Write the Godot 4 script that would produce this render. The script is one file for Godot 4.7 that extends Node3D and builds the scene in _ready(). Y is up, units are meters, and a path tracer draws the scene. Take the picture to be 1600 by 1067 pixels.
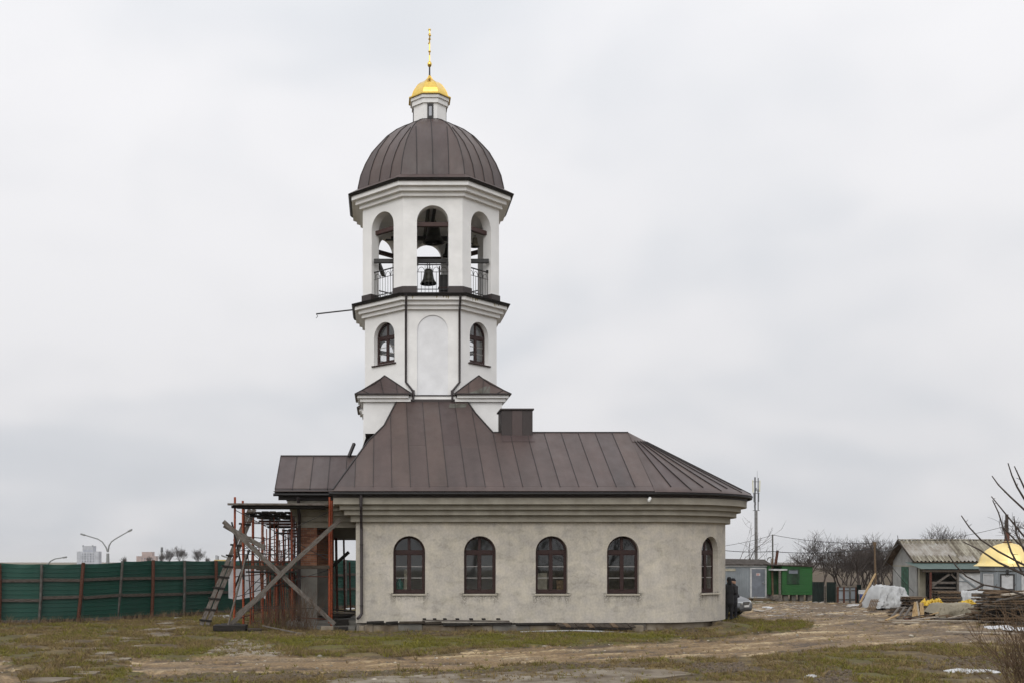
extends Node3D
# Every length is in metres; y is up. The camera stands at (0, 2.66, 38.64) and looks along -z.
const EYE := Vector3(0, 2.66, 38.64)
const FOC := 1700.0
var M := {}
var T := {}
var used := {}
var rng := RandomNumberGenerator.new()
var nz := FastNoiseLite.new()

# ---------- a small mesh builder ----------
class MB:
	var st := SurfaceTool.new()
	var n := 0
	var smooth := false
	var sg := 0
	var tint := Color.WHITE
	func _init():
		st.begin(Mesh.PRIMITIVE_TRIANGLES)
	func v(p: Vector3, uv: Vector2):
		st.set_smooth_group(sg if smooth else -1)
		st.set_color(tint)
		st.set_uv(uv)
		st.add_vertex(p)
		n += 1
	func tri(a: Vector3, b: Vector3, c: Vector3, ua := Vector2.ZERO, ub := Vector2.ZERO, uc := Vector2.ZERO):
		v(a, ua); v(c, uc); v(b, ub)
	func quad(a: Vector3, b: Vector3, c: Vector3, d: Vector3, ua := Vector2(0, 0), ub := Vector2(1, 0), uc := Vector2(1, 1), ud := Vector2(0, 1)):
		tri(a, b, c, ua, ub, uc)
		tri(a, c, d, ua, uc, ud)
	func face(pts: Array, mid: Vector3, uvs: Array):
		var nn: Vector3 = (pts[1] - pts[0]).cross(pts[2] - pts[0])
		var flip: bool = nn.dot(pts[0] - mid) < 0.0
		for i in range(1, pts.size() - 1):
			if flip:
				tri(pts[0], pts[i + 1], pts[i], uvs[0], uvs[i + 1], uvs[i])
			else:
				tri(pts[0], pts[i], pts[i + 1], uvs[0], uvs[i], uvs[i + 1])
	func box(xf: Transform3D, size: Vector3, ch := 0.0):
		var h := size * 0.5
		ch = minf(ch, minf(h.x, minf(h.y, h.z)) * 0.8)
		var mid := xf.origin
		for ax in 3:
			var u := (ax + 1) % 3
			var w := (ax + 2) % 3
			for s in [-1.0, 1.0]:
				var pts := []
				var uvs := []
				for k in [[-1, -1], [1, -1], [1, 1], [-1, 1]]:
					var p := Vector3.ZERO
					p[ax] = s * h[ax]
					p[u] = k[0] * (h[u] - ch)
					p[w] = k[1] * (h[w] - ch)
					pts.append(xf * p)
					var q := Vector2(p[u], p[w])
					if ax == 0: q = Vector2(p.z, p.y)
					elif ax == 1: q = Vector2(p.x, p.z)
					else: q = Vector2(p.x, p.y)
					uvs.append(q + Vector2(xf.origin.x * 0.37 + xf.origin.z * 0.21, xf.origin.y * 0.53 + xf.origin.z * 0.33))
				face(pts, mid, uvs)
		if ch > 0.0:
			var z4 := [Vector2.ZERO, Vector2(h.x, 0), Vector2(h.x, ch), Vector2(0, ch)]
			for ax in 3:
				var u := (ax + 1) % 3
				var w := (ax + 2) % 3
				for su in [-1.0, 1.0]:
					for sw in [-1.0, 1.0]:
						var pts := []
						for k in [[-1.0, 0], [1.0, 0], [1.0, 1], [-1.0, 1]]:
							var p := Vector3.ZERO
							p[ax] = k[0] * (h[ax] - ch)
							p[u] = su * (h[u] - (ch if k[1] else 0.0))
							p[w] = sw * (h[w] - (0.0 if k[1] else ch))
							pts.append(xf * p)
						face(pts, mid, z4)
			for sx in [-1.0, 1.0]:
				for sy in [-1.0, 1.0]:
					for sz in [-1.0, 1.0]:
						face([xf * Vector3(sx * h.x, sy * (h.y - ch), sz * (h.z - ch)), xf * Vector3(sx * (h.x - ch), sy * h.y, sz * (h.z - ch)), xf * Vector3(sx * (h.x - ch), sy * (h.y - ch), sz * h.z)], mid, z4)
	func bx(a: Vector3, b: Vector3, ch := 0.0):
		var lo := Vector3(minf(a.x, b.x), minf(a.y, b.y), minf(a.z, b.z))
		var hi := Vector3(maxf(a.x, b.x), maxf(a.y, b.y), maxf(a.z, b.z))
		box(Transform3D(Basis(), (lo + hi) * 0.5), hi - lo, ch)
	# a bar from a to b: w across, t thick (t lies along «up»)
	func bar(a: Vector3, b: Vector3, w: float, t: float, up := Vector3.UP, ch := 0.0):
		var x := (b - a).normalized()
		if absf(x.dot(up)) > 0.98:
			up = Vector3.RIGHT if absf(x.x) < 0.9 else Vector3.BACK
		var z := x.cross(up).normalized()
		var y := z.cross(x)
		box(Transform3D(Basis(x, y, z), (a + b) * 0.5), Vector3((b - a).length(), t, w), ch)
	func tube(pts: Array, rad: Array, k := 6, cap := true):
		var was := smooth
		smooth = true
		var rings := []
		var side := Vector3.ZERO
		for i in pts.size():
			var d: Vector3 = (pts[mini(i + 1, pts.size() - 1)] - pts[maxi(i - 1, 0)]).normalized()
			if i == 0:
				side = d.cross(Vector3.UP if absf(d.y) < 0.9 else Vector3.RIGHT).normalized()
			else:
				side = (side - d * side.dot(d)).normalized()
			var other := d.cross(side)
			var ring := []
			var r: float = rad[mini(i, rad.size() - 1)]
			for j in k:
				var t := TAU * j / k
				ring.append(pts[i] + (side * cos(t) + other * sin(t)) * r)
			rings.append(ring)
		for i in pts.size() - 1:
			for j in k:
				var j2 := (j + 1) % k
				quad(rings[i][j], rings[i + 1][j], rings[i + 1][j2], rings[i][j2], Vector2(float(j) / k, i), Vector2(float(j) / k, i + 1), Vector2(float(j + 1) / k, i + 1), Vector2(float(j + 1) / k, i))
		if cap:
			smooth = false
			for e in [0, pts.size() - 1]:
				var inner: Vector3 = pts[1] if e == 0 else pts[pts.size() - 2]
				var uvs := []
				for j in k: uvs.append(Vector2(j, e))
				face(rings[e], inner, uvs)
		smooth = was
	func rod(a: Vector3, b: Vector3, r: float, k := 6):
		tube([a, b], [r, r], k)
	func lathe(prof: Array, k: int, at := Vector3.ZERO, from := 0.0, to := TAU):
		smooth = true
		for i in prof.size() - 1:
			for j in k:
				var t0 := from + (to - from) * j / k
				var t1 := from + (to - from) * (j + 1) / k
				var p = func(q: Vector2, t: float): return at + Vector3(sin(t) * q.x, q.y, cos(t) * q.x)
				quad(p.call(prof[i], t0), p.call(prof[i], t1), p.call(prof[i + 1], t1), p.call(prof[i + 1], t0), Vector2(float(j) / k, prof[i].y), Vector2(float(j + 1) / k, prof[i].y), Vector2(float(j + 1) / k, prof[i + 1].y), Vector2(float(j) / k, prof[i + 1].y))
		smooth = false
	# rings of equal length joined one after the other
	func loft(rings: Array, close := true, caps := true):
		var k: int = rings[0].size()
		for i in rings.size() - 1:
			for j in (k if close else k - 1):
				var j2 := (j + 1) % k
				quad(rings[i][j], rings[i][j2], rings[i + 1][j2], rings[i + 1][j], Vector2(j, i), Vector2(j + 1, i), Vector2(j + 1, i + 1), Vector2(j, i + 1))
		if caps:
			var was := smooth
			smooth = false
			for e in [0, rings.size() - 1]:
				var mid := Vector3.ZERO
				for p in rings[e]: mid += p / k
				for j in k:
					if e == 0:
						tri(mid, rings[e][(j + 1) % k], rings[e][j])
					else:
						tri(mid, rings[e][j], rings[e][(j + 1) % k])
			smooth = was
	# a flat outline (2-D), lifted off its plane by «map», given a thickness along «out»
	func plate(outline: PackedVector2Array, map: Callable, out: Vector3):
		var ix := Geometry2D.triangulate_polygon(outline)
		if ix.is_empty(): return
		var ccw := not Geometry2D.is_polygon_clockwise(outline)
		var mid := Vector3.ZERO
		for p in outline: mid += map.call(p) / outline.size()
		mid += out * 0.5
		for i in range(0, ix.size(), 3):
			var a: Vector3 = map.call(outline[ix[i]])
			var b: Vector3 = map.call(outline[ix[i + 1]])
			var c: Vector3 = map.call(outline[ix[i + 2]])
			var uu := [outline[ix[i]], outline[ix[i + 1]], outline[ix[i + 2]]]
			face([a + out, b + out, c + out], mid, uu)
			face([a, b, c], mid, uu)
		for i in outline.size():
			var p: Vector3 = map.call(outline[i])
			var q: Vector3 = map.call(outline[(i + 1) % outline.size()])
			var e := outline[(i + 1) % outline.size()] - outline[i]
			var side: Vector3 = (q - p).cross(out)
			var uq := [outline[i], outline[(i + 1) % outline.size()], outline[(i + 1) % outline.size()], outline[i]]
			if ccw: quad(p, q, q + out, p + out, uq[0], uq[1], uq[2], uq[3])
			else: quad(q, p, p + out, q + out, uq[1], uq[0], uq[3], uq[2])
	func mesh() -> ArrayMesh:
		if n == 0: return ArrayMesh.new()
		st.generate_normals()
		return st.commit()

# ---------- naming ----------
func numbered(called: String) -> String:
	if not used.has(called):
		used[called] = 0
		return called
	used[called] += 1
	return "%s_%03d" % [called, used[called]]

func tag(o, label := "", category := "", group := "", kind := ""):
	if label: o.set_meta("label", label)
	if category: o.set_meta("category", category)
	if group: o.set_meta("group", group)
	if kind: o.set_meta("kind", kind)
	return o

func thing(called: String, label: String, category: String, where := Vector3.ZERO, turn := 0.0, group := "") -> Node3D:
	var o := Node3D.new()
	o.name = numbered(called)
	add_child(o)
	o.position = where
	o.rotation.y = turn
	tag(o, label, category, group)
	return o

func obj(called: String, mb, material: Material, parent: Node = null) -> MeshInstance3D:
	var o := MeshInstance3D.new()
	o.mesh = mb.mesh() if mb is MB else mb
	o.material_override = material
	if parent == null:
		o.name = numbered(called)
		add_child(o)
	else:
		o.name = called
		parent.add_child(o, true)
	return o

func solo(called: String, mb, material: Material, label: String, category: String, group := "") -> MeshInstance3D:
	return tag(obj(called, mb, material), label, category, group)

func struct(called: String, mb, material: Material, label := "") -> MeshInstance3D:
	return tag(obj(called, mb, material), label, "", "", "structure")

# a point seen at (px, py) of the 1600-wide photograph, «d» metres away along the view
func at(px: float, py: float, d: float) -> Vector3:
	return Vector3((px - 595.0) / FOC * d, EYE.y + (868.0 - py) / FOC * d, EYE.z - d)
func gnd(px: float, py: float) -> Vector3:
	var d := EYE.y * FOC / (py - 868.0)
	return Vector3((px - 595.0) / FOC * d, 0, EYE.z - d)
func hi(py: float, d: float) -> float:
	return EYE.y + (868.0 - py) / FOC * d
func wx(px: float, d: float) -> float:
	return (px - 595.0) / FOC * d

# ---------- materials ----------
func gray(key: String, freq: float, oct: int, lo: float, hi_: float, size := 256, sx := 1.0, sy := 1.0, warm := 0.0) -> ImageTexture:
	if T.has(key): return T[key]
	var f := FastNoiseLite.new()
	f.seed = key.hash() % 9999
	f.noise_type = FastNoiseLite.TYPE_SIMPLEX_SMOOTH
	f.frequency = freq
	f.fractal_octaves = oct
	f.fractal_gain = 0.6
	var im := Image.create(size, size, false, Image.FORMAT_RGB8)
	for y in size:
		for x in size:
			# a torus of noise, so that the tile repeats without a seam
			var bx := smoothstep(0.75, 1.0, float(x) / size)
			var by := smoothstep(0.75, 1.0, float(y) / size)
			var q := f.get_noise_2d(x * sx, y * sy)
			if bx > 0.0: q = lerpf(q, f.get_noise_2d((x - size) * sx, y * sy), bx)
			if by > 0.0:
				var q2 := f.get_noise_2d(x * sx, (y - size) * sy)
				if bx > 0.0: q2 = lerpf(q2, f.get_noise_2d((x - size) * sx, (y - size) * sy), bx)
				q = lerpf(q, q2, by)
			var g := lerpf(lo, hi_, clampf(q * 0.75 + 0.5, 0.0, 1.0))
			im.set_pixel(x, y, Color(g, g - warm * (hi_ - g), g - 2.0 * warm * (hi_ - g)))
	im.generate_mipmaps()
	T[key] = ImageTexture.create_from_image(im)
	return T[key]

func lin(r: float, g: float, b: float, a := 1.0) -> Color:
	var c := Color(r, g, b).linear_to_srgb()
	c.a = a
	return c

func mat(key: String, c: Color, rough: float, tex: Texture2D = null, scale := 1.0, metal := 0.0, bump: Texture2D = null, relief := 0.0, world := true, bscale := 0.0) -> StandardMaterial3D:
	var m := StandardMaterial3D.new()
	m.resource_name = key
	m.albedo_color = c
	m.roughness = rough
	m.metallic = metal
	if tex: m.albedo_texture = tex
	if bump:
		m.heightmap_enabled = true
		m.heightmap_texture = bump
		m.heightmap_scale = relief
	if (tex or bump) and world:
		m.uv1_triplanar = true
		m.uv1_world_triplanar = true
	m.uv1_scale = Vector3.ONE * scale
	M[key] = m
	return m

func setup_materials():
	var mottle := gray("mottle", 0.012, 5, 0.78, 1.0)
	var grain := gray("grain", 0.12, 4, 0.72, 1.0)
	var blotch := gray("blotch", 0.02, 5, 0.55, 1.0, 256, 1, 1, 0.12)
	var woodg := gray("woodgrain", 0.05, 4, 0.5, 1.0, 256, 0.16, 1.6, 0.1)
	var rusty := gray("rusty", 0.05, 4, 0.45, 1.0, 256, 1, 1, 0.3)
	var brush := gray("brush", 0.03, 5, 0.76, 1.0, 256, 1.0, 0.3)
	var wear := gray("wear", 0.03, 5, 0.34, 0.62)
	var faint := gray("faint", 0.02, 5, 0.93, 1.0)
	mat("white_render", lin(0.85, 0.847, 0.84), 0.85, faint, 0.2)
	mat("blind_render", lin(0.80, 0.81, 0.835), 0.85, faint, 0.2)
	mat("drip_stain", lin(0.40, 0.34, 0.19), 0.9, faint, 1.0)
	mat("cornice_plaster", lin(0.375, 0.352, 0.300), 0.95, gray("smudge", 0.03, 5, 0.82, 1.0, 256, 1, 1, 0.03), 0.15)
	mat("porch_plaster", lin(0.36, 0.335, 0.28), 0.95, T.smudge, 0.2)
	mat("gutter_metal", lin(0.012, 0.010, 0.011), 0.6, mottle, 0.2)
	mat("pipe_metal", lin(0.040, 0.030, 0.032), 0.5, mottle, 0.2)
	mat("fascia_metal", lin(0.044, 0.032, 0.031), 0.6, mottle, 0.2)
	for i in 5:
		var k: float = [1.0, 0.86, 1.14, 0.93, 1.06][i]
		var m := mat("roof_metal_%d" % i, lin(0.092 * k, 0.063 * k * [1.0, 0.98, 1.0, 1.04, 1.0][i], 0.057 * k * [1.0, 1.03, 0.96, 1.08, 1.0][i]), 0.5, brush, 0.16, 0.0, mottle, 2.0)
		m.roughness_texture = wear
		m.roughness = 1.0
	mat("seam_metal", lin(0.020, 0.016, 0.016), 0.6)  # near-black: the shadow along the standing seams is put into this colour
	mat("patina_metal", lin(0.17, 0.18, 0.165), 0.5, blotch, 0.5, 0.1)
	mat("gold_leaf", lin(0.95, 0.66, 0.16), 0.17, gray("leafing", 0.03, 4, 0.86, 1.0), 0.8, 1.0, mottle, 0.25)
	mat("gold_matt", lin(1.0, 0.80, 0.36), 0.42, faint, 0.3, 0.8)
	mat("frame_wood", lin(0.034, 0.0100, 0.0080), 0.7, grain, 0.3)
	mat("glazing_bar", lin(0.30, 0.29, 0.28), 0.5)
	mat("sill_stone", lin(0.50, 0.46, 0.38), 0.9, mottle, 1.0)
	var g := mat("glass", Color(0.25, 0.28, 0.28, 0.04), 0.02)
	g.transparency = BaseMaterial3D.TRANSPARENCY_ALPHA
	mat("room_plaster", lin(0.34, 0.325, 0.30), 0.95, blotch, 0.4)
	mat("beam_red", lin(0.085, 0.035, 0.030), 0.6, woodg, 1.0, 0, null, 0)
	mat("iron_dark", lin(0.022, 0.02, 0.02), 0.55, mottle, 1.5)
	mat("bell_bronze", lin(0.060, 0.062, 0.050), 0.42, blotch, 1.5, 0.55)
	mat("bell_pale", lin(0.20, 0.19, 0.15), 0.5, blotch, 1.5, 0.4)
	mat("brick_red", lin(0.30, 0.125, 0.065), 0.9, grain, 1.2, 0, grain, 0.4)
	mat("brick_dark", lin(0.23, 0.095, 0.052), 0.9, grain, 1.2, 0, grain, 0.4)
	mat("brick_pale", lin(0.36, 0.17, 0.095), 0.9, grain, 1.2, 0, grain, 0.4)
	mat("mortar", lin(0.26, 0.22, 0.19), 0.95, grain, 1.5)
	mat("concrete", lin(0.29, 0.255, 0.20), 0.95, blotch, 0.17, 0, grain, 0.7)
	mat("concrete_wet", lin(0.19, 0.18, 0.16), 0.85, mottle, 0.3, 0, grain, 0.7)
	mat("slab_pale", lin(0.31, 0.275, 0.215), 0.95, blotch, 0.21, 0, grain, 0.7)
	var wood = func(key: String, c: Color):
		var m := mat(key, c, 0.9, woodg, 1.6, 0, woodg, 0.3, false)
		return m
	wood.call("wood_grey", lin(0.215, 0.200, 0.185))
	wood.call("wood_rail", lin(0.135, 0.122, 0.110))
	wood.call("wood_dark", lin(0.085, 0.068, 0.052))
	wood.call("wood_black", lin(0.028, 0.024, 0.021))
	wood.call("wood_brown", lin(0.23, 0.165, 0.105))
	wood.call("wood_new", lin(0.64, 0.47, 0.25))
	wood.call("wood_white", lin(0.62, 0.58, 0.50))
	mat("scaffold_orange", lin(0.50, 0.115, 0.035), 0.5, rusty, 0.9)
	mat("scaffold_rust", lin(0.17, 0.060, 0.038), 0.7, rusty, 0.9)
	mat("scaffold_pale", lin(0.42, 0.25, 0.20), 0.7, rusty, 0.9)
	mat("fence_green", lin(0.012, 0.080, 0.057), 0.55, mottle, 0.1)
	mat("fence_green_b", lin(0.010, 0.069, 0.050), 0.55, mottle, 0.1)
	mat("fence_dark", lin(0.008, 0.026, 0.022), 0.6, blotch, 0.25)
	mat("post_grey", lin(0.13, 0.13, 0.125), 0.7, blotch, 0.9)
	mat("post_rust", lin(0.15, 0.060, 0.036), 0.8, rusty, 1.2)
	mat("sheet_white", lin(0.62, 0.63, 0.65), 0.5, mottle, 0.5)
	mat("cabin_grey", lin(0.27, 0.30, 0.325), 0.5, mottle, 0.2)
	mat("cabin_door", lin(0.20, 0.22, 0.26), 0.5, mottle, 0.4)
	mat("trim_white", lin(0.62, 0.63, 0.64), 0.5, mottle, 0.6)
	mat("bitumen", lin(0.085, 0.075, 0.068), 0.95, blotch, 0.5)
	mat("cabin_green", lin(0.016, 0.120, 0.022), 0.7, mottle, 0.15)
	mat("cabin_green_dark", lin(0.016, 0.075, 0.028), 0.6, blotch, 0.3)
	mat("poster_red", lin(0.55, 0.12, 0.10), 0.6)
	mat("asbestos_grey", lin(0.50, 0.48, 0.40), 0.95, gray("moss", 0.055, 3, 0.40, 1.0, 256, 1, 0.07, 0.06), 0.22)
	mat("asbestos_new", lin(0.50, 0.50, 0.48), 0.95, blotch, 0.3)
	mat("canopy_teal", lin(0.085, 0.132, 0.118), 0.6, mottle, 0.3)
	mat("shed_wall", lin(0.40, 0.40, 0.385), 0.9, mottle, 0.25)
	mat("shed_beige", lin(0.42, 0.39, 0.31), 0.9, mottle, 0.25)
	mat("door_green", lin(0.035, 0.14, 0.085), 0.6, blotch, 0.5)
	mat("tarp_white", lin(0.50, 0.51, 0.515), 0.55, mottle, 0.2)
	mat("tarp_yellow", lin(0.75, 0.50, 0.045), 0.5, mottle, 0.6)
	mat("tarp_grey", lin(0.27, 0.235, 0.165), 0.6, mottle, 0.3)
	mat("sign_blue", lin(0.03, 0.06, 0.24), 0.5, mottle, 0.8)
	mat("snow", lin(0.70, 0.71, 0.73), 0.9, grain, 0.6, 0, grain, 1.0)
	mat("bark", lin(0.060, 0.047, 0.040), 0.95)
	mat("bark_red", lin(0.095, 0.058, 0.036), 0.95)
	mat("twig_brown", lin(0.13, 0.085, 0.05), 0.95)
	mat("mast_grey", lin(0.30, 0.31, 0.32), 0.6, blotch, 0.3)
	mat("mast_dark", lin(0.10, 0.105, 0.11), 0.6)
	mat("antenna_pale", lin(0.62, 0.60, 0.42), 0.5)
	mat("lamp_grey", lin(0.22, 0.23, 0.23), 0.5)
	mat("lamp_glass", lin(0.55, 0.56, 0.57), 0.25)
	mat("wire_black", lin(0.03, 0.03, 0.03), 0.7)
	mat("block_white", lin(0.55, 0.57, 0.62), 0.8, mottle, 0.05)
	mat("block_pink", lin(0.50, 0.37, 0.33), 0.8, mottle, 0.05)
	mat("block_blue", lin(0.20, 0.26, 0.42), 0.8)
	mat("block_pane", lin(0.10, 0.12, 0.16), 0.2)
	mat("block_yellow", lin(0.50, 0.38, 0.16), 0.8)
	mat("coat_black", lin(0.011, 0.011, 0.013), 0.85, grain, 3.0)
	mat("coat_navy", lin(0.013, 0.013, 0.018), 0.85, grain, 3.0)
	mat("skin", lin(0.45, 0.27, 0.19), 0.6)
	var cp := mat("car_paint", lin(0.075, 0.082, 0.092), 0.4, null, 1.0, 0.3)
	cp.clearcoat_enabled = true
	cp.clearcoat = 0.8
	mat("car_black", lin(0.015, 0.015, 0.016), 0.5)
	mat("tyre", lin(0.02, 0.02, 0.02), 0.9)
	mat("chrome", lin(0.6, 0.61, 0.62), 0.2, null, 1, 0.9)
	mat("headlamp", lin(0.55, 0.58, 0.60), 0.12, null, 1, 0.4)
	mat("plastic_white", lin(0.65, 0.65, 0.64), 0.4)
	mat("pipe_grey", lin(0.40, 0.41, 0.42), 0.5)
	mat("canvas_pale", lin(0.45, 0.42, 0.33), 0.8, mottle, 1.0)
	mat("bottle_green", lin(0.02, 0.16, 0.14), 0.25)
	mat("icon_paint", lin(0.30, 0.19, 0.08), 0.6, blotch, 2.0)

# ---------- sky, sun, camera ----------
func setup_view():
	var cam := Camera3D.new()
	cam.name = "camera"
	cam.near = 0.1
	cam.far = 6000.0
	cam.projection = Camera3D.PROJECTION_FRUSTUM
	cam.size = 1065.6 / FOC * cam.near
	cam.frustum_offset = Vector2(205.0, 334.5) / FOC * cam.near
	cam.position = EYE
	add_child(cam)
	cam.current = true
	var env := Environment.new()
	env.background_mode = Environment.BG_SKY
	var sky := Sky.new()
	var pm := PanoramaSkyMaterial.new()
	pm.panorama = overcast()
	sky.sky_material = pm
	env.sky = sky
	env.tonemap_mode = Environment.TONE_MAPPER_LINEAR
	env.tonemap_exposure = 1.0
	env.sdfgi_enabled = true
	env.ssao_enabled = true
	env.ssil_enabled = true
	env.fog_enabled = true
	env.fog_density = 0.00012
	env.fog_light_color = Color(0.86, 0.865, 0.875)
	var we := WorldEnvironment.new()
	we.name = "world_environment"
	we.environment = env
	add_child(we)
	var sun := DirectionalLight3D.new()
	sun.name = "sun"
	sun.light_color = Color(1.0, 0.985, 0.96)
	sun.light_energy = 0.5
	sun.light_angular_distance = 60.0
	sun.shadow_enabled = true
	sun.rotation = Vector3(deg_to_rad(-38), deg_to_rad(-18), 0)
	add_child(sun)

func overcast() -> ImageTexture:
	# an even cloud cover, brighter overhead than at the horizon all the way round, with soft grey banks
	var w := 768
	var h := 384
	var im := Image.create(w, h, false, Image.FORMAT_RGBF)
	var f := FastNoiseLite.new()
	f.seed = 41
	f.noise_type = FastNoiseLite.TYPE_SIMPLEX_SMOOTH
	f.frequency = 1.0
	f.fractal_octaves = 5
	f.fractal_gain = 0.5
	for y in h:
		var el := PI * 0.5 - PI * (y + 0.5) / h
		for x in w:
			var az := TAU * (x + 0.5) / w
			var dir := Vector3(cos(el) * sin(az), sin(el), cos(el) * cos(az))
			if el < 0.0:
				im.set_pixel(x, y, Color(0.655, 0.66, 0.665))
				continue
			var k := 1.0 / (dir.y + 0.16)
			var p := Vector3(dir.x * k * 0.75, 0.0, dir.z * k * 0.75)
			var warp := f.get_noise_3d(p.x * 0.6 + 31.0, 7.0, p.z * 0.6)
			var c := f.get_noise_3d(p.x + warp * 0.7, 3.0, p.z + warp * 0.7)
			var c2 := f.get_noise_3d(dir.x * 2.3 + 5.0, dir.y * 5.0, dir.z * 2.3)
			var l := lerpf(0.685, 1.12, pow(clampf(sin(el), 0.0, 1.0), 0.80))
			var t := clampf(0.5 + c * 0.55 + c2 * 0.35, 0.0, 1.0)
			var dim := lerpf(0.88, 1.045, smoothstep(0.10, 0.78, t))
			l *= dim
			var blue := (1.0 - smoothstep(0.15, 0.7, t)) * 0.03
			im.set_pixel(x, y, Color(l * (0.992 - blue), l * 0.990, l * (1.016 + blue * 0.9)))
	return ImageTexture.create_from_image(im)

# ---------- walls with arched openings ----------
# map.call(u, v, inward) gives a point of the wall; openings are [centre u, half width, sill v, springing v]
func arch_sheet(mb: MB, map: Callable, u0: float, u1: float, v0: float, v1: float, openings: Array, du: float, inward: float, reveal: float, sg_wall := 0, uvs := Vector2(1, 1)):
	var P = func(u: float, v: float): return map.call(u, v, inward)
	var q = func(ua: float, ub: float, va: float, vb: float, va2 := -99.0, vb2 := -99.0):
		# va..vb on the left side, va2..vb2 on the right
		if va2 < -90.0: va2 = va
		if vb2 < -90.0: vb2 = vb
		mb.quad(P.call(ua, va), P.call(ub, va2), P.call(ub, vb2), P.call(ua, vb), Vector2(ua, va) * uvs, Vector2(ub, va2) * uvs, Vector2(ub, vb2) * uvs, Vector2(ua, vb) * uvs)
	var plain = func(a: float, b: float, lo: float, top: float):
		if b - a < 0.001 or top - lo < 0.001: return
		var k := maxi(1, int(ceil((b - a) / du)))
		for i in k: q.call(lerpf(a, b, float(i) / k), lerpf(a, b, float(i + 1) / k), lo, top)
	mb.smooth = sg_wall > 0
	mb.sg = sg_wall
	var u := u0
	for o in openings:
		var c: float = o[0]
		var w: float = o[1]
		plain.call(u, c - w, v0, v1)
		plain.call(c - w, c + w, v0, o[2])
		var n := 14
		for i in n:
			var t0 := PI - PI * i / n
			var t1 := PI - PI * (i + 1) / n
			q.call(c + cos(t0) * w, c + cos(t1) * w, o[3] + sin(t0) * w, v1, o[3] + sin(t1) * w, v1)
		u = c + w
	plain.call(u, u1, v0, v1)
	if reveal > 0.0:
		for o in openings:
			var c: float = o[0]
			var w: float = o[1]
			var pts := [Vector2(c + w, o[2]), Vector2(c + w, o[3])]
			for i in range(1, 15): pts.append(Vector2(c + cos(PI * i / 14) * w, o[3] + sin(PI * i / 14) * w))
			pts.append(Vector2(c - w, o[2]))
			for i in pts.size():
				var a: Vector2 = pts[i]
				var b: Vector2 = pts[(i + 1) % pts.size()]
				mb.smooth = i > 0 and i < 15
				mb.sg = 40
				mb.quad(map.call(b.x, b.y, inward), map.call(a.x, a.y, inward), map.call(a.x, a.y, inward + reveal), map.call(b.x, b.y, inward + reveal), b * uvs, a * uvs, a * uvs + Vector2(0.02, 0), b * uvs + Vector2(0.02, 0))
	mb.smooth = false
	mb.sg = 0

# an arched window: the frame is the part, its panes and sill are the sub-parts
func arched_window(hw: float, spring: float, parent: Node3D, called := "window") -> MeshInstance3D:
	var f := MB.new()
	var t := 0.075
	f.bx(Vector3(-hw, 0, -0.07), Vector3(hw, 0.115, 0.0), 0.008)
	f.bx(Vector3(-hw, 0.11, -0.07), Vector3(-hw + t, spring, 0.0), 0.008)
	f.bx(Vector3(hw - t, 0.11, -0.07), Vector3(hw, spring, 0.0), 0.008)
	f.bx(Vector3(-hw + t, spring - 0.08, -0.068), Vector3(hw - t, spring + 0.07, 0.004), 0.008)
	f.bx(Vector3(-0.068, 0.115, -0.066), Vector3(0.068, spring - 0.08, 0.012), 0.01)
	f.bx(Vector3(-0.05, spring + 0.07, -0.066), Vector3(0.05, spring + hw - t, -0.002), 0.008)
	var n := 18
	for i in n:
		var a0 := PI * i / n
		var a1 := PI * (i + 1) / n
		var o0 := Vector3(cos(a0) * hw, spring + sin(a0) * hw, 0)
		var o1 := Vector3(cos(a1) * hw, spring + sin(a1) * hw, 0)
		var i0 := Vector3(cos(a0) * (hw - t), spring + sin(a0) * (hw - t), 0)
		var i1 := Vector3(cos(a1) * (hw - t), spring + sin(a1) * (hw - t), 0)
		var bk := Vector3(0, 0, -0.07)
		f.quad(i0, o0, o1, i1)
		f.quad(i1, i1 + bk, i0 + bk, i0)
		f.quad(o0, o0 + bk, o1 + bk, o1)
	# sash stiles
	for s in [-1.0, 1.0]:
		var xa: float = s * 0.068
		var xb: float = s * (hw - t)
		f.bx(Vector3(xb - s * 0.028, 0.115, -0.055), Vector3(xb, spring - 0.08, -0.012))
		f.bx(Vector3(xa, 0.115, -0.055), Vector3(xb - s * 0.028, 0.155, -0.012))
		f.bx(Vector3(xa, spring - 0.115, -0.055), Vector3(xb - s * 0.028, spring - 0.08, -0.012))
	var o := obj(called, f, M.frame_wood, parent)
	var y0 := 0.155
	var y1 := spring - 0.115
	for s in [-1.0, 1.0]:
		var xa: float = s * 0.068
		var xb: float = s * (hw - t - 0.028)
		for k in 3:
			var p := MB.new()
			p.bx(Vector3(xa, lerpf(y0, y1, k / 3.0) + (0.012 if k > 0 else 0.0), -0.036), Vector3(xb, lerpf(y0, y1, (k + 1) / 3.0) - (0.012 if k < 2 else 0.0), -0.030))
			obj("pane", p, M.glass, o)
			if k > 0:
				var b := MB.new()
				b.bx(Vector3(xa, lerpf(y0, y1, k / 3.0) - 0.012, -0.045), Vector3(xb, lerpf(y0, y1, k / 3.0) + 0.012, -0.018))
				obj("glazing_bar", b, M.glazing_bar, o)
		var q := MB.new()
		var fan := PackedVector2Array([Vector2(s * 0.05, spring + 0.07)])
		for i in 13:
			var a := asin(0.07 / (hw - t)) + (PI * 0.5 - asin(0.05 / (hw - t)) - asin(0.07 / (hw - t))) * i / 12.0
			fan.append(Vector2(s * cos(a) * (hw - t), spring + sin(a) * (hw - t)))
		q.plate(fan, func(v: Vector2): return Vector3(v.x, v.y, -0.036), Vector3(0, 0, 0.006))
		obj("pane", q, M.glass, o)
	return o

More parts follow.
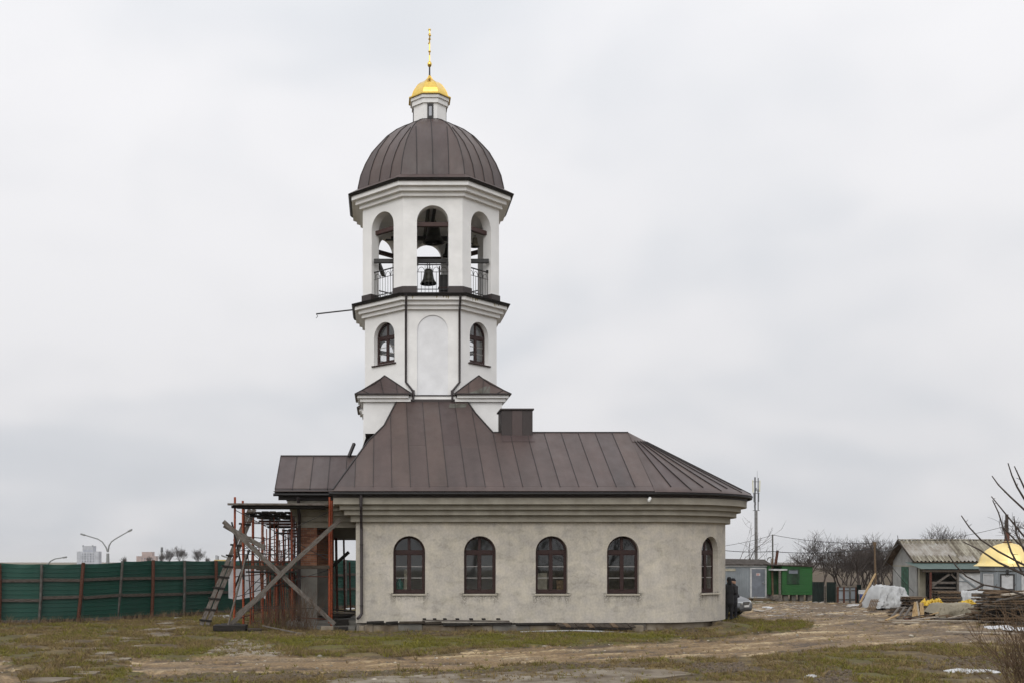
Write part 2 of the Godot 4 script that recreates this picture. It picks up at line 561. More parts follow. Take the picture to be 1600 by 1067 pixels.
func frame_at(o: Node3D, p: Vector3, out: Vector3):
	o.transform = Transform3D(Basis(Vector3.UP.cross(out).normalized(), Vector3.UP, out.normalized()), p)

# ---------- the church ----------
const WX0 := -0.886
const CX := 9.47
const RAD := 3.78
const FRONT := 10.356
func wall_pt(u: float, v: float, inward: float) -> Vector3:
	var arc := PI * RAD
	if u <= FRONT: return Vector3(WX0 + u, v, -inward)
	if u <= FRONT + arc:
		var t := (u - FRONT) / RAD
		return Vector3(CX + sin(t) * (RAD - inward), v, -RAD + cos(t) * (RAD - inward))
	return Vector3(CX - (u - FRONT - arc), v, -2.0 * RAD + inward)

func roof_y(d: float) -> float:
	return 4.94 + 0.61 * (d - 37.69)
func roof_pt(q: Vector2) -> Vector3:
	return Vector3(q.x, roof_y(q.y), EYE.z - q.y)

func nave_band(ov: float, y0: float, y1: float) -> MB:
	var mb := MB.new()
	var path := [Vector2(WX0 - ov, ov), Vector2(2.0, ov), Vector2(6.0, ov)]
	var back := []
	for i in 41:
		var t := PI * i / 40.0
		path.append(Vector2(CX + sin(t) * (RAD + ov), -RAD + cos(t) * (RAD + ov)))
		back.append(t)
	path.append(Vector2(WX0 - ov, -2.0 * RAD - ov))
	var inn := []
	for i in path.size():
		var p: Vector2 = path[i]
		if i < 3: inn.append(Vector2(maxf(p.x, WX0 + 0.15), -0.15))
		elif i < path.size() - 1:
			var t: float = back[i - 3]
			inn.append(Vector2(CX + sin(t) * (RAD - 0.15), -RAD + cos(t) * (RAD - 0.15)))
		else: inn.append(Vector2(WX0 + 0.15, -2.0 * RAD + 0.15))
	mb.smooth = true
	for i in path.size() - 1:
		var a := Vector3(path[i].x, 0, path[i].y)
		var b := Vector3(path[i + 1].x, 0, path[i + 1].y)
		var c := Vector3(inn[i + 1].x, 0, inn[i + 1].y)
		var d := Vector3(inn[i].x, 0, inn[i].y)
		var lo := Vector3.UP * y0
		var up := Vector3.UP * y1
		mb.sg = 1
		mb.quad(a + lo, b + lo, b + up, a + up)
		mb.sg = 2
		mb.quad(b + lo, a + lo, d + lo, c + lo)
		mb.sg = 3
		mb.quad(a + up, b + up, c + up, d + up)
	mb.smooth = false
	var e0 := Vector3(WX0 - ov, 0, ov)
	var e1 := Vector3(WX0 - ov, 0, -2.0 * RAD - ov)
	var f0 := Vector3(WX0 + 0.15, 0, -0.15)
	var f1 := Vector3(WX0 + 0.15, 0, -2.0 * RAD + 0.15)
	var dn := Vector3.UP * y0
	var tp := Vector3.UP * y1
	mb.quad(e1 + dn, e0 + dn, e0 + tp, e1 + tp)
	mb.quad(e0 + dn, e1 + dn, f1 + dn, f0 + dn)
	mb.quad(e0 + tp, f0 + tp, f1 + tp, e1 + tp)
	return mb

func stucco() -> StandardMaterial3D:
	# cement render: mottled grey, trowel patches, mould under the sills, hairline cracks
	var w := 1280
	var h := 300
	var len_u := 16.4
	var im := Image.create(w, h, false, Image.FORMAT_RGB8)
	var f := FastNoiseLite.new()
	f.seed = 5
	f.noise_type = FastNoiseLite.TYPE_SIMPLEX_SMOOTH
	f.frequency = 1.0
	f.fractal_octaves = 5
	var g := FastNoiseLite.new()
	g.seed = 77
	g.frequency = 1.0
	g.noise_type = FastNoiseLite.TYPE_SIMPLEX_SMOOTH
	g.fractal_octaves = 3
	var sills := [1.897, 4.409, 6.954, 9.488, 13.16]
	var cracks := []
	var r := RandomNumberGenerator.new()
	r.seed = 12
	for i in 16:
		var u := r.randf_range(0.4, 13.0)
		var v := r.randf_range(0.4, 3.4)
		var ang := r.randf_range(-0.7, 0.7) + (PI * 0.5 if r.randf() < 0.45 else 0.0)
		for s in int(r.randf_range(8, 34)):
			cracks.append(Vector2(u, v))
			ang += r.randf_range(-0.35, 0.35)
			u += cos(ang) * 0.028
			v += sin(ang) * 0.028
	var crack := {}
	for c in cracks: crack[Vector2i(int(c.x / len_u * w), int((c.y - 0.28) / 3.62 * h))] = 1
	for y in h:
		var v := 0.28 + 3.62 * (y + 0.5) / h
		for x in w:
			var u := len_u * (x + 0.5) / w
			var n1 := f.get_noise_2d(u * 0.55, v * 0.8)
			var n2 := f.get_noise_2d(u * 1.6 + 40.0, v * 1.9)
			var st := g.get_noise_2d(u * 3.4, v * 0.7 + 9.0)
			var n3 := g.get_noise_2d(u * 11.0, v * 9.0)
			var l := 1.0 + n1 * 0.11 + n2 * 0.14 + st * 0.10 + n3 * 0.15
			# lighter trowelled repairs with a clear edge
			var patch := smoothstep(0.16, 0.24, f.get_noise_2d(u * 0.42 + 11.0, v * 0.62 + 3.0))
			l += patch * 0.09
			var warm := 0.5 + n2 * 0.9
			# grey smears of old cement
			var smear := smoothstep(0.18, 0.42, f.get_noise_2d(u * 0.9 + 80.0, v * 2.1))
			l -= smear * 0.13
			# mould: a ragged speckle that hangs below each sill
			var dark := 0.0
			for s in sills:
				var dx := absf(u - s)
				if dx < 0.85 and v < 1.34:
					var below := 1.32 - v
					var edge := 0.20 + 0.34 * absf(g.get_noise_2d(u * 4.2 + s, 3.0)) + (0.20 if absf(dx - 0.58) < 0.10 else 0.0)
					var reach := clampf(1.0 - below / edge, 0.0, 1.0) * smoothstep(0.80, 0.58, dx)
					var speck := smoothstep(-0.36, 0.06, g.get_noise_2d(u * 15.0, v * 15.0) + n2 * 0.5)
					dark = maxf(dark, reach * speck)
			l *= 1.0 - 0.74 * dark
			if crack.has(Vector2i(x, y)): l *= 0.62
			elif crack.has(Vector2i(x, y + 1)) or crack.has(Vector2i(x + 1, y)): l *= 0.84
			l = clampf(l, 0.25, 1.6) * 1.13
			im.set_pixel(x, h - 1 - y, Color(0.388 * l, 0.357 * l + 0.004 * (1.0 - warm), (0.300 + 0.024 * (1.0 - warm)) * l).linear_to_srgb())
	im.generate_mipmaps()
	var m := StandardMaterial3D.new()
	m.resource_name = "stucco"
	m.albedo_texture = ImageTexture.create_from_image(im)
	m.roughness = 0.95
	m.heightmap_enabled = true
	m.heightmap_texture = M.concrete.heightmap_texture
	m.heightmap_scale = 0.0
	m.heightmap_enabled = false
	return m

func oct(a: float, h: float) -> Array:
	return [Vector2(-h, a), Vector2(h, a), Vector2(a, h), Vector2(a, -h), Vector2(h, -a), Vector2(-h, -a), Vector2(-a, -h), Vector2(-a, h)]
func oct3(a: float, h: float, y: float, c: Vector3) -> Array:
	var r := []
	for p in oct(a, h): r.append(Vector3(c.x + p.x, y, c.z + p.y))
	return r
func oct_prism(a: float, h: float, y0: float, y1: float, c: Vector3, a2 := -1.0, h2 := -1.0) -> MB:
	var mb := MB.new()
	mb.loft([oct3(a, h, y0, c), oct3(a if a2 < 0.0 else a2, h if h2 < 0.0 else h2, y1, c)])
	return mb

func build_church():
	var ch := thing("church", "grey rendered church with brown metal roofs and a white bell tower with gold cupola", "church")
	# --- nave wall
	var w := MB.new()
	var ops := []
	for s in [1.897, 4.409, 6.954, 9.488, 13.16]: ops.append([s, 0.568, 1.31, 2.80])
	arch_sheet(w, wall_pt, 0.0, FRONT + PI * RAD + FRONT, 0.285, 3.90, ops, 0.3, 0.0, 0.30, 1, Vector2(1.0 / 16.4, -1.0 / 3.62))
	# left end wall, with its thickness
	w.quad(Vector3(WX0, 0.285, -7.56), Vector3(WX0, 0.285, 0), Vector3(WX0, 3.9, 0), Vector3(WX0, 3.9, -7.56), Vector2(0.6, 0), Vector2(1, 0), Vector2(1, 1), Vector2(0.6, 1))
	var wm := stucco()
	wm.uv1_offset = Vector3(0, 0.285 / 3.62 + 1.0, 0)
	obj("nave_wall", w, wm, ch)
	var iw := MB.new()
	arch_sheet(iw, wall_pt, 0.3, FRONT + PI * RAD + FRONT - 0.3, 0.2, 4.6, ops, 0.4, 0.30, 0.0)
	iw.quad(Vector3(WX0 + 0.3, 0.2, 0), Vector3(WX0 + 0.3, 0.2, -7.56), Vector3(WX0 + 0.3, 4.6, -7.56), Vector3(WX0 + 0.3, 4.6, 0))
	obj("inner_wall", iw, M.room_plaster, ch)
	var fl := MB.new()
	fl.bx(Vector3(WX0 + 0.02, 0.0, -7.5), Vector3(CX, 0.30, -0.15))
	obj("floor_slab", fl, M.room_plaster, ch)
	var af := MB.new()
	var half := []
	var half2 := []
	for i in 25:
		var t := PI * i / 24.0
		half.append(Vector3(CX + sin(t) * (RAD - 0.12), 0.30, -RAD + cos(t) * (RAD - 0.12)))
		half2.append(half[i] - Vector3(0, 0.35, 0))
	af.loft([half2, half])
	obj("apse_floor", af, M.concrete, ch)
	var ce := MB.new()
	ce.bx(Vector3(WX0 - 0.6, 4.62, -7.9), Vector3(CX, 4.70, 0.5))
	for i in 24: ce.tri(Vector3(CX, 4.62, -RAD), half[i] + Vector3(0, 4.32, 0), half[i + 1] + Vector3(0, 4.32, 0))
	obj("ceiling_slab", ce, M.room_plaster, ch)
	# windows and sills
	for s in [1.897, 4.409, 6.954, 9.488, 13.16]:
		var o := arched_window(0.566, 1.49, ch)
		var p: Vector3 = wall_pt(s, 1.312, 0.215)
		var out: Vector3 = wall_pt(s, 1.312, -1.0) - wall_pt(s, 1.312, 0.0)
		if s > 11.0: p = wall_pt(s, 1.312, 0.235)
		frame_at(o, p, out)
		var sl := MB.new()
		sl.bx(Vector3(-0.60, -0.065, -0.02), Vector3(0.60, -0.004, 0.255 if s < 11.0 else 0.29), 0.01)
		obj("sill", sl, M.sill_stone, o)
	# --- cornice of four steps, fascia, gutter
	var steps := [[0.77, 4.464, 4.69], [0.56, 4.285, 4.462], [0.40, 4.10, 4.283], [0.18, 3.87, 4.098]]
	for s in steps: obj("cornice_band", nave_band(s[0], s[1], s[2]), M.cornice_plaster, ch)
	obj("fascia", nave_band(0.79, 4.692, 4.86), M.fascia_metal, ch)
	var gp := [Vector3(-1.80, 4.82, 0.97)]
	for i in 6: gp.append(Vector3(lerpf(-1.0, 8.9, i / 5.0), 4.82, 0.97))
	for i in 33:
		var t := PI * i / 32.0
		gp.append(Vector3(CX + sin(t) * (RAD + 0.97 - 0.05 * sin(t)), 4.82, -RAD + cos(t) * (RAD + 0.97 - 0.05 * sin(t))))
	var gt := MB.new()
	gt.tube(gp, [0.055], 8)
	obj("gutter", gt, M.gutter_metal, ch)
	for i in 16:
		var hk := MB.new()
		var hx := -1.4 + i * 0.72
		hk.bar(Vector3(hx, 4.93, 0.85), Vector3(hx, 4.875, 0.98), 0.025, 0.006)
		hk.bar(Vector3(hx, 4.875, 1.022), Vector3(hx, 4.79, 1.026), 0.025, 0.006, Vector3.BACK)
		obj("gutter_bracket", hk, M.gutter_metal, ch)
	# --- downpipe at the left corner
	var dp := MB.new()
	dp.tube([at(564, 773, 37.72), at(564, 791, 37.75)], [0.058], 8)
	dp.tube([at(564, 789, 37.75), at(564.3, 796, 37.8), at(564.5, 819, 38.47), at(564.7, 826, 38.52)], [0.05], 8)
	dp.tube([at(564.7, 823, 38.52), at(565, 958, 38.52), at(562, 963, 38.5), at(558.5, 966, 38.42)], [0.052], 8)
	obj("downpipe", dp, M.pipe_metal, ch)
	for y in [850.0, 900.0, 945.0]:
		var cl := MB.new()
		cl.bx(at(562.2, y, 38.45), at(567.6, y + 1.3, 38.62), 0.004)
		obj("pipe_clip", cl, M.iron_dark, ch)
	build_roof(ch)
	build_porch(ch)
	build_footing(ch)
	build_tower(ch)
	# a small camera under the gutter
	var sc := MB.new()
	sc.bx(at(1013.2, 773, 37.78), at(1016.0, 777.5, 37.88))
	var cam := obj("security_camera", sc, M.iron_dark, ch)
	var lens := MB.new()
	lens.rod(at(1015.8, 777.5, 37.70), at(1013.5, 782.2, 37.62), 0.055, 10)
	lens.rod(at(1014.0, 781.5, 37.63), at(1013.2, 783.4, 37.60), 0.035, 10)
	obj("camera_body", lens, M.plastic_white, cam)

func build_roof(ch: Node3D):
	var region := PackedVector2Array([Vector2(-1.66, 37.69), Vector2(9.46, 37.69), Vector2(9.46, 41.66), Vector2(4.29, 41.66), Vector2(3.76, 43.2), Vector2(3.51, 44.24), Vector2(0.65, 44.24), Vector2(0.124, 42.2), Vector2(-0.482, 40.99)])
	var deck := MB.new()
	deck.plate(region, func(q: Vector2): return roof_pt(q) - Vector3(0, 0.06, 0), Vector3(0, 0.05, 0))
	# sides of the roof that rise to the tower, and the far slope
	var H := [roof_pt(region[0]), roof_pt(region[8]), roof_pt(region[7]), roof_pt(region[6])]
	var B := Vector3(-1.66, 4.94, -8.51)
	for i in 3: deck.tri(B, H[i], H[i + 1])
	deck.tri(B, H[3], Vector3(0.65, H[3].y, -8.0))
	var G := [roof_pt(region[3]), roof_pt(region[4]), roof_pt(region[5])]
	var gb := Vector3(4.30, 7.20, -5.62)
	for i in 2: deck.tri(G[i], gb, G[i + 1])
	var zf: float = EYE.z - 41.66
	var zb := -7.56 - zf
	deck.quad(Vector3(9.46, 7.345, zf), Vector3(9.46, 7.345, zb), Vector3(-0.6, 7.345, zb), Vector3(-0.6, 7.345, zf))
	deck.quad(Vector3(9.46, 4.93, -8.51), Vector3(-1.66, 4.93, -8.51), Vector3(-0.6, 7.345, zb), Vector3(9.46, 7.345, zb))
	var root := obj("main_roof", deck, M.fascia_metal, ch)
	var edge := MB.new()
	edge.plate(PackedVector2Array([Vector2(-1.70, 37.62), Vector2(9.46, 37.62), Vector2(9.46, 37.90), Vector2(-1.57, 37.90)]), roof_pt, Vector3(0, 0.018, 0))
	obj("eaves_strip", edge, M.roof_metal_4, root)
	for k in range(-2, 17):
		var x0 := -0.916 + 0.651 * k
		var cut := 0.0
		if k >= 3 and k <= 7: cut = 40.5 + (0.22 if k % 2 else 0.0)
		if k == 8: cut = 40.9
		var spans := [[37.905, cut], [cut, 45.0]] if cut > 0.0 else [[37.905, 45.0]]
		for sp in spans:
			var strip := PackedVector2Array([Vector2(x0 + 0.008, sp[0] + 0.004), Vector2(x0 + 0.643, sp[0] + 0.004), Vector2(x0 + 0.643, sp[1]), Vector2(x0 + 0.008, sp[1])])
			for piece in Geometry2D.intersect_polygons(strip, region):
				var p := MB.new()
				var lift := 0.004 + rng.randf() * 0.006
				p.plate(piece, func(q: Vector2): return roof_pt(q) + Vector3(0, lift, 0), Vector3(0, 0.012, 0))
				obj("roof_panel", p, M["roof_metal_%d" % rng.randi_range(0, 4)], root)
		for line in Geometry2D.intersect_polyline_with_polygon(PackedVector2Array([Vector2(x0, 37.85), Vector2(x0, 45.0)]), region):
			var s := MB.new()
			s.bar(roof_pt(line[0]) + Vector3(0, 0.02, 0), roof_pt(line[line.size() - 1]) + Vector3(0, 0.02, 0), 0.016, 0.045)
			obj("standing_seam", s, M.seam_metal, root)
	# hips, ridge
	for e in [[region[0], region[8]], [region[8], region[7]], [region[7], region[6]], [region[3], region[4]], [region[4], region[5]]]:
		var hp := MB.new()
		hp.bar(roof_pt(e[0]) + Vector3(0, 0.025, 0), roof_pt(e[1]) + Vector3(0, 0.025, 0), 0.05, 0.06, Vector3.UP, 0.008)
		obj("hip_cap", hp, M.seam_metal, root)
	var rc := MB.new()
	rc.bar(Vector3(4.25, 7.39, zf), Vector3(9.47, 7.39, zf), 0.06, 0.05, Vector3.UP, 0.008)
	obj("ridge_cap", rc, M.seam_metal, root)
	var fl := MB.new()
	fl.bar(roof_pt(Vector2(0.62, 44.20)) + Vector3(0, 0.05, 0), roof_pt(Vector2(3.55, 44.20)) + Vector3(0, 0.05, 0), 0.06, 0.12)
	obj("flashing", fl, M.fascia_metal, root)
	# patina streak low on the apron and a repair patch at its left edge
	var pt := MB.new()
	pt.plate(PackedVector2Array([Vector2(2.72, 43.62), Vector2(3.40, 43.70), Vector2(3.52, 44.0), Vector2(2.80, 44.02)]), func(q: Vector2): return roof_pt(q) + Vector3(0, 0.024, 0), Vector3(0, 0.004, 0))
	obj("patina_patch", pt, M.patina_metal, root)
	# --- rounded east end
	var A := Vector3(9.46, 7.36, zf)
	var A2 := Vector3(9.46, 7.36, zb)
	var rg = func(t: float, f: float): 
		var e := Vector3(CX + sin(t) * (RAD + 0.99 - 0.05 * sin(t)), 4.92, -RAD + cos(t) * (RAD + 0.99 - 0.05 * sin(t)))
		return e.lerp(A if t <= PI * 0.5 else A2, f)
	var half := MB.new()
	for i in 22:
		half.tri(rg.call(PI * i / 22, 0.0), rg.call(PI * (i + 1) / 22, 0.0), rg.call(PI * (i + 0.5) / 22, 1.0))
	half.tri(A, rg.call(PI * 0.5, 0.0), A2)
	var cone := obj("apse_roof", half, M.fascia_metal, ch)
	var es := MB.new()
	es.smooth = true
	for i in 44:
		var lift := Vector3(0, 0.02, 0)
		var t0 := PI * i / 44
		var t1 := PI * (i + 1) / 44
		es.quad(rg.call(t0, 0.0) + lift, rg.call(t1, 0.0) + lift, rg.call(t1, 0.05) + lift, rg.call(t0, 0.05) + lift)
		es.quad(rg.call(t0, -0.012) - lift, rg.call(t1, -0.012) - lift, rg.call(t1, 0.0) + lift, rg.call(t0, 0.0) + lift)
	obj("eaves_strip", es, M.roof_metal_4, cone)
	for i in 22:
		var p := MB.new()
		p.smooth = true
		var e := 0.83 if i < 10 else 0.86
		var lift := Vector3(0, 0.012 + rng.randf() * 0.006, 0)
		for k in 2:
			var t0 := PI * (i + 0.02 + 0.48 * k) / 22
			var t1 := PI * (i + 0.50 + 0.48 * k) / 22
			p.quad(rg.call(t0, 0.052) + lift, rg.call(t1, 0.052) + lift, rg.call(t1, e) + lift, rg.call(t0, e) + lift)
		obj("roof_panel", p, M["roof_metal_%d" % rng.randi_range(0, 4)], cone)
		if i > 0:
			var s := MB.new()
			var up := Vector3(0, 0.03, 0)
			s.bar(rg.call(PI * i / 22, 0.05 if i % 2 else 0.0) + up, rg.call(PI * i / 22, e + 0.01) + up, 0.016, 0.045)
			obj("standing_seam", s, M.seam_metal, cone)
	var cp := MB.new()
	for i in 22: cp.tri(rg.call(PI * i / 22, 0.82) + Vector3(0, 0.035, 0), rg.call(PI * (i + 1) / 22, 0.82) + Vector3(0, 0.035, 0), (A if i < 11 else A2) + Vector3(0, 0.04, 0))
	cp.tri(A + Vector3(0, 0.04, 0), rg.call(PI * 0.5, 0.82) + Vector3(0, 0.035, 0), A2 + Vector3(0, 0.04, 0))
	obj("apex_cap", cp, M.roof_metal_2, cone)
	# --- metal-clad chimney on the ridge
	var cm := MB.new()
	cm.bx(Vector3(4.60, 6.8, EYE.z - 41.42), Vector3(5.78, 8.20, EYE.z - 42.6))
	var chim := obj("chimney", cm, M.fascia_metal, ch)
	for k in 3:
		var p := MB.new()
		p.bx(Vector3(4.605 + k * 0.395, 6.95, EYE.z - 41.41), Vector3(4.99 + k * 0.395, 8.19, EYE.z - 41.43), 0.004)
		obj("cladding_panel", p, [M.fascia_metal, M.roof_metal_1, M.fascia_metal][k], chim)
	var cc := MB.new()
	cc.bx(Vector3(4.54, 8.205, EYE.z - 41.36), Vector3(5.83, 8.27, EYE.z - 42.66), 0.01)
	cc.bx(Vector3(5.0, 8.275, EYE.z - 41.7), Vector3(5.45, 8.31, EYE.z - 42.3), 0.01)
	obj("chimney_cap", cc, M.fascia_metal, chim)
	var sk := MB.new()
	sk.plate(PackedVector2Array([Vector2(4.58, 40.95), Vector2(5.80, 40.95), Vector2(5.80, 41.5), Vector2(4.58, 41.5)]), func(q: Vector2): return roof_pt(q) + Vector3(0, 0.03, 0), Vector3(0, 0.006, 0))
	obj("chimney_apron", sk, M.roof_metal_1, chim)

func build_porch(ch: Node3D):
	# brick pillars, lintel with stepped cornice, and a pitched roof on the same axis as the apse
	var ph := MB.new()
	ph.bx(Vector3(-3.15, 3.72, -2.21), Vector3(WX0 + 0.02, 4.66, -2.6))
	ph.bx(Vector3(-3.15, 3.30, -4.95), Vector3(WX0 + 0.02, 4.66, -5.35))
	ph.bx(Vector3(-3.15, 3.72, -2.6), Vector3(-2.75, 4.66, -4.95))
	var lint := obj("porch_lintel", ph, M.porch_plaster, ch)
	var soff := MB.new()
	soff.bx(Vector3(-2.75, 4.30, -2.6), Vector3(WX0 + 0.02, 4.4, -4.95))
	obj("soffit", soff, M.room_plaster, lint)
	for s in [[0.62, 4.50, 4.70], [0.46, 4.33, 4.498], [0.30, 4.15, 4.328], [0.14, 3.95, 4.148]]:
		var b := MB.new()
		b.bx(Vector3(-3.15 - s[0] * 0.5, s[1], -2.2 + s[0]), Vector3(WX0 - 0.02, s[2], -5.36 - s[0]))
		obj("cornice_band", b, M.porch_plaster, ch)
	# pillars
	for spot in [[-3.02, -2.25, true], [-3.02, -4.85, false], [-2.50, -4.6, true]]:
		var x: float = spot[0]
		var z: float = spot[1]
		var core := MB.new()
		core.bx(Vector3(x + 0.01, 0.0, z - 0.01), Vector3(x + 0.61, 3.72, z - 0.59))
		var pil := obj("porch_pillar", core, M.mortar, ch)
		var base := MB.new()
		base.bx(Vector3(x - 0.02, 0.0, z + 0.02), Vector3(x + 0.64, 2.18, z - 0.62), 0.01)
		obj("pillar_casing", base, M.concrete_wet, pil)
		for r in 20:
			var y := 2.19 + r * 0.077
			if y > 3.66: break
			var off := 0.0 if r % 2 else -0.127
			for k in 4:
				var xa := maxf(x, x + off + k * 0.254 - 0.0)
				var xb := minf(x + 0.62, x + off + k * 0.254 + 0.242)
				if xb - xa < 0.05: continue
				var bk := MB.new()
				bk.bx(Vector3(xa, y, z + rng.randf() * 0.006), Vector3(xb, y + 0.066, z - 0.12), 0.004)
				obj("brick", bk, [M.brick_red, M.brick_dark, M.brick_pale][rng.randi_range(0, 2)], pil)
		var side := MB.new()
		side.bx(Vector3(x + 0.005, 2.19, z - 0.125), Vector3(x + 0.615, 3.72, z - 0.595))
		obj("pillar_core", side, M.brick_red, pil)
	# step and floor of the porch
	var st := MB.new()
	st.bx(Vector3(-3.5, -0.1, -1.6), Vector3(WX0, 0.22, -5.9), 0.02)
	st.bx(Vector3(-2.6, -0.1, -0.2), Vector3(WX0 - 0.02, 0.10, -1.6), 0.02)
	obj("porch_floor", st, M.concrete_wet, ch)
	# roof
	var deck := MB.new()
	var yr := 6.53
	var e := 4.99
	var xl := -3.90
	for s in [1.0, -1.0]:
		var ze: float = -3.78 + s * 2.54
		var q := [Vector3(xl, e, ze), Vector3(-0.6, e, ze), Vector3(-0.6, yr, -3.78), Vector3(xl, yr, -3.78)]
		deck.quad(q[0], q[1], q[2], q[3])
		deck.quad(q[3] - Vector3(0, 0.07, 0), q[2] - Vector3(0, 0.07, 0), q[1] - Vector3(0, 0.07, 0), q[0] - Vector3(0, 0.07, 0))
	deck.tri(Vector3(xl + 0.3, e, -1.3), Vector3(xl + 0.3, yr - 0.05, -3.78), Vector3(xl + 0.3, e, -6.2))
	var rf := obj("porch_roof", deck, M.fascia_metal, ch)
	var px := [xl, -3.26, -2.62, -1.97, -1.32, -0.6]
	for k in 5:
		var p := MB.new()
		var lift := Vector3(0, 0.008, 0)
		var f := func(x: float, t: float): return Vector3(x, lerpf(e, yr, t), lerpf(-1.24, -3.78, t))
		p.plate(PackedVector2Array([Vector2(px[k] + 0.008, 0.09), Vector2(px[k + 1] - 0.008, 0.09), Vector2(px[k + 1] - 0.008, 1.0), Vector2(px[k] + 0.008, 1.0)]), func(v: Vector2): return f.call(v.x, v.y) + lift, Vector3(0, 0.012, 0))
		obj("roof_panel", p, M["roof_metal_%d" % rng.randi_range(0, 4)], rf)
		var s := MB.new()
		s.bar(f.call(px[k], 0.06) + Vector3(0, 0.03, 0), f.call(px[k], 1.0) + Vector3(0, 0.03, 0), 0.016, 0.045)
		obj("standing_seam", s, M.seam_metal, rf)
	var ed := MB.new()
	ed.bar(Vector3(xl - 0.02, e + 0.03, -1.20), Vector3(-1.2, e + 0.03, -1.20), 0.24, 0.02)
	obj("eaves_strip", ed, M.roof_metal_4, rf)
	var rc := MB.new()
	rc.bar(Vector3(xl, yr + 0.03, -3.78), Vector3(-0.8, yr + 0.03, -3.78), 0.06, 0.05)
	obj("ridge_cap", rc, M.seam_metal, rf)
	var gt := MB.new()
	gt.tube([Vector3(xl - 0.03, 4.90, -1.14), Vector3(-1.5, 4.90, -1.14)], [0.055], 8)
	obj("gutter", gt, M.gutter_metal, rf)
	var fs := MB.new()
	fs.bx(Vector3(xl + 0.12, 4.72, -1.50), Vector3(-1.0, 4.95, -1.56))
	obj("fascia", fs, M.fascia_metal, rf)
	var bar := MB.new()
	bar.bar(at(545, 713, 42.2), at(553.5, 692.5, 42.6), 0.11, 0.11, Vector3.UP, 0.01)
	obj("roof_vent_pipe", bar, M.seam_metal, rf)
	var dp := MB.new()
	dp.tube([at(466, 776, 39.8), at(466.5, 795, 40.0), at(467.5, 806, 40.55), at(467.5, 975, 40.6)], [0.06], 8)
	obj("downpipe", dp, M.pipe_metal, ch)

func build_footing(ch: Node3D):
	# low concrete footing in blocks along the wall, and the dark recess above it
	var edges := [561.0, 569.0, 583.0, 622.0, 660.0, 712.0, 770.0, 828.0, 872.0, 930.0, 987.0, 1006.0]
	for i in edges.size() - 1:
		var b := MB.new()
		var d := 38.32 + rng.randf() * 0.05
		var top := 0.20 + rng.randf() * 0.035 - (0.03 if i == 0 else 0.0)
		b.bx(Vector3(wx(edges[i], d) + 0.006, -0.12, EYE.z - d), Vector3(wx(edges[i + 1], d) - 0.006, top, -0.3), 0.015)
		obj("footing_block", b, M.slab_pale if i in [0, 10] else (M.concrete if i % 3 else M.concrete_wet), ch)
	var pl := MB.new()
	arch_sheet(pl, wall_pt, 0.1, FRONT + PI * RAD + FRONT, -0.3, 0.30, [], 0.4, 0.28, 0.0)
	obj("plinth", pl, M.bitumen, ch)  # recess shade put into the colour by using the dark bitumen material

const TC := Vector3(2.11, 0, -8.41)
func face_map(a: float, h: float, i: int) -> Callable:
	var c := oct(a, h)
	var p: Vector2 = c[i]
	var q: Vector2 = c[(i + 1) % 8]
	var e := (q - p).normalized()
	return func(u: float, v: float, inward: float): return Vector3(TC.x + p.x + e.x * u + e.y * inward, v, TC.z + p.y + e.y * u - e.x * inward)
func face_len(a: float, h: float, i: int) -> float:
	var c := oct(a, h)
	return (c[(i + 1) % 8] - c[i]).length()

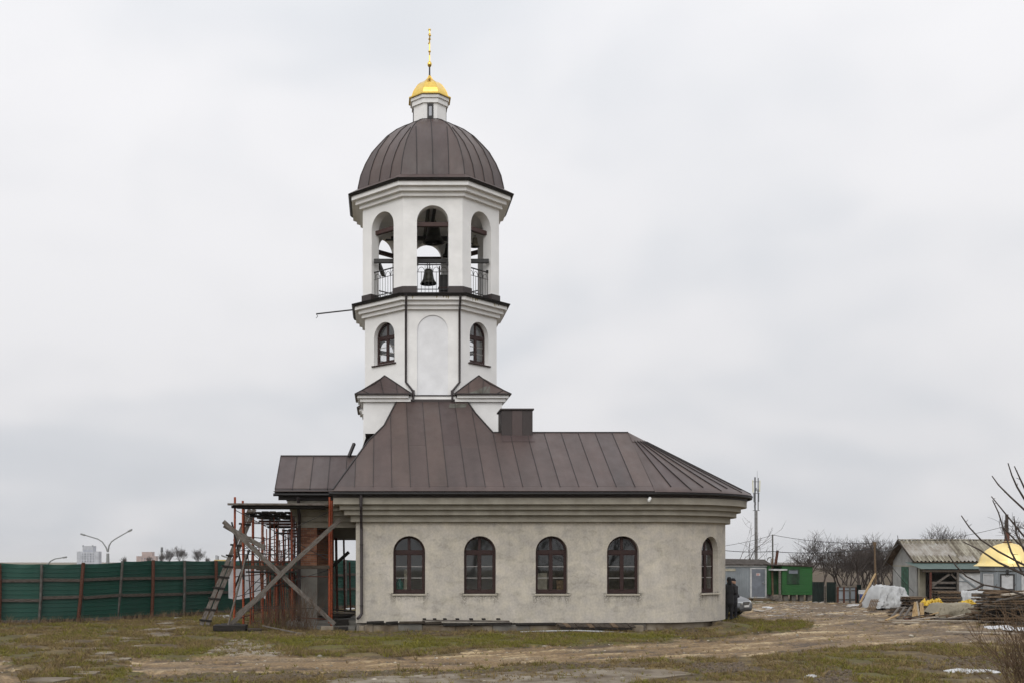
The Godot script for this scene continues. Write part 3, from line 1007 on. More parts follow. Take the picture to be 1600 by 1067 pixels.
func build_tower(ch: Node3D):
	# square base, seen as two white triangles beside the rising roof
	var sq := 2.82
	var b := MB.new()
	b.bx(TC + Vector3(-sq, 0, -sq), TC + Vector3(sq, 9.0, sq))
	obj("tower_base", b, M.white_render, ch)
	var ta := 2.78
	var th := 1.12
	# --- corner cornices and little pyramid roofs
	for sx in [-1.0, 1.0]:
		for sz in [-1.0, 1.0]:
			for s in [[0.24, 9.052, 9.19, 0.98], [0.13, 8.915, 9.05, 0.90]]:
				var ov: float = s[0]
				var k := MB.new()
				var x0: float = sx * (sq + ov)
				var z0: float = sz * (sq + ov)
				k.bx(TC + Vector3(x0, s[1], z0), TC + Vector3(sx * s[3], s[2], sz * (sq - 0.1)))
				k.bx(TC + Vector3(x0, s[1], sz * (sq - 0.1)), TC + Vector3(sx * (sq - 0.1), s[2], sz * s[3]))
				obj("corner_cornice", k, M.white_render, ch)
			var o: float = sq + 0.33
			var y := 9.20
			var apex := TC + Vector3(sx * (ta + th) * 0.5, 10.13, sz * (ta + th) * 0.5)
			var ring := [TC + Vector3(sx * 0.90, y + 0.03, sz * ta), TC + Vector3(sx * 0.86, y, sz * o), TC + Vector3(sx * o, y, sz * o), TC + Vector3(sx * o, y, sz * 0.86), TC + Vector3(sx * ta, y + 0.03, sz * 0.90)]
			var bend := (ring[2] as Vector3).lerp(apex, 0.66) - Vector3(0, 0.09, 0)
			var r := MB.new()
			for pair in [[0, 1], [3, 4]]: r.tri(ring[pair[0]], ring[pair[1]], apex)
			r.quad(ring[1], ring[2], bend, apex)
			r.quad(ring[2], ring[3], apex, bend)
			for i in 4: r.quad(ring[i], ring[i + 1], ring[i + 1] - Vector3(0, 0.035, 0), ring[i] - Vector3(0, 0.035, 0))
			r.quad(ring[1] - Vector3(0, 0.035, 0), ring[2] - Vector3(0, 0.035, 0), ring[3] - Vector3(0, 0.035, 0), TC + Vector3(sx * ta, y - 0.035, sz * ta))
			var rf := obj("corner_roof", r, M["roof_metal_%d" % rng.randi_range(0, 3)], ch)
			var hp := MB.new()
			hp.bar(ring[2], bend, 0.045, 0.045)
			hp.bar(bend, apex, 0.045, 0.045)
			hp.bar(ring[1], apex, 0.045, 0.045)
			hp.bar(ring[3], apex, 0.045, 0.045)
			hp.bar(ring[1], ring[2], 0.04, 0.045)
			hp.bar(ring[2], ring[3], 0.04, 0.045)
			obj("hip_cap", hp, M.seam_metal, rf)
			for t in [0.25, 0.5, 0.75]:
				var se := MB.new()
				var foot: Vector3 = (ring[2] as Vector3).lerp(ring[1], t)
				var head: Vector3
				if t < 0.5: head = (ring[2] as Vector3).lerp(bend, t * 1.35)
				elif t < 0.6: head = bend.lerp(apex, 0.55)
				else: head = apex.lerp(ring[1], 0.42)
				se.bar(foot + Vector3(0, 0.012, 0), head + Vector3(0, 0.012, 0), 0.016, 0.03)
				obj("standing_seam", se, M.seam_metal, rf)
			if sx > 0 and sz > 0:
				var pa := MB.new()
				var nrm := Vector3(0, 0.012, 0.012)
				pa.tri((ring[1] as Vector3).lerp(ring[2], 0.25) + nrm, (ring[1] as Vector3).lerp(ring[2], 0.52) + nrm, (ring[2] as Vector3).lerp(bend, 0.9).lerp(ring[1], 0.12) + nrm)
				pa.tri((ring[1] as Vector3).lerp(ring[2], 0.52) + nrm, (ring[1] as Vector3).lerp(ring[2], 0.62) + nrm, (ring[2] as Vector3).lerp(bend, 0.88).lerp(ring[1], 0.06) + nrm)
				obj("patina_patch", pa, M.patina_metal, rf)
	# ledge between the corner roofs on each side
	for i in [0, 2, 4, 6]:
		var m := face_map(ta, th, i)
		var L := face_len(ta, th, i)
		var le := MB.new()
		le.face([m.call(0.17, 9.0, -0.09), m.call(L - 0.17, 9.0, -0.09), m.call(L - 0.17, 9.145, -0.09), m.call(0.17, 9.145, -0.09)], TC + Vector3(0, 9, 0), [Vector2.ZERO, Vector2.RIGHT, Vector2.ONE, Vector2.DOWN])
		le.quad(m.call(0.17, 9.145, -0.09), m.call(L - 0.17, 9.145, -0.09), m.call(L - 0.17, 9.145, 0.0), m.call(0.17, 9.145, 0.0))
		obj("ledge", le, M.white_render, ch)
		var lf := MB.new()
		lf.bar(m.call(0.1, 9.17, -0.06), m.call(L - 0.1, 9.17, -0.06), 0.12, 0.045)
		obj("ledge_flashing", lf, M.seam_metal, ch)
	# --- lower tier
	var lw := MB.new()
	for i in 8:
		var L := face_len(ta, th, i)
		var m := face_map(ta, th, i)
		var ops := [[L * 0.5, 0.63, 9.16, 11.81]]
		if i % 2 == 1: ops = [[L * 0.5 + (0.03 if i == 1 else -0.03 if i == 7 else 0.0), 0.60, 10.62, 11.735]]
		arch_sheet(lw, m, 0, L, 8.95, 12.7, ops, 9.0, 0.0, 0.30 if i % 2 == 1 else 0.05)
		if i % 2 == 1: arch_sheet(lw, m, 0.12, L - 0.12, 9.2, 12.7, ops, 9.0, 0.30, 0.0)
	obj("lower_tier_wall", lw, M.white_render, ch)
	var lfl := oct_prism(2.4, 0.98, 9.1, 9.3, TC)
	obj("tier_floor", lfl, M.white_render, ch)
	var lce := oct_prism(2.6, 1.05, 12.5, 12.7, TC)
	obj("tier_ceiling", lce, M.white_render, ch)
	for i in [0, 2, 4, 6]:
		# blind arch: a shallow niche with a cool-white back
		var m := face_map(ta, th, i)
		var L := face_len(ta, th, i)
		var hw := 0.66
		var outline := PackedVector2Array([Vector2(L * 0.5 - hw, 9.1), Vector2(L * 0.5 + hw, 9.1)])
		for k in 19: outline.append(Vector2(L * 0.5 + cos(PI * k / 18.0) * hw, 11.81 + sin(PI * k / 18.0) * hw))
		var pn := MB.new()
		pn.plate(outline, func(v: Vector2): return m.call(v.x, v.y, 0.07), (m.call(0, 0, -0.02) - m.call(0, 0, 0.0)))
		obj("blind_arch", pn, M.blind_render, ch)
	for i in [1, 3, 5, 7]:
		var L := face_len(ta, th, i)
		var m := face_map(ta, th, i)
		var o := arched_window(0.595, 1.113, ch)
		frame_at(o, m.call(L * 0.5 + (0.03 if i == 1 else -0.03 if i == 7 else 0.0), 10.622, 0.20), m.call(0, 0, -1.0) - m.call(0, 0, 0.0))
		var sl := MB.new()
		sl.bx(Vector3(-0.70, -0.07, -0.02), Vector3(0.70, -0.02, 0.27), 0.008)
		obj("sill", sl, M.frame_wood, o)
	# --- lower cornice, gutter, skirt
	for s in [[0.14, 12.645, 12.80], [0.27, 12.80, 12.965], [0.42, 12.965, 13.11]]:
		obj("cornice_band", oct_prism(ta + s[0], th + s[0] * 0.414, s[1] + 0.001, s[2], TC), M.white_render, ch)
	obj("gutter", oct_prism(ta + 0.50, th + 0.2, 13.112, 13.215, TC, ta + 0.56, th + 0.23), M.gutter_metal, ch)
	obj("skirt_roof", oct_prism(ta + 0.52, th + 0.21, 13.216, 13.32, TC, 2.95, 1.24), M.fascia_metal, ch)
	for s in [-1.0, 1.0]:
		var zf := TC.z + ta
		var dp := MB.new()
		var x: float = TC.x + s * 1.09
		var x2: float = TC.x + s * 0.79
		dp.tube([Vector3(x, 13.13, zf + 0.50), Vector3(x, 12.97, zf + 0.48), Vector3(x, 12.58, zf + 0.06), Vector3(x, 9.72, zf + 0.06), Vector3(x2, 9.34, zf + 0.10), Vector3(x2, 8.95, zf + 0.12)], [0.046], 8)
		dp.tube([Vector3(x2, 9.38, zf + 0.10), Vector3(x2, 9.16, zf + 0.11)], [0.06], 8)
		obj("downpipe", dp, M.pipe_metal, ch)
	# yellow drip stains on the top band, most on the right-hand diagonal
	var sg := RandomNumberGenerator.new()
	sg.seed = 6
	for i in [0, 0, 0, 0, 0, 1, 1, 1, 1, 1, 1, 1, 1, 1, 1]:
		var L := face_len(ta + 0.42, th + 0.174, i)
		var m := face_map(ta + 0.42, th + 0.174, i)
		var u := sg.randf_range(0.1, 0.8) * L
		var ds := MB.new()
		var w := sg.randf_range(0.012, 0.035)
		var lo := 13.108 - sg.randf_range(0.07, 0.135)
		ds.plate(PackedVector2Array([Vector2(u - w * 0.5, lo), Vector2(u + w * 0.4, lo + 0.02), Vector2(u + w, 13.108), Vector2(u - w, 13.108)]), func(v: Vector2): return m.call(v.x, v.y, 0.0), m.call(0, 0, -0.003) - m.call(0, 0, 0.0))
		obj("drip_stain", ds, M.drip_stain, ch)
	# --- belfry
	var a := 2.87
	var h := 1.206
	var bw := MB.new()
	var bi := MB.new()
	for i in 8:
		var L := face_len(a, h, i)
		var m := face_map(a, h, i)
		var ops := [[L * 0.5, 0.643, 13.33, 16.23]]
		arch_sheet(bw, m, 0, L, 13.3, 17.3, ops, 9.0, 0.0, 0.42)
		arch_sheet(bi, m, 0.16, L - 0.16, 13.3, 17.3, ops, 9.0, 0.42, 0.0)
	obj("belfry_wall", bw, M.white_render, ch)
	obj("belfry_inner_wall", bi, M.white_render, ch)
	obj("belfry_floor", oct_prism(2.6, 1.06, 13.2, 13.34, TC), M.fascia_metal, ch)
	obj("belfry_ceiling", oct_prism(2.8, 1.16, 17.15, 17.25, TC), M.white_render, ch)
	# dark metal shoes round the pier feet
	for i in 8:
		var m := face_map(a, h, i)
		var m2 := face_map(a, h, (i + 1) % 8)
		var L := face_len(a, h, i)
		var sh := MB.new()
		var y1 := 13.58
		var L2 := 0.55
		var q := [m.call(L * 0.5 + 0.635, 13.28, -0.05), m.call(L + 0.02, 13.28, -0.05), m2.call(face_len(a, h, (i + 1) % 8) * 0.5 - 0.635, 13.28, -0.05)]
		for k in 2:
			sh.quad(q[k], q[k + 1], q[k + 1] + Vector3(0, 0.3, 0), q[k] + Vector3(0, 0.3, 0))
		var inn := [m.call(L * 0.5 + 0.635, 13.28, 0.42), m2.call(face_len(a, h, (i + 1) % 8) * 0.5 - 0.635, 13.28, 0.42)]
		sh.quad(inn[0], q[0], q[0] + Vector3(0, 0.3, 0), inn[0] + Vector3(0, 0.3, 0))
		sh.quad(q[2], inn[1], inn[1] + Vector3(0, 0.3, 0), q[2] + Vector3(0, 0.3, 0))
		for k in 2: sh.tri(q[k] + Vector3(0, 0.3, 0), q[k + 1] + Vector3(0, 0.3, 0), (inn[0] + inn[1]) * 0.5 + Vector3(0, 0.3, 0))
		obj("pier_shoe", sh, M.fascia_metal, ch)
	# railings in the openings
	for i in 8:
		var L := face_len(a, h, i)
		var m := face_map(a, h, i)
		var r := MB.new()
		var u0 := L * 0.5 - 0.64
		var u1 := L * 0.5 + 0.64
		var dpt := 0.16
		r.bar(m.call(u0, 14.50, dpt), m.call(u1, 14.50, dpt), 0.05, 0.04)
		r.bar(m.call(u0, 14.20, dpt), m.call(u1, 14.20, dpt), 0.02, 0.02)
		r.bar(m.call(u0, 13.50, dpt), m.call(u1, 13.50, dpt), 0.03, 0.03)
		for k in 9:
			var u := lerpf(u0 + 0.03, u1 - 0.03, k / 8.0)
			r.bar(m.call(u, 13.34, dpt), m.call(u, 14.5 if k % 2 == 0 else 14.22, dpt), 0.018, 0.018)
		for k in 4:
			var uc := lerpf(u0 + 0.03, u1 - 0.03, (k + 0.5) / 4.0)
			var pts := []
			for j in 9: pts.append(m.call(uc + cos(PI * j / 8) * 0.135, 14.20 + sin(PI * j / 8) * 0.20, dpt))
			r.tube(pts, [0.010], 4)
		for u in [u0 + 0.02, u1 - 0.02]: r.bx(m.call(u - 0.05, 14.47, dpt + 0.05), m.call(u + 0.05, 14.60, dpt - 0.05))
		obj("railing", r, M.iron_dark, ch)
		var bm := MB.new()
		bm.bar(m.call(L * 0.5 - 0.80, 16.17, 0.30), m.call(L * 0.5 + 0.80, 16.17, 0.30), 0.16, 0.17, Vector3.UP, 0.01)
		obj("bell_beam", bm, M.beam_red, ch)
	# beams that carry the inner bells
	var b2 := MB.new()
	b2.bar(TC + Vector3(-2.4, 14.93, 1.65), TC + Vector3(2.4, 14.93, 1.65), 0.14, 0.17, Vector3.UP, 0.01)
	obj("bell_beam", b2, M.iron_dark, ch)
	var b3 := MB.new()
	b3.bar(TC + Vector3(-0.13, 17.1, -2.4), TC + Vector3(-0.13, 17.1, 2.3), 0.12, 0.2)
	b3.bar(TC + Vector3(0.13, 17.1, -2.4), TC + Vector3(0.13, 17.1, 2.3), 0.12, 0.2)
	obj("bell_beam", b3, M.iron_dark, ch)
	var b4 := MB.new()
	b4.bar(TC + Vector3(-1.9, 16.9, -1.9), TC + Vector3(1.9, 16.9, -1.9), 0.14, 0.18)
	b4.bar(TC + Vector3(-2.3, 15.2, 1.2), TC + Vector3(-2.0, 15.2, -1.6), 0.14, 0.18)
	obj("bell_beam", b4, M.iron_dark, ch)
	# --- upper cornice and gutter
	for s in [[0.14, 17.21, 17.37], [0.305, 17.37, 17.54], [0.465, 17.54, 17.71]]:
		obj("cornice_band", oct_prism(a + s[0], h + s[0] * 0.414, s[1] + 0.001, s[2], TC), M.white_render, ch)
	obj("gutter", oct_prism(a + 0.54, h + 0.22, 17.712, 17.80, TC, a + 0.61, h + 0.25), M.gutter_metal, ch)
	# --- big dome: eight faces of standing-seam sheets
	var prof := [[3.46, 17.81], [3.13, 18.02], [3.07, 18.06], [2.95, 18.64], [2.75, 19.16], [2.48, 19.68], [2.195, 20.05], [1.835, 20.48], [1.432, 20.83], [1.067, 21.06], [0.72, 21.24]]
	var core := MB.new()
	var rings := []
	for p in prof: rings.append(oct3(p[0] - 0.02, (p[0] - 0.02) * 0.42, p[1], TC))
	core.loft(rings)
	var dome := obj("dome", core, M.seam_metal, ch)
	for i in 8:
		var hw := []
		for p in prof: hw.append(face_len(p[0], p[0] * 0.42, i) * 0.5)
		var s0: float = hw[2] * 0.5
		var lo := [-99.0, -s0, 0.0, s0]
		var up := [-s0, 0.0, s0, 99.0]
		for k in 4:
			var p := MB.new()
			p.smooth = true
			for j in range(2, prof.size() - 1):
				var m0 := face_map(prof[j][0], prof[j][0] * 0.42, i)
				var m1 := face_map(prof[j + 1][0], prof[j + 1][0] * 0.42, i)
				var a0 := clampf(lo[k], -hw[j], hw[j])
				var b0 := clampf(up[k], -hw[j], hw[j])
				var a1 := clampf(lo[k], -hw[j + 1], hw[j + 1])
				var b1 := clampf(up[k], -hw[j + 1], hw[j + 1])
				if b0 - a0 < 0.01 and b1 - a1 < 0.01: continue
				p.quad(m0.call(hw[j] + a0, prof[j][1], 0), m0.call(hw[j] + b0, prof[j][1], 0), m1.call(hw[j + 1] + b1, prof[j + 1][1], 0), m1.call(hw[j + 1] + a1, prof[j + 1][1], 0))
			obj("roof_panel", p, M["roof_metal_%d" % rng.randi_range(0, 4)], dome)
		for e in [-s0, 0.0, s0, 99.0]:
			var pts := []
			for j in range(2, prof.size()):
				if e < 90.0 and absf(e) > hw[j]: break
				var m0 := face_map(prof[j][0] + 0.012, (prof[j][0] + 0.012) * 0.42, i)
				pts.append(m0.call(hw[j] + minf(e, hw[j]), prof[j][1] + 0.008, 0))
			var s := MB.new()
			s.tube(pts, [0.017], 5)
			obj("standing_seam" if e < 90.0 else "hip_cap", s, M.seam_metal, dome)
		var es := MB.new()
		for j in 2:
			var m0 := face_map(prof[j][0], prof[j][0] * 0.42, i)
			var m1 := face_map(prof[j + 1][0], prof[j + 1][0] * 0.42, i)
			es.quad(m0.call(0, prof[j][1], 0), m0.call(hw[j] * 2, prof[j][1], 0), m1.call(hw[j + 1] * 2, prof[j + 1][1], 0), m1.call(0, prof[j + 1][1], 0))
		obj("eaves_strip", es, M.roof_metal_4, dome)
	# --- lantern drum
	var dr := obj("lantern_drum", oct_prism(0.69, 0.29, 21.15, 22.0, TC), M.white_render, ch)
	obj("drum_flashing", oct_prism(0.75, 0.32, 21.13, 21.27, TC, 0.71, 0.30), M.seam_metal, dr)
	obj("drum_cornice", oct_prism(0.76, 0.32, 21.93, 22.13, TC), M.white_render, dr)
	obj("drum_cornice", oct_prism(0.82, 0.345, 22.131, 22.26, TC), M.white_render, dr)
	for i in [0, 2, 4, 6]:
		var m := face_map(0.69, 0.29, i)
		var wf := MB.new()
		var o2: Vector3 = m.call(0, 0, -0.03) - m.call(0, 0, 0)
		for bb in [[0.16, 0.225], [0.355, 0.42]]:
			wf.plate(PackedVector2Array([Vector2(bb[0], 21.28), Vector2(bb[1], 21.28), Vector2(bb[1], 21.90), Vector2(bb[0], 21.90)]), func(v: Vector2): return m.call(v.x, v.y, 0), o2)
		for bb in [[21.28, 21.38], [21.80, 21.90]]:
			wf.plate(PackedVector2Array([Vector2(0.225, bb[0]), Vector2(0.355, bb[0]), Vector2(0.355, bb[1]), Vector2(0.225, bb[1])]), func(v: Vector2): return m.call(v.x, v.y, 0), o2)
		var lo := obj("lantern_window", wf, M.iron_dark, dr)
		var pa := MB.new()
		pa.plate(PackedVector2Array([Vector2(0.225, 21.38), Vector2(0.355, 21.38), Vector2(0.355, 21.80), Vector2(0.225, 21.80)]), func(v: Vector2): return m.call(v.x, v.y, 0), o2 * 0.3)
		obj("pane", pa, M.block_white, lo)
	# --- gold cupola, ball and cross
	var gp := [[0.895, 22.27], [0.90, 22.31], [0.79, 22.36], [0.765, 22.40], [0.745, 22.48], [0.70, 22.60], [0.645, 22.70], [0.52, 22.90], [0.40, 23.015], [0.27, 23.09], [0.18, 23.15], [0.115, 23.23], [0.066, 23.32], [0.03, 23.40]]
	var gd := MB.new()
	var gr := []
	for p in gp: gr.append(oct3(p[0], p[0] * 0.42, p[1], TC))
	gd.loft(gr)
	var cup := obj("cupola", gd, M.gold_leaf, ch)
	for i in 8:
		var s := MB.new()
		var pts := []
		for j in range(2, gp.size()):
			var cc := oct(gp[j][0] + 0.004, gp[j][0] * 0.42)
			pts.append(TC + Vector3(cc[i].x, gp[j][1], cc[i].y))
		s.tube(pts, [0.009], 4)
		obj("cupola_rib", s, M.gold_leaf, cup)
	var rod := MB.new()
	rod.tube([TC + Vector3(0, 23.36, 0), TC + Vector3(0, 23.80, 0)], [0.036, 0.030], 8)
	obj("cross_stem", rod, M.iron_dark, cup)
	var ball := MB.new()
	ball.lathe([Vector2(0.0, 23.76), Vector2(0.05, 23.775), Vector2(0.085, 23.83), Vector2(0.098, 23.89), Vector2(0.085, 23.95), Vector2(0.05, 24.0), Vector2(0.03, 24.02)], 14, TC)
	obj("cross_ball", ball, M.gold_leaf, cup)
	var cr := MB.new()
	cr.box(Transform3D(Basis(), TC + Vector3(0, 24.68, 0)), Vector3(0.05, 1.36, 0.075), 0.01)
	cr.box(Transform3D(Basis(), TC + Vector3(0, 24.96, 0)), Vector3(0.045, 0.07, 0.72), 0.01)
	cr.box(Transform3D(Basis(), TC + Vector3(0, 25.16, 0)), Vector3(0.045, 0.06, 0.34), 0.01)
	cr.box(Transform3D(Basis(Vector3.RIGHT, 0.42), TC + Vector3(0, 24.44, 0)), Vector3(0.045, 0.06, 0.44), 0.01)
	for y in [24.44, 24.98, 25.17, 25.38]:
		cr.lathe([Vector2(0.0, y - 0.055), Vector2(0.052, y - 0.03), Vector2(0.06, y), Vector2(0.052, y + 0.03), Vector2(0.0, y + 0.055)], 8, TC)
	for z in [-0.36, 0.36]: cr.lathe([Vector2(0.0, 24.91), Vector2(0.05, 24.94), Vector2(0.05, 24.98), Vector2(0.0, 25.01)], 8, TC + Vector3(0, 0, z))
	obj("cross", cr, M.gold_leaf, cup)
	# hoist bar that sticks out of the lower cornice
	var hb := MB.new()
	hb.bar(at(556, 484.0, 45.9), at(494, 491, 45.7), 0.05, 0.05)
	hb.tube([at(494.5, 491.5, 45.7), at(496.5, 494.5, 45.7), at(494, 497.5, 45.7)], [0.012], 4)
	obj("hoist_bar", hb, M.iron_dark, ch)

func bell(label: String, x: float, y_top: float, z: float, height: float, r: float, m: Material, hang: float):
	var o := thing("church_bell", label, "bell", Vector3(TC.x + x, y_top - height, TC.z + z), 0, "bells hanging in the belfry")
	var b := MB.new()
	b.lathe([Vector2(r * 0.86, 0.02 * height), Vector2(r, 0.0), Vector2(r * 1.0, height * 0.06), Vector2(r * 0.82, height * 0.17), Vector2(r * 0.66, height * 0.34), Vector2(r * 0.57, height * 0.58), Vector2(r * 0.53, height * 0.80), Vector2(r * 0.44, height * 0.92), Vector2(r * 0.2, height * 0.98), Vector2(0.0, height)], 20)
	b.lathe([Vector2(r * 0.86, 0.02 * height), Vector2(r * 0.66, height * 0.36), Vector2(r * 0.5, height * 0.85), Vector2(0.0, height * 0.9)], 20)
	obj("bell_body", b, m, o)
	var c := MB.new()
	for s in [-1.0, 1.0]:
		c.bar(Vector3(s * r * 0.14, height * 0.95, 0), Vector3(s * r * 0.14, height + hang, 0), r * 0.1, r * 0.1)
	c.bar(Vector3(-r * 0.3, height + hang * 0.5, 0), Vector3(r * 0.3, height + hang * 0.5, 0), r * 0.1, r * 0.1)
	obj("hanger", c, M.iron_dark, o)
	var k := MB.new()
	k.tube([Vector3(0, height * 0.8, 0), Vector3(0, height * 0.1, 0), Vector3(0, -0.02, 0)], [r * 0.06, r * 0.10, r * 0.14], 6)
	obj("clapper", k, M.iron_dark, o)

func build_bells():
	bell("largest dark bronze bell hanging high in the middle of the belfry", 0.18, 16.96, 0.0, 0.80, 0.47, M.bell_bronze, 0.16)
	bell("dark bell hanging low behind the railing of the front belfry arch", -0.12, 14.62, 1.65, 0.65, 0.345, M.bell_bronze, 0.30)
	var spots := [[1.30, 16.08, 1.62, 0.30, 0.14], [1.60, 16.08, 1.45, 0.36, 0.17], [1.86, 16.08, 1.16, 0.42, 0.20]]
	var words := ["smallest pale bell of three under the right belfry beam", "middle pale bell of three under the right belfry beam", "largest pale bell of three under the right belfry beam"]
	for i in 3: bell(words[i], spots[i][0], spots[i][1], spots[i][2], spots[i][3], spots[i][4], M.bell_pale, 0.08)
	bell("dark bell in the shade at the right rear of the belfry", 0.95, 16.72, -1.9, 0.62, 0.30, M.bell_bronze, 0.15)
	bell("dark bell in the shade at the left rear of the belfry", -1.15, 16.72, -1.9, 0.55, 0.27, M.bell_bronze, 0.15)
	var cb := thing("control_cabinet", "dark cabinet with drawn rope standing on the belfry floor beside the low bell", "cabinet", TC + Vector3(0.62, 13.34, 0.6))
	var b := MB.new()
	b.bx(Vector3(-0.22, 0.0, -0.2), Vector3(0.3, 1.25, 0.2), 0.02)
	obj("cabinet_body", b, M.iron_dark, cb)
	var sh := MB.new()
	sh.bx(Vector3(-0.3, 0.62, 0.2), Vector3(0.32, 0.68, 0.42), 0.01)
	sh.bar(Vector3(-0.25, 0.0, 0.38), Vector3(-0.25, 1.55, 0.38), 0.05, 0.05)
	obj("stand", sh, M.beam_red, cb)
	var rope := MB.new()
	rope.tube([Vector3(-0.2, 1.2, 0.2), Vector3(-0.5, 1.78, 0.9), Vector3(-1.2, 1.72, 1.2)], [0.008], 4)
	obj("rope", rope, M.wire_black, cb)

# ---------- the ground ----------
var regions := {}
func poly(pts: Array) -> PackedVector2Array:
	var r := PackedVector2Array()
	for p in pts:
		var g := gnd(p[0], p[1])
		r.append(Vector2(g.x, g.z))
	return r

func setup_regions():
	regions.track = [
		poly([[205, 1056], [205, 1028], [330, 1024], [450, 1021], [600, 1027], [700, 1020], [800, 1011], [900, 1006], [1000, 1003], [1100, 997], [1205, 988], [1262, 982], [1272, 973], [1240, 968], [1168, 966], [1150, 961], [1155, 946], [1235, 938], [1345, 932], [1480, 932], [1700, 930], [1700, 1004], [1500, 1005], [1400, 1006], [1300, 1013], [1205, 1022], [1100, 1026], [1000, 1030], [900, 1034], [800, 1038], [700, 1046], [600, 1049], [400, 1051]]),
		poly([[-60, 1024], [18, 1028], [34, 1070], [34, 1130], [-90, 1130]]),
	]
	regions.gravel = [poly([[335, 1008], [385, 998], [412, 1003], [452, 1022], [330, 1026]])]
	regions.green = [poly([[420, 1000], [520, 993], [700, 994], [900, 989], [1010, 990], [1060, 996], [1000, 1001], [860, 1006], [740, 1010], [600, 1015], [470, 1014]]), poly([[230, 1020], [330, 1012], [345, 1022], [250, 1030]]), poly([[170, 1067], [180, 1046], [208, 1044], [212, 1067]]), poly([[1140, 985], [1180, 970], [1262, 972], [1255, 984], [1200, 988]])]
	regions.bare = [poly([[200, 1056], [400, 1052], [700, 1048], [860, 1040], [960, 1036], [1040, 1034], [1000, 1042], [760, 1050], [500, 1060], [200, 1064]]), poly([[1080, 1040], [1160, 1036], [1180, 1050], [1100, 1052]]), poly([[1290, 1050], [1330, 1048], [1330, 1075], [1270, 1072]]), poly([[1440, 1030], [1540, 1026], [1600, 1036], [1600, 1052], [1450, 1044]]), poly([[560, 988], [700, 986], [720, 992], [560, 994]]), poly([[1010, 986], [1040, 976], [1135, 971], [1135, 982], [1080, 990]])]
	regions.slab = [poly([[512, 1064], [560, 1058], [700, 1054], [800, 1050], [985, 1043], [1065, 1050], [1085, 1055], [1020, 1060], [960, 1072], [900, 1090], [500, 1090]])]

func inside(key: String, p: Vector2) -> bool:
	for g in regions[key]:
		if Geometry2D.is_point_in_polygon(p, g): return true
	return false

func ground_y(x: float, z: float) -> float:
	var y := nz.get_noise_2d(x * 4.0, z * 4.0) * 0.05 + nz.get_noise_2d(x * 17.0, z * 17.0) * 0.022
	y += 0.27 * exp(-((x - 12.2) * (x - 12.2) / 3.2 + (z + 0.6) * (z + 0.6) / 3.0))
	# beyond the yard the land falls away into a valley
	y -= 13.0 * smoothstep(72.0, 1600.0, Vector2(x, z - EYE.z).length())
	# the floor under the church stays low
	if x > -3.5 and x < 12.0 and z < 0.2 and z > -12.0: y = minf(y, 0.0)
	return y

func spread(lo: float, hi_: float, fine_lo: float, fine_hi: float, step: float) -> PackedFloat32Array:
	var r := PackedFloat32Array()
	var x := fine_lo
	while x < fine_hi + 0.001:
		r.append(x)
		x += step
	var s := step
	x = fine_hi
	while x < hi_:
		s *= 1.35
		x += s
		r.append(minf(x, hi_))
	s = step
	x = fine_lo
	while x > lo:
		s *= 1.35
		x -= s
		r.insert(0, maxf(x, lo))
	return r

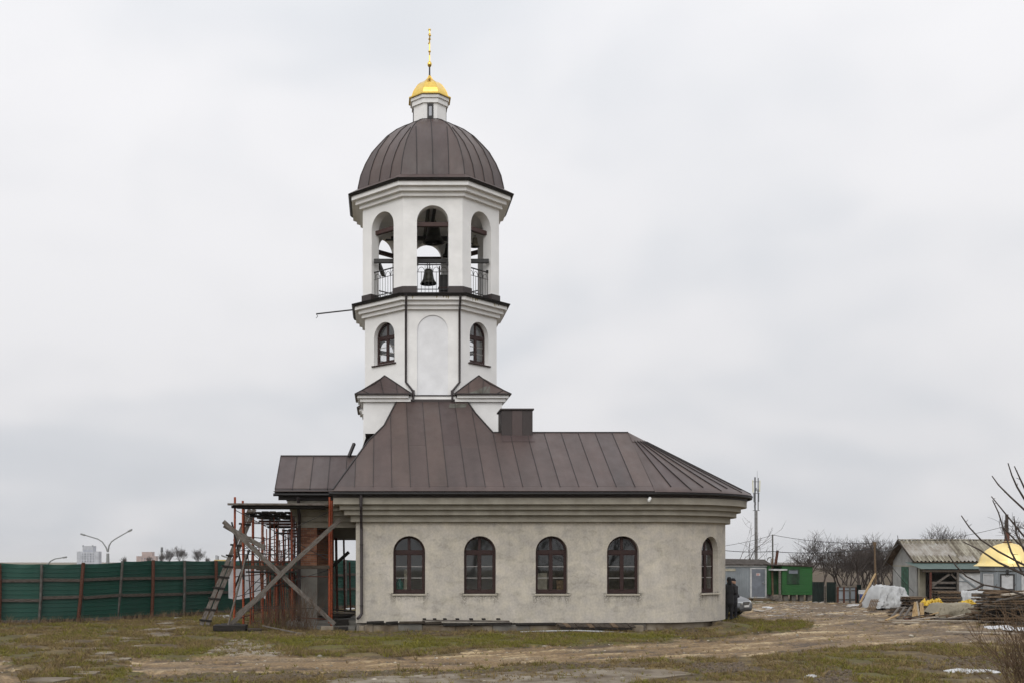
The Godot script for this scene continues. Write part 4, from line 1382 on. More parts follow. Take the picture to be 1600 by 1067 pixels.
func build_ground():
	setup_regions()
	nz.seed = 3
	nz.noise_type = FastNoiseLite.TYPE_SIMPLEX_SMOOTH
	nz.frequency = 0.1
	nz.fractal_octaves = 4
	var xs := spread(-2500.0, 2500.0, -20.0, 27.0, 0.135)
	var zs := spread(-2600.0, 160.0, -26.0, 17.0, 0.17)
	var nx := xs.size()
	var nzn := zs.size()
	var pos := PackedVector3Array()
	var col := PackedColorArray()
	var kind := PackedByteArray()
	pos.resize(nx * nzn)
	col.resize(nx * nzn)
	kind.resize(nx * nzn)
	var mud := lin(0.252, 0.166, 0.080)
	var pale := lin(0.56, 0.43, 0.25)
	var dark := lin(0.095, 0.066, 0.043)
	var straw := lin(0.198, 0.145, 0.058)
	var olive := lin(0.100, 0.090, 0.018)
	var green := lin(0.120, 0.117, 0.013)
	var brown := lin(0.092, 0.061, 0.029)
	var stone := lin(0.36, 0.34, 0.30)
	for j in nzn:
		for i in nx:
			var x := xs[i]
			var z := zs[j]
			var k := j * nx + i
			var wob := Vector2(nz.get_noise_2d(x * 6.0 + 50.0, z * 6.0), nz.get_noise_2d(x * 6.0, z * 6.0 + 90.0)) * 0.9
			wob += Vector2(nz.get_noise_2d(x * 30.0, z * 30.0 + 7.0), nz.get_noise_2d(x * 30.0 + 4.0, z * 30.0)) * 0.35
			var q := Vector2(x, z) + wob
			var y := ground_y(x, z)
			var near: bool = x > -21.0 and x < 28.0 and z > -27.0
			var c: Color
			var n0 := nz.get_noise_2d(x * 9.0, z * 9.0)
			var n1 := nz.get_noise_2d(x * 32.0 + 13.0, z * 32.0)
			var n2 := nz.get_noise_2d(x * 2.6, z * 2.6 + 33.0)
			if near and inside("track", q):
				kind[k] = 1
				# ruts follow the bend of the track: long along it, narrow across
				var across := z - (10.9 - 0.36 * x - 0.0115 * x * x)
				across += nz.get_noise_2d(x * 1.2, 5.0) * 0.9
				var along := nz.get_noise_2d(x * 1.6, across * 11.0) * 0.8 + nz.get_noise_2d(x * 3.4 + 70.0, across * 26.0) * 0.35
				var rut := 0.0
				for c0 in [-2.9, -1.5, -0.75, 0.75, 1.35, 2.6]: rut = maxf(rut, 1.0 - absf(across - c0 - 0.25 * nz.get_noise_2d(x * 2.0, c0 * 9.0)) / 0.24)
				rut = clampf(rut, 0.0, 1.0) * smoothstep(-0.25, 0.15, nz.get_noise_2d(x * 1.4 + 30.0, across * 2.0))
				y -= 0.075 * rut
				var t := clampf(0.52 + along * 0.95 + n1 * 0.25 - rut * 0.25, 0.0, 1.0)
				c = dark.lerp(mud, smoothstep(0.12, 0.46, t)).lerp(pale, smoothstep(0.70, 0.92, t))
				var film := smoothstep(0.22, 0.5, nz.get_noise_2d(x * 2.2 + 61.0, z * 8.0))
				c = c.lerp(stone, film * 0.18)
				# the trodden yard is darker and lumpier than the lane
				var yard := smoothstep(15.5, 20.0, x + z * 0.12) * 0.8
				c = c.lerp(dark, yard * clampf(0.42 + n2 * 1.1 + n0 * 0.5, 0.0, 0.8))
				y += yard * (n1 * 0.07 + n0 * 0.05)
				y += along * 0.085 - 0.05
			elif near and inside("gravel", q):
				kind[k] = 1
				c = stone.lerp(mud, clampf(0.45 + n1 * 0.9, 0.0, 1.0))
			else:
				kind[k] = 0
				var t := clampf(0.5 + n0 * 0.7 + n1 * 0.45, 0.0, 1.0)
				c = brown.lerp(straw, smoothstep(0.25, 0.75, t))
				c = c.lerp(olive, smoothstep(-0.05, 0.35, n2 + n1 * 0.3) * 0.75)
				# ploughed land beyond the yard
				c = c.lerp(dark, 0.65 * smoothstep(-27.0, -34.0, z) * smoothstep(8.0, 14.0, x))
				if near and inside("green", q): c = c.lerp(green, 0.55 + 0.4 * clampf(n0 * 2.0, -0.5, 1.0))
				if near and inside("bare", q):
					c = c.lerp(dark, 0.62)
					y += n1 * 0.06 + 0.02
			pos[k] = Vector3(x, y, z)
			col[k] = c.srgb_to_linear()
	for part in 2:
		var idx := PackedInt32Array()
		for j in nzn - 1:
			for i in nx - 1:
				var k := j * nx + i
				var votes := kind[k] + kind[k + 1] + kind[k + nx] + kind[k + nx + 1]
				if (1 if votes >= 2 else 0) != part: continue
				idx.append_array(PackedInt32Array([k, k + 1, k + nx, k + 1, k + nx + 1, k + nx]))
		var uvs := PackedVector2Array()
		uvs.resize(pos.size())
		for k in pos.size(): uvs[k] = Vector2(pos[k].x, pos[k].z)
		var nor := PackedVector3Array()
		nor.resize(pos.size())
		nor.fill(Vector3.UP)
		for j in range(1, nzn - 1):
			for i in range(1, nx - 1):
				var k := j * nx + i
				var dx := (pos[k + 1].y - pos[k - 1].y) / (pos[k + 1].x - pos[k - 1].x)
				var dz := (pos[k + nx].y - pos[k - nx].y) / (pos[k + nx].z - pos[k - nx].z)
				nor[k] = Vector3(-dx, 1.0, -dz).normalized()
		var arr := []
		arr.resize(Mesh.ARRAY_MAX)
		arr[Mesh.ARRAY_VERTEX] = pos
		arr[Mesh.ARRAY_NORMAL] = nor
		arr[Mesh.ARRAY_COLOR] = col
		arr[Mesh.ARRAY_TEX_UV] = uvs
		arr[Mesh.ARRAY_INDEX] = idx
		var am := ArrayMesh.new()
		am.add_surface_from_arrays(Mesh.PRIMITIVE_TRIANGLES, arr)
		var m := StandardMaterial3D.new()
		m.resource_name = ["turf_soil", "mud"][part]
		m.vertex_color_use_as_albedo = true
		m.albedo_texture = gray("clods", 0.09, 4, 0.62, 1.0)
		m.albedo_color = Color(1.08, 1.08, 1.08)
		m.heightmap_enabled = true
		m.heightmap_texture = T.clods
		m.heightmap_scale = 5.0
		m.uv1_scale = Vector3(0.42, 0.42, 0.42)
		m.roughness = [0.97, 0.80][part]
		var label: String = ["rough winter lawn of straw and moss with bare soil", "muddy rutted dirt track sweeping past the church into the yard"][part]
		struct(["ground", "dirt_track"][part], am, m, label)
	build_slab()
	build_grass()
	build_litter()

func build_slab():
	# worn concrete in the foreground, broken at its edge
	var mb := MB.new()
	var base: PackedVector2Array = regions.slab[0]
	var ragged := PackedVector2Array()
	for i in base.size():
		var a := base[i]
		var b := base[(i + 1) % base.size()]
		var k := maxi(1, int(a.distance_to(b) / 0.25))
		for s in k:
			var p := a.lerp(b, float(s) / k)
			ragged.append(p + Vector2(nz.get_noise_2d(p.x * 30.0, p.y * 30.0), nz.get_noise_2d(p.x * 30.0 + 40.0, p.y * 30.0)) * 0.4)
	mb.plate(ragged, func(q: Vector2): return Vector3(q.x, 0.02 + nz.get_noise_2d(q.x * 9.0, q.y * 9.0) * 0.02, q.y), Vector3(0, -0.12, 0))
	struct("concrete_pavement", mb, M.concrete, "worn grey concrete pavement in the grass before the track")
	# remains of a slab path that runs from the front left towards the ladder
	var rows := [[75, 1064, 60, 7], [130, 1054, 44, 5], [112, 1044, 22, 5], [150, 1033, 36, 4], [190, 1030, 26, 4], [165, 1020, 30, 4], [145, 1013, 18, 3], [158, 1006, 26, 3], [188, 1003, 22, 3], [205, 996, 40, 4], [242, 992, 44, 6], [252, 984, 46, 3], [285, 981, 34, 3], [262, 974, 26, 3], [296, 972, 22, 3], [215, 1011, 18, 2], [120, 1060, 30, 3], [352, 1016, 50, 5], [400, 1012, 44, 6], [372, 1006, 36, 4]]
	var path := struct("slab_path", MB.new(), M.slab_pale, "broken path of pale slabs sunk in the grass")
	for r in rows:
		var c := gnd(r[0], r[1])
		var n := gnd(r[0], r[1] + r[3])
		var wid: float = r[2] / FOC * (EYE.z - c.z)
		var deep := absf(n.z - c.z)
		var pts := PackedVector2Array()
		for k in 12:
			var t := TAU * k / 12.0
			var rr := 0.85 + rng.randf() * 0.3
			var sq := 1.0 / maxf(absf(cos(t)), absf(sin(t)))
			pts.append(Vector2(c.x + cos(t) * wid * 0.5 * minf(sq, 1.25) * rr, c.z + sin(t) * deep * 0.5 * minf(sq, 1.25) * rr))
		var p := MB.new()
		var y := ground_y(c.x, c.z) + 0.03
		p.plate(pts, func(q: Vector2): return Vector3(q.x, y, q.y), Vector3(0, -0.06, 0))
		obj("paving_slab", p, [M.slab_pale, M.concrete][rng.randi_range(0, 1)], path)

func blade_mesh(n: int, hgt: float, lean: float, width: float) -> ArrayMesh:
	var mb := MB.new()
	for k in n:
		var t := rng.randf() * TAU
		var b := Vector3(cos(t), 0, sin(t)) * rng.randf() * 0.05
		var l := Vector3(cos(t + 0.7), 0, sin(t + 0.7)) * lean * rng.randf_range(0.3, 1.0)
		var h := hgt * rng.randf_range(0.55, 1.0)
		var s := Vector3(-sin(t), 0, cos(t)) * width
		var mid := b + l * 0.4 + Vector3(0, h * 0.6, 0)
		var tip := b + l + Vector3(0, h, 0)
		mb.tri(b - s, b + s, mid + s * 0.6)
		mb.tri(b - s, mid + s * 0.6, mid - s * 0.6)
		mb.tri(mid - s * 0.6, mid + s * 0.6, tip)
	return mb.mesh()

func scatter(called: String, mesh: Mesh, m: Material, xf: Array, cols: PackedColorArray, label: String):
	var mm := MultiMesh.new()
	mm.transform_format = MultiMesh.TRANSFORM_3D
	mm.use_colors = true
	mm.mesh = mesh
	mm.instance_count = xf.size()
	for i in xf.size():
		mm.set_instance_transform(i, xf[i])
		mm.set_instance_color(i, cols[i])
	var o := MultiMeshInstance3D.new()
	o.name = numbered(called)
	o.multimesh = mm
	o.material_override = m
	add_child(o)
	tag(o, label, "", "", "stuff")

func build_grass():
	var m := StandardMaterial3D.new()
	m.resource_name = "grass_blade"
	m.vertex_color_use_as_albedo = true
	m.roughness = 0.9
	m.backlight_enabled = true
	m.backlight = Color(0.25, 0.25, 0.2)
	var xf := []
	var cols := PackedColorArray()
	var r := RandomNumberGenerator.new()
	r.seed = 88
	var want := 115000
	var tries := 0
	while xf.size() < want and tries < 330000:
		tries += 1
		var z := 17.0 - pow(r.randf(), 0.8) * 30.0
		var d := EYE.z - z
		var x := r.randf_range(-0.37 * d, 0.62 * d)
		if z < 0.35 and x > -1.0 and x < 13.2: continue
		var p := Vector2(x, z)
		var n := nz.get_noise_2d(x * 5.0, z * 5.0)
		if inside("track", p):
			if r.randf() > 0.006: continue
		elif inside("slab", p):
			if r.randf() > 0.10: continue
		elif inside("bare", p) or inside("gravel", p):
			if r.randf() > 0.22: continue
		elif r.randf() > 0.50 + n * 1.9: continue
		var s := r.randf_range(0.5, 1.2) * (1.0 if r.randf() > 0.03 else 2.0)
		var b := Basis(Vector3.UP, r.randf() * TAU).scaled(Vector3(s, s * r.randf_range(0.5, 1.1), s))
		xf.append(Transform3D(b, Vector3(x, ground_y(x, z) - 0.005, z)))
		var t := r.randf()
		var c := Color(0.26, 0.19, 0.076).lerp(Color(0.115, 0.08, 0.04), r.randf())
		var gr := 0.30 + (0.5 if inside("green", p) else 0.0) + nz.get_noise_2d(x * 2.6, z * 2.6 + 33.0) * 0.6
		if t < gr: c = Color(0.105, 0.098, 0.014).lerp(Color(0.205, 0.185, 0.026), r.randf())
		cols.append(c)
	scatter("grass", blade_mesh(9, 0.10, 0.075, 0.0055), m, xf, cols, "short winter grass, straw and moss green")
	# taller dead weeds along the fence foot and the wall
	var xf2 := []
	var c2 := PackedColorArray()
	for i in 800:
		var t := r.randf()
		var p: Vector3
		if t < 0.75:
			p = fence_point(r.randf()) + Vector3(r.randf_range(-0.5, 0.5), 0, r.randf_range(0.05, 0.7))
		elif t < 0.9:
			p = Vector3(r.randf_range(-0.5, 9.0), 0, r.randf_range(0.42, 0.85))
		else:
			p = Vector3(r.randf_range(17.0, 26.0), 0, r.randf_range(-28.0, -25.5))
		p.y = ground_y(p.x, p.z)
		var s := r.randf_range(0.6, 1.5) * (0.6 if t >= 0.75 and t < 0.9 else 1.0)
		xf2.append(Transform3D(Basis(Vector3.UP, r.randf() * TAU).scaled(Vector3(s, s, s)), p))
		c2.append(Color(0.24, 0.17, 0.09).lerp(Color(0.10, 0.07, 0.045), r.randf()))
	scatter("dead_weeds", blade_mesh(6, 0.30, 0.20, 0.0045), m, xf2, c2, "dry brown weeds along the fence foot")

func build_litter():
	var r := RandomNumberGenerator.new()
	r.seed = 51
	var m := StandardMaterial3D.new()
	m.resource_name = "pebble"
	m.vertex_color_use_as_albedo = true
	m.roughness = 0.95
	var mb := MB.new()
	mb.box(Transform3D(Basis.from_euler(Vector3(0.3, 0.5, 0.2)), Vector3.ZERO), Vector3(1.0, 0.55, 0.8), 0.22)
	var xf := []
	var cols := PackedColorArray()
	for i in 1200:
		var d := r.randf_range(22.5, 58.0)
		var x := r.randf_range(-0.36 * d, 0.62 * d)
		var z := EYE.z - d
		if z < 0.4 and x > -1.2 and x < 13.4: continue
		var p := Vector2(x, z)
		var on := inside("track", p) or inside("slab", p) or inside("gravel", p)
		if not on and r.randf() > 0.22: continue
		var s := r.randf_range(0.02, 0.055) * (1.0 if r.randf() > 0.04 else 2.6)
		xf.append(Transform3D(Basis(Vector3.UP, r.randf() * TAU).scaled(Vector3(s * r.randf_range(0.8, 1.6), s, s)), Vector3(x, ground_y(x, z) + s * 0.1, z)))
		var g := r.randf_range(0.16, 0.46) * (1.0 if r.randf() > 0.06 else 1.6)
		cols.append(Color(g, g * 0.9, g * 0.74))
	scatter("gravel", mb.mesh(), m, xf, cols, "loose stones and rubble on the track")
	# pale broken plaster and wet snow crumbs strewn over the yard
	var xf3 := []
	var c3 := PackedColorArray()
	for i in 1500:
		var py := 939.0 + pow(r.randf(), 1.3) * 24.0
		var p := gnd(1140 + r.randf() * 215 , py)
		if nz.get_noise_2d(p.x * 4.0, p.z * 6.0 + 20.0) < 0.04: continue
		if p.x < 14.6: continue
		var s := r.randf_range(0.025, 0.10) * (1.0 if r.randf() > 0.06 else 2.2)
		xf3.append(Transform3D(Basis(Vector3.UP, r.randf() * TAU).scaled(Vector3(s * r.randf_range(1.0, 2.4), s * 0.35, s)), p + Vector3(0, ground_y(p.x, p.z) + 0.01, 0)))
		var g := r.randf_range(0.20, 0.52)
		c3.append(Color(g, g * 0.93, g * 0.84))
	scatter("rubble", mb.mesh(), m, xf3, c3, "pale rubble and wet snow crumbs strewn over the yard")
	# clods of churned earth beside the track
	var xf2 := []
	var c2 := PackedColorArray()
	for i in 4200:
		var reg: PackedVector2Array = regions.bare[r.randi_range(0, 3)]
		var lo := reg[0]
		var hi_ := reg[0]
		for q in reg:
			lo = lo.min(q)
			hi_ = hi_.max(q)
		var p := Vector2(r.randf_range(lo.x, hi_.x), r.randf_range(lo.y, hi_.y))
		if not Geometry2D.is_point_in_polygon(p, reg): continue
		var s := r.randf_range(0.03, 0.085)
		xf2.append(Transform3D(Basis.from_euler(Vector3(r.randf(), r.randf() * TAU, r.randf())).scaled(Vector3.ONE * s), Vector3(p.x, ground_y(p.x, p.y) + 0.02, p.y)))
		var g := r.randf_range(0.07, 0.15)
		c2.append(Color(g, g * 0.76, g * 0.55))
	scatter("mud_clods", mb.mesh(), m, xf2, c2, "dark clods of turned earth beside the track")
	# snow patches: low, ragged, thick in the middle
	for s in [[1515, 1049, 50, 3.2, "long thawing snow patch in the grass before the shrub"], [1268, 1056, 17, 2.2, "small scrap of snow left of the long snow patch"], [1575, 981, 36, 3.4, "snow patch lying before the pile of old planks"], [1585, 961, 12, 2.0, "snow scrap at the foot of the plank pile"], [350, 962, 24, 1.8, "thin snow strip behind the ladder"], [283, 965.5, 14, 0.9, "small snow strip near the fence left of the ladder"], [467, 953, 12, 1.2, "snow scrap on the ground behind the scaffold"], [548, 951, 9, 1.4, "snow scrap seen through the porch"], [1200, 949, 9, 0.8, "small wet snow scrap in the yard right of the car"], [1338, 944.5, 12, 0.7, "thin wet snow scrap before the arrow board"]]:
		var c := gnd(s[0], s[1])
		var d := EYE.z - c.z
		var rx: float = s[2] / FOC * d
		var rz: float = absf(gnd(s[0], s[1] + s[3]).z - gnd(s[0], s[1] - s[3]).z) * 0.5
		var p := MB.new()
		p.smooth = true
		var rings := []
		for k in 5:
			var f: float = [1.0, 0.92, 0.7, 0.4, 0.05][k]
			var hgt: float = [0.0, 0.02, 0.03, 0.036, 0.038][k]
			var ring := []
			for j in 36:
				var t := -TAU * j / 36.0
				var rag := 0.80 + 0.55 * nz.get_noise_2d(cos(t) * 9.0 + s[0], sin(t) * 9.0)
				rag += 0.28 * nz.get_noise_2d(cos(t) * 34.0 + s[0], sin(t) * 34.0)
				var q := Vector3(c.x + cos(t) * rx * f * rag, 0, c.z + sin(t) * rz * f * rag)
				q.y = ground_y(q.x, q.z) + hgt + 0.03 * f * (1.0 - f) - (0.02 if k == 0 else 0.0)
				ring.append(q)
			rings.append(ring)
		p.loft(rings, true, false)
		solo("snow_patch", p, M.snow, s[4], "snow", "patches of thawing snow")

# ---------- fence ----------
const FENCE := [[-262, 39.2], [-166, 40.3], [-75, 41.4], [0, 42.3], [66, 42.9], [131, 43.7], [192, 45.3], [240, 46.6], [289, 48.2], [338, 49.8], [400, 51.6], [470, 53.4], [540, 55.2], [612, 57.0], [690, 58.8]]
func fence_node(i: int) -> Vector3:
	var f = FENCE[i]
	return Vector3(wx(f[0], f[1]), 0, EYE.z - f[1])
func fence_point(t: float) -> Vector3:
	var k := t * (FENCE.size() - 2)
	return fence_node(int(k)).lerp(fence_node(int(k) + 1), k - int(k))

func build_fence():
	var fe := thing("site_fence", "long green corrugated sheet fence with rusty posts and two plank rails", "fence")
	var tops := [2.38, 2.36, 2.36, 2.385, 2.34, 2.345, 2.40, 2.43, 2.41, 2.40, 2.42, 2.40, 2.42, 2.40, 2.40]
	for i in FENCE.size() - 1:
		var a := fence_node(i)
		var b := fence_node(i + 1)
		var along := (b - a).normalized()
		var out := Vector3.UP.cross(along) * -1.0
		if out.z < 0: out = -out
		var p := MB.new()
		# ribs run along the fence; the sheet sags a little between posts
		var rings := []
		var nseg := 6
		var ribs := 13
		for s in nseg + 1:
			var t := float(s) / nseg
			var top: float = lerpf(tops[i], tops[i + 1], t) - 0.03 * sin(PI * t) + (0.04 if i >= 6 else 0.0)
			var ring := []
			for k in ribs:
				var y0 := 0.10 + (top - 0.10) * k / ribs
				var hgt := (top - 0.10) / ribs
				for q in [[0.0, 0.0], [0.05, 0.016], [0.13, 0.016], [0.18, 0.0]]:
					ring.append(a.lerp(b, t) + out * (q[1] - 0.06 + 0.015 * sin(t * 9.0 + i)) + Vector3(0, y0 + q[0] * hgt * 1.0, 0))
			ring.append(a.lerp(b, t) + out * -0.06 + Vector3(0, top, 0))
			rings.append(ring)
		for s in nseg:
			for k in rings[0].size() - 1:
				p.quad(rings[s][k], rings[s + 1][k], rings[s + 1][k + 1], rings[s][k + 1])
				p.quad(rings[s + 1][k] - out * 0.004, rings[s][k] - out * 0.004, rings[s][k + 1] - out * 0.004, rings[s + 1][k + 1] - out * 0.004)
		obj("fence_sheet", p, M.fence_green if i % 2 else M.fence_green_b, fe)
		for y in [[1.70, 1.71], [1.0, 0.97]]:
			var r := MB.new()
			var j1 := rng.randf_range(-0.03, 0.03)
			var j2 := rng.randf_range(-0.03, 0.03)
			var base: float = y[0] - (0.07 if i < 4 and y[0] < 1.2 else 0.0)
			r.bar(a + out * 0.0 + Vector3(0, base + j1, 0), b + out * 0.0 + Vector3(0, base + j2 + (0.05 if i == 5 else 0.0), 0), 0.03, 0.125, Vector3.UP, 0.004)
			obj("rail", r, M.wood_rail, fe)
		var kb := MB.new()
		kb.bar(a + Vector3(0, 0.06, 0) - out * 0.05, b + Vector3(0, 0.06, 0) - out * 0.05, 0.03, 0.18)
		obj("kick_board", kb, M.wood_grey if i % 2 else M.wood_dark, fe)
	for i in range(1, FENCE.size() - 1):
		var rust: bool = i in [1, 3, 5, 7, 9, 11, 13]
		var a := fence_node(i)
		var lean: float = [0, 0.05, 0, 0, -0.10, -0.22, -0.22, -0.06, -0.04, 0.0, 0.03, 0, 0, 0, 0][i]
		var po := MB.new()
		var top := Vector3(a.x, tops[i] + (0.05 if i > 4 else -0.02), a.z + 0.06)
		var foot := Vector3(a.x + lean, -0.1, a.z + 0.10)
		po.tube([foot, foot.lerp(top, 0.5) + Vector3(0.02, 0, 0), top], [0.075 if rust else 0.06], 8)
		obj("post", po, M.post_rust if rust else M.post_grey, fe)
	# white sheet leaning against the fence behind the scaffold
	var ws := MB.new()
	var p0 := at(357, 936, 49.4)
	var rings := []
	for s in 9:
		var t := s / 8.0
		var ring := []
		for k in 7:
			var v := k / 6.0
			ring.append(at(lerpf(357, 416, t), lerpf(934 + 2 * sin(t * 7.0), 884, v), lerpf(49.5, 50.9, t) - 0.25 * (1.0 - v) + 0.03 * sin(t * 11.0 + v * 3.0)))
		rings.append(ring)
	ws.smooth = true
	for s in 8:
		for k in 6: ws.quad(rings[s][k], rings[s + 1][k], rings[s + 1][k + 1], rings[s][k + 1])
	for s in 8:
		for k in 6:
			var o := Vector3(0, 0, -0.012)
			ws.quad(rings[s + 1][k] + o, rings[s][k] + o, rings[s][k + 1] + o, rings[s + 1][k + 1] + o)
	solo("plastic_sheet", ws, M.sheet_white, "white plastic sheet hung on the green fence behind the scaffold", "plastic sheet")

# ---------- scaffold, ladder, braces ----------
func build_scaffold():
	var d0 := 39.6
	var rows := [39.6, 41.4, 43.4, 45.4, 47.4]
	var words := ["front scaffold bay of orange tubes standing before the brick porch", "second scaffold bay from the front beside the porch", "third scaffold bay behind the porch pillar", "fourth scaffold bay in the middle of the row", "rearmost scaffold bay nearest to the green fence"]
	for i in 5:
		var d: float = rows[i]
		var nxt: float = d + (1.4 if i == 0 else 1.7)
		var t := thing("scaffold_bay", words[i], "scaffold", Vector3.ZERO, 0, "bays of orange tube scaffold")
		var xl := wx(366, d0) + i * 0.12
		var xr: float = wx(514.5, d0) if i == 0 else wx(366, d0) + 2.05
		var top: float = [4.80, 4.45, 4.35, 4.30, 4.25][i]
		var posts := [Vector3(xl, 0, EYE.z - d), Vector3(xr, 0, EYE.z - d), Vector3(xl + 0.16, 0, EYE.z - nxt), Vector3((xr if i > 0 else xl + 2.0), 0, EYE.z - nxt)]
		if i == 0: posts.append(Vector3(xr + 0.07, 0, EYE.z - d - 0.25))
		for k in posts.size():
			var p := MB.new()
			var hgt: float = top + [0.0, 0.0, -0.06, -0.06, -0.12][k]
			var lean := Vector3(rng.randf_range(-0.03, 0.03), 0, 0)
			p.tube([posts[k] + Vector3(0, 0.22 if k < 2 else 0.05, 0), posts[k] + Vector3(0, 2.2, 0) + lean * 0.5, posts[k] + Vector3(0, hgt, 0) + lean], [0.042 if i == 0 else 0.034], 8)
			for y in [1.1, 2.15, 3.2]:
				p.tube([posts[k] + Vector3(0, y, 0) + lean * (y / hgt), posts[k] + Vector3(0, y + 0.07, 0) + lean * (y / hgt)], [0.052 if i == 0 else 0.044], 8)
			obj("post", p, M.scaffold_orange if (i + k) % 3 == 0 or i == 0 else M.scaffold_pale if i == 2 else M.scaffold_rust, t)
			var fp := MB.new()
			fp.bx(posts[k] + Vector3(-0.08, 0.0, -0.08), posts[k] + Vector3(0.08, 0.06, 0.08), 0.01)
			obj("foot_plate", fp, M.scaffold_rust, t)
		# ladder frame across the depth and ledgers along
		for pair in [[0, 2], [1, 3]]:
			for y in [0.35, 1.9, 3.4]:
				var l := MB.new()
				l.rod(posts[pair[0]] + Vector3(0, y, 0), posts[pair[1]] + Vector3(0, y, 0), 0.022, 6)
				obj("ledger", l, M.scaffold_rust, t)
		for y in ([2.42, 3.95] if i > 0 else [0.75, 2.72]):
			for pair in [[0, 1], [2, 3]]:
				var l := MB.new()
				l.rod(posts[pair[0]] + Vector3(0, y, 0), posts[pair[1]] + Vector3(0, y, 0), 0.020 if i > 0 else 0.013, 6)
				obj("ledger", l, M.iron_dark if i == 0 else M.scaffold_rust, t)
		for c in ([[0, 1, 1.2, 3.1], [1, 0, 1.2, 3.1]] if i > 0 else [[0, 1, 4.35, 2.5], [0, 1, 2.75, 4.25], [0, 1, 1.15, 2.15]]):
			var b := MB.new()
			b.rod(posts[c[0]] + Vector3(0, c[2], 0), posts[c[1]] + Vector3(0, c[3], 0), 0.014, 5)
			obj("brace", b, M.iron_dark, t)
		# spare tubes stored upright against the frame
		if i > 0:
			for k in 6:
				var sx := lerpf(xl + 0.1, xr - 0.1, rng.randf())
				var sz := EYE.z - d - rng.randf() * 1.5
				var sp := MB.new()
				var tilt := rng.randf_range(-0.22, 0.22)
				sp.tube([Vector3(sx, 0.05, sz), Vector3(sx + tilt, 2.4 + rng.randf() * 1.9, sz - 0.1)], [0.024], 6)
				obj("spare_tube", sp, [M.scaffold_rust, M.scaffold_orange, M.scaffold_pale, M.scaffold_rust, M.scaffold_orange, M.scaffold_orange][k], t)
			for k in 3:
				var dg := MB.new()
				var ya := 0.6 + rng.randf() * 2.6
				dg.rod(Vector3(xl, ya, EYE.z - d - 0.3 * k), Vector3(xr, ya + rng.randf_range(-1.2, 1.2), EYE.z - d - 0.5 * k), 0.014, 5)
				obj("brace", dg, M.iron_dark, t)
		# crosswise frame: two uprights and rungs in the middle of the bay
		if i > 0:
			for k in 2:
				var x := lerpf(xl, xr, 0.36 + 0.30 * k)
				var u := MB.new()
				u.tube([Vector3(x, 0.05, EYE.z - d - 0.4), Vector3(x, top - 0.5, EYE.z - d - 0.4)], [0.026], 6)
				obj("post", u, M.scaffold_rust if k else M.scaffold_orange, t)
				var rg := MB.new()
				rg.rod(Vector3(x, 1.5, EYE.z - d - 0.4), Vector3(xr, 1.5, EYE.z - d - 0.4), 0.016, 5)
				obj("rung", rg, M.scaffold_rust, t)
	# deck boards
	var decks := []
	# upper front deck, boards lie along x
	for k in 6: decks.append([Vector3(wx(357 + k * 7, 39.5), 4.53 - 0.012 * k - (0.05 if k == 2 else 0.0), EYE.z - 39.35 - k * 0.27), Vector3(wx(512, 39.5) - (0.0 if k != 1 else 0.7), 4.52 - 0.012 * k, EYE.z - 39.35 - k * 0.27), 0.25, 0.07, "wood_grey" if k in [0] else "wood_dark", "upper deck over the front bay"])
	for k in 3: decks.append([Vector3(wx(362 + k * 6, 39.5), 4.44, EYE.z - 39.5 - k * 0.42), Vector3(wx(508, 39.5), 4.43, EYE.z - 39.5 - k * 0.42), 0.22, 0.09, "wood_black", "lower layer of the front deck"])
	# middle front board rail at mid height
	decks.append([at(367, 885.5, 39.45), at(515, 885.5, 39.45), 0.05, 0.13, "wood_dark", "guard rail across the front bay"])
	decks.append([at(384, 893, 40.6), at(466, 893, 40.8), 0.4, 0.06, "wood_black", "lower deck behind the guard rail"])
	decks.append([at(400, 889.5, 41.0), at(466, 889.5, 41.2), 0.3, 0.05, "wood_dark", "lower deck behind the guard rail, far board"])
	# receding decks of the bays behind
	for i in range(1, 5):
		var y: float = [0, 4.30, 4.16, 3.98, 3.76][i]
		for k in 7:
			var x := wx(366, 39.6) + 0.22 + i * 0.16 + k * 0.285
			if i == 4 and k == 0: continue
			var za: float = EYE.z - rows[i] + 0.15 + rng.randf() * 0.2
			decks.append([Vector3(x, y + rng.randf() * 0.03, za), Vector3(x + rng.randf_range(-0.04, 0.06), y + rng.randf() * 0.03, za - 1.75 - rng.randf() * 0.3), 0.20 + rng.randf() * 0.07, 0.06, "wood_black" if k % 3 else "wood_dark", ["", "deck of the second bay", "deck of the third bay", "deck of the fourth bay", "deck of the rearmost bay"][i]])
		for k in 2:
			var z: float = EYE.z - rows[i] - 0.3 - k * 0.9
			decks.append([Vector3(wx(366, 39.6) + 0.2 + i * 0.12, y - 0.10, z), Vector3(wx(366, 39.6) + 2.1 + i * 0.05, y - 0.10, z), 0.10, 0.07, "wood_black", ["", "bearer under the second bay", "bearer under the third bay", "bearer under the fourth bay", "bearer under the rearmost bay"][i]])
	for i in range(1, 5):
		for k in 4:
			var x := wx(366, 39.6) + 0.5 + i * 0.16 + k * 0.36
			var za: float = EYE.z - rows[i] + 0.1 + rng.randf() * 0.2
			decks.append([Vector3(x, 2.02 + rng.randf() * 0.04, za), Vector3(x + rng.randf_range(-0.1, 0.1), 2.02 + rng.randf() * 0.04, za - 1.7), 0.22, 0.05, "wood_black" if k % 2 else "wood_dark", ["", "low deck of the second bay", "low deck of the third bay", "low deck of the fourth bay", "low deck of the rearmost bay"][i]])
	var count := {}
	var ord := ["nearest", "second", "third", "fourth", "fifth", "sixth", "seventh"]
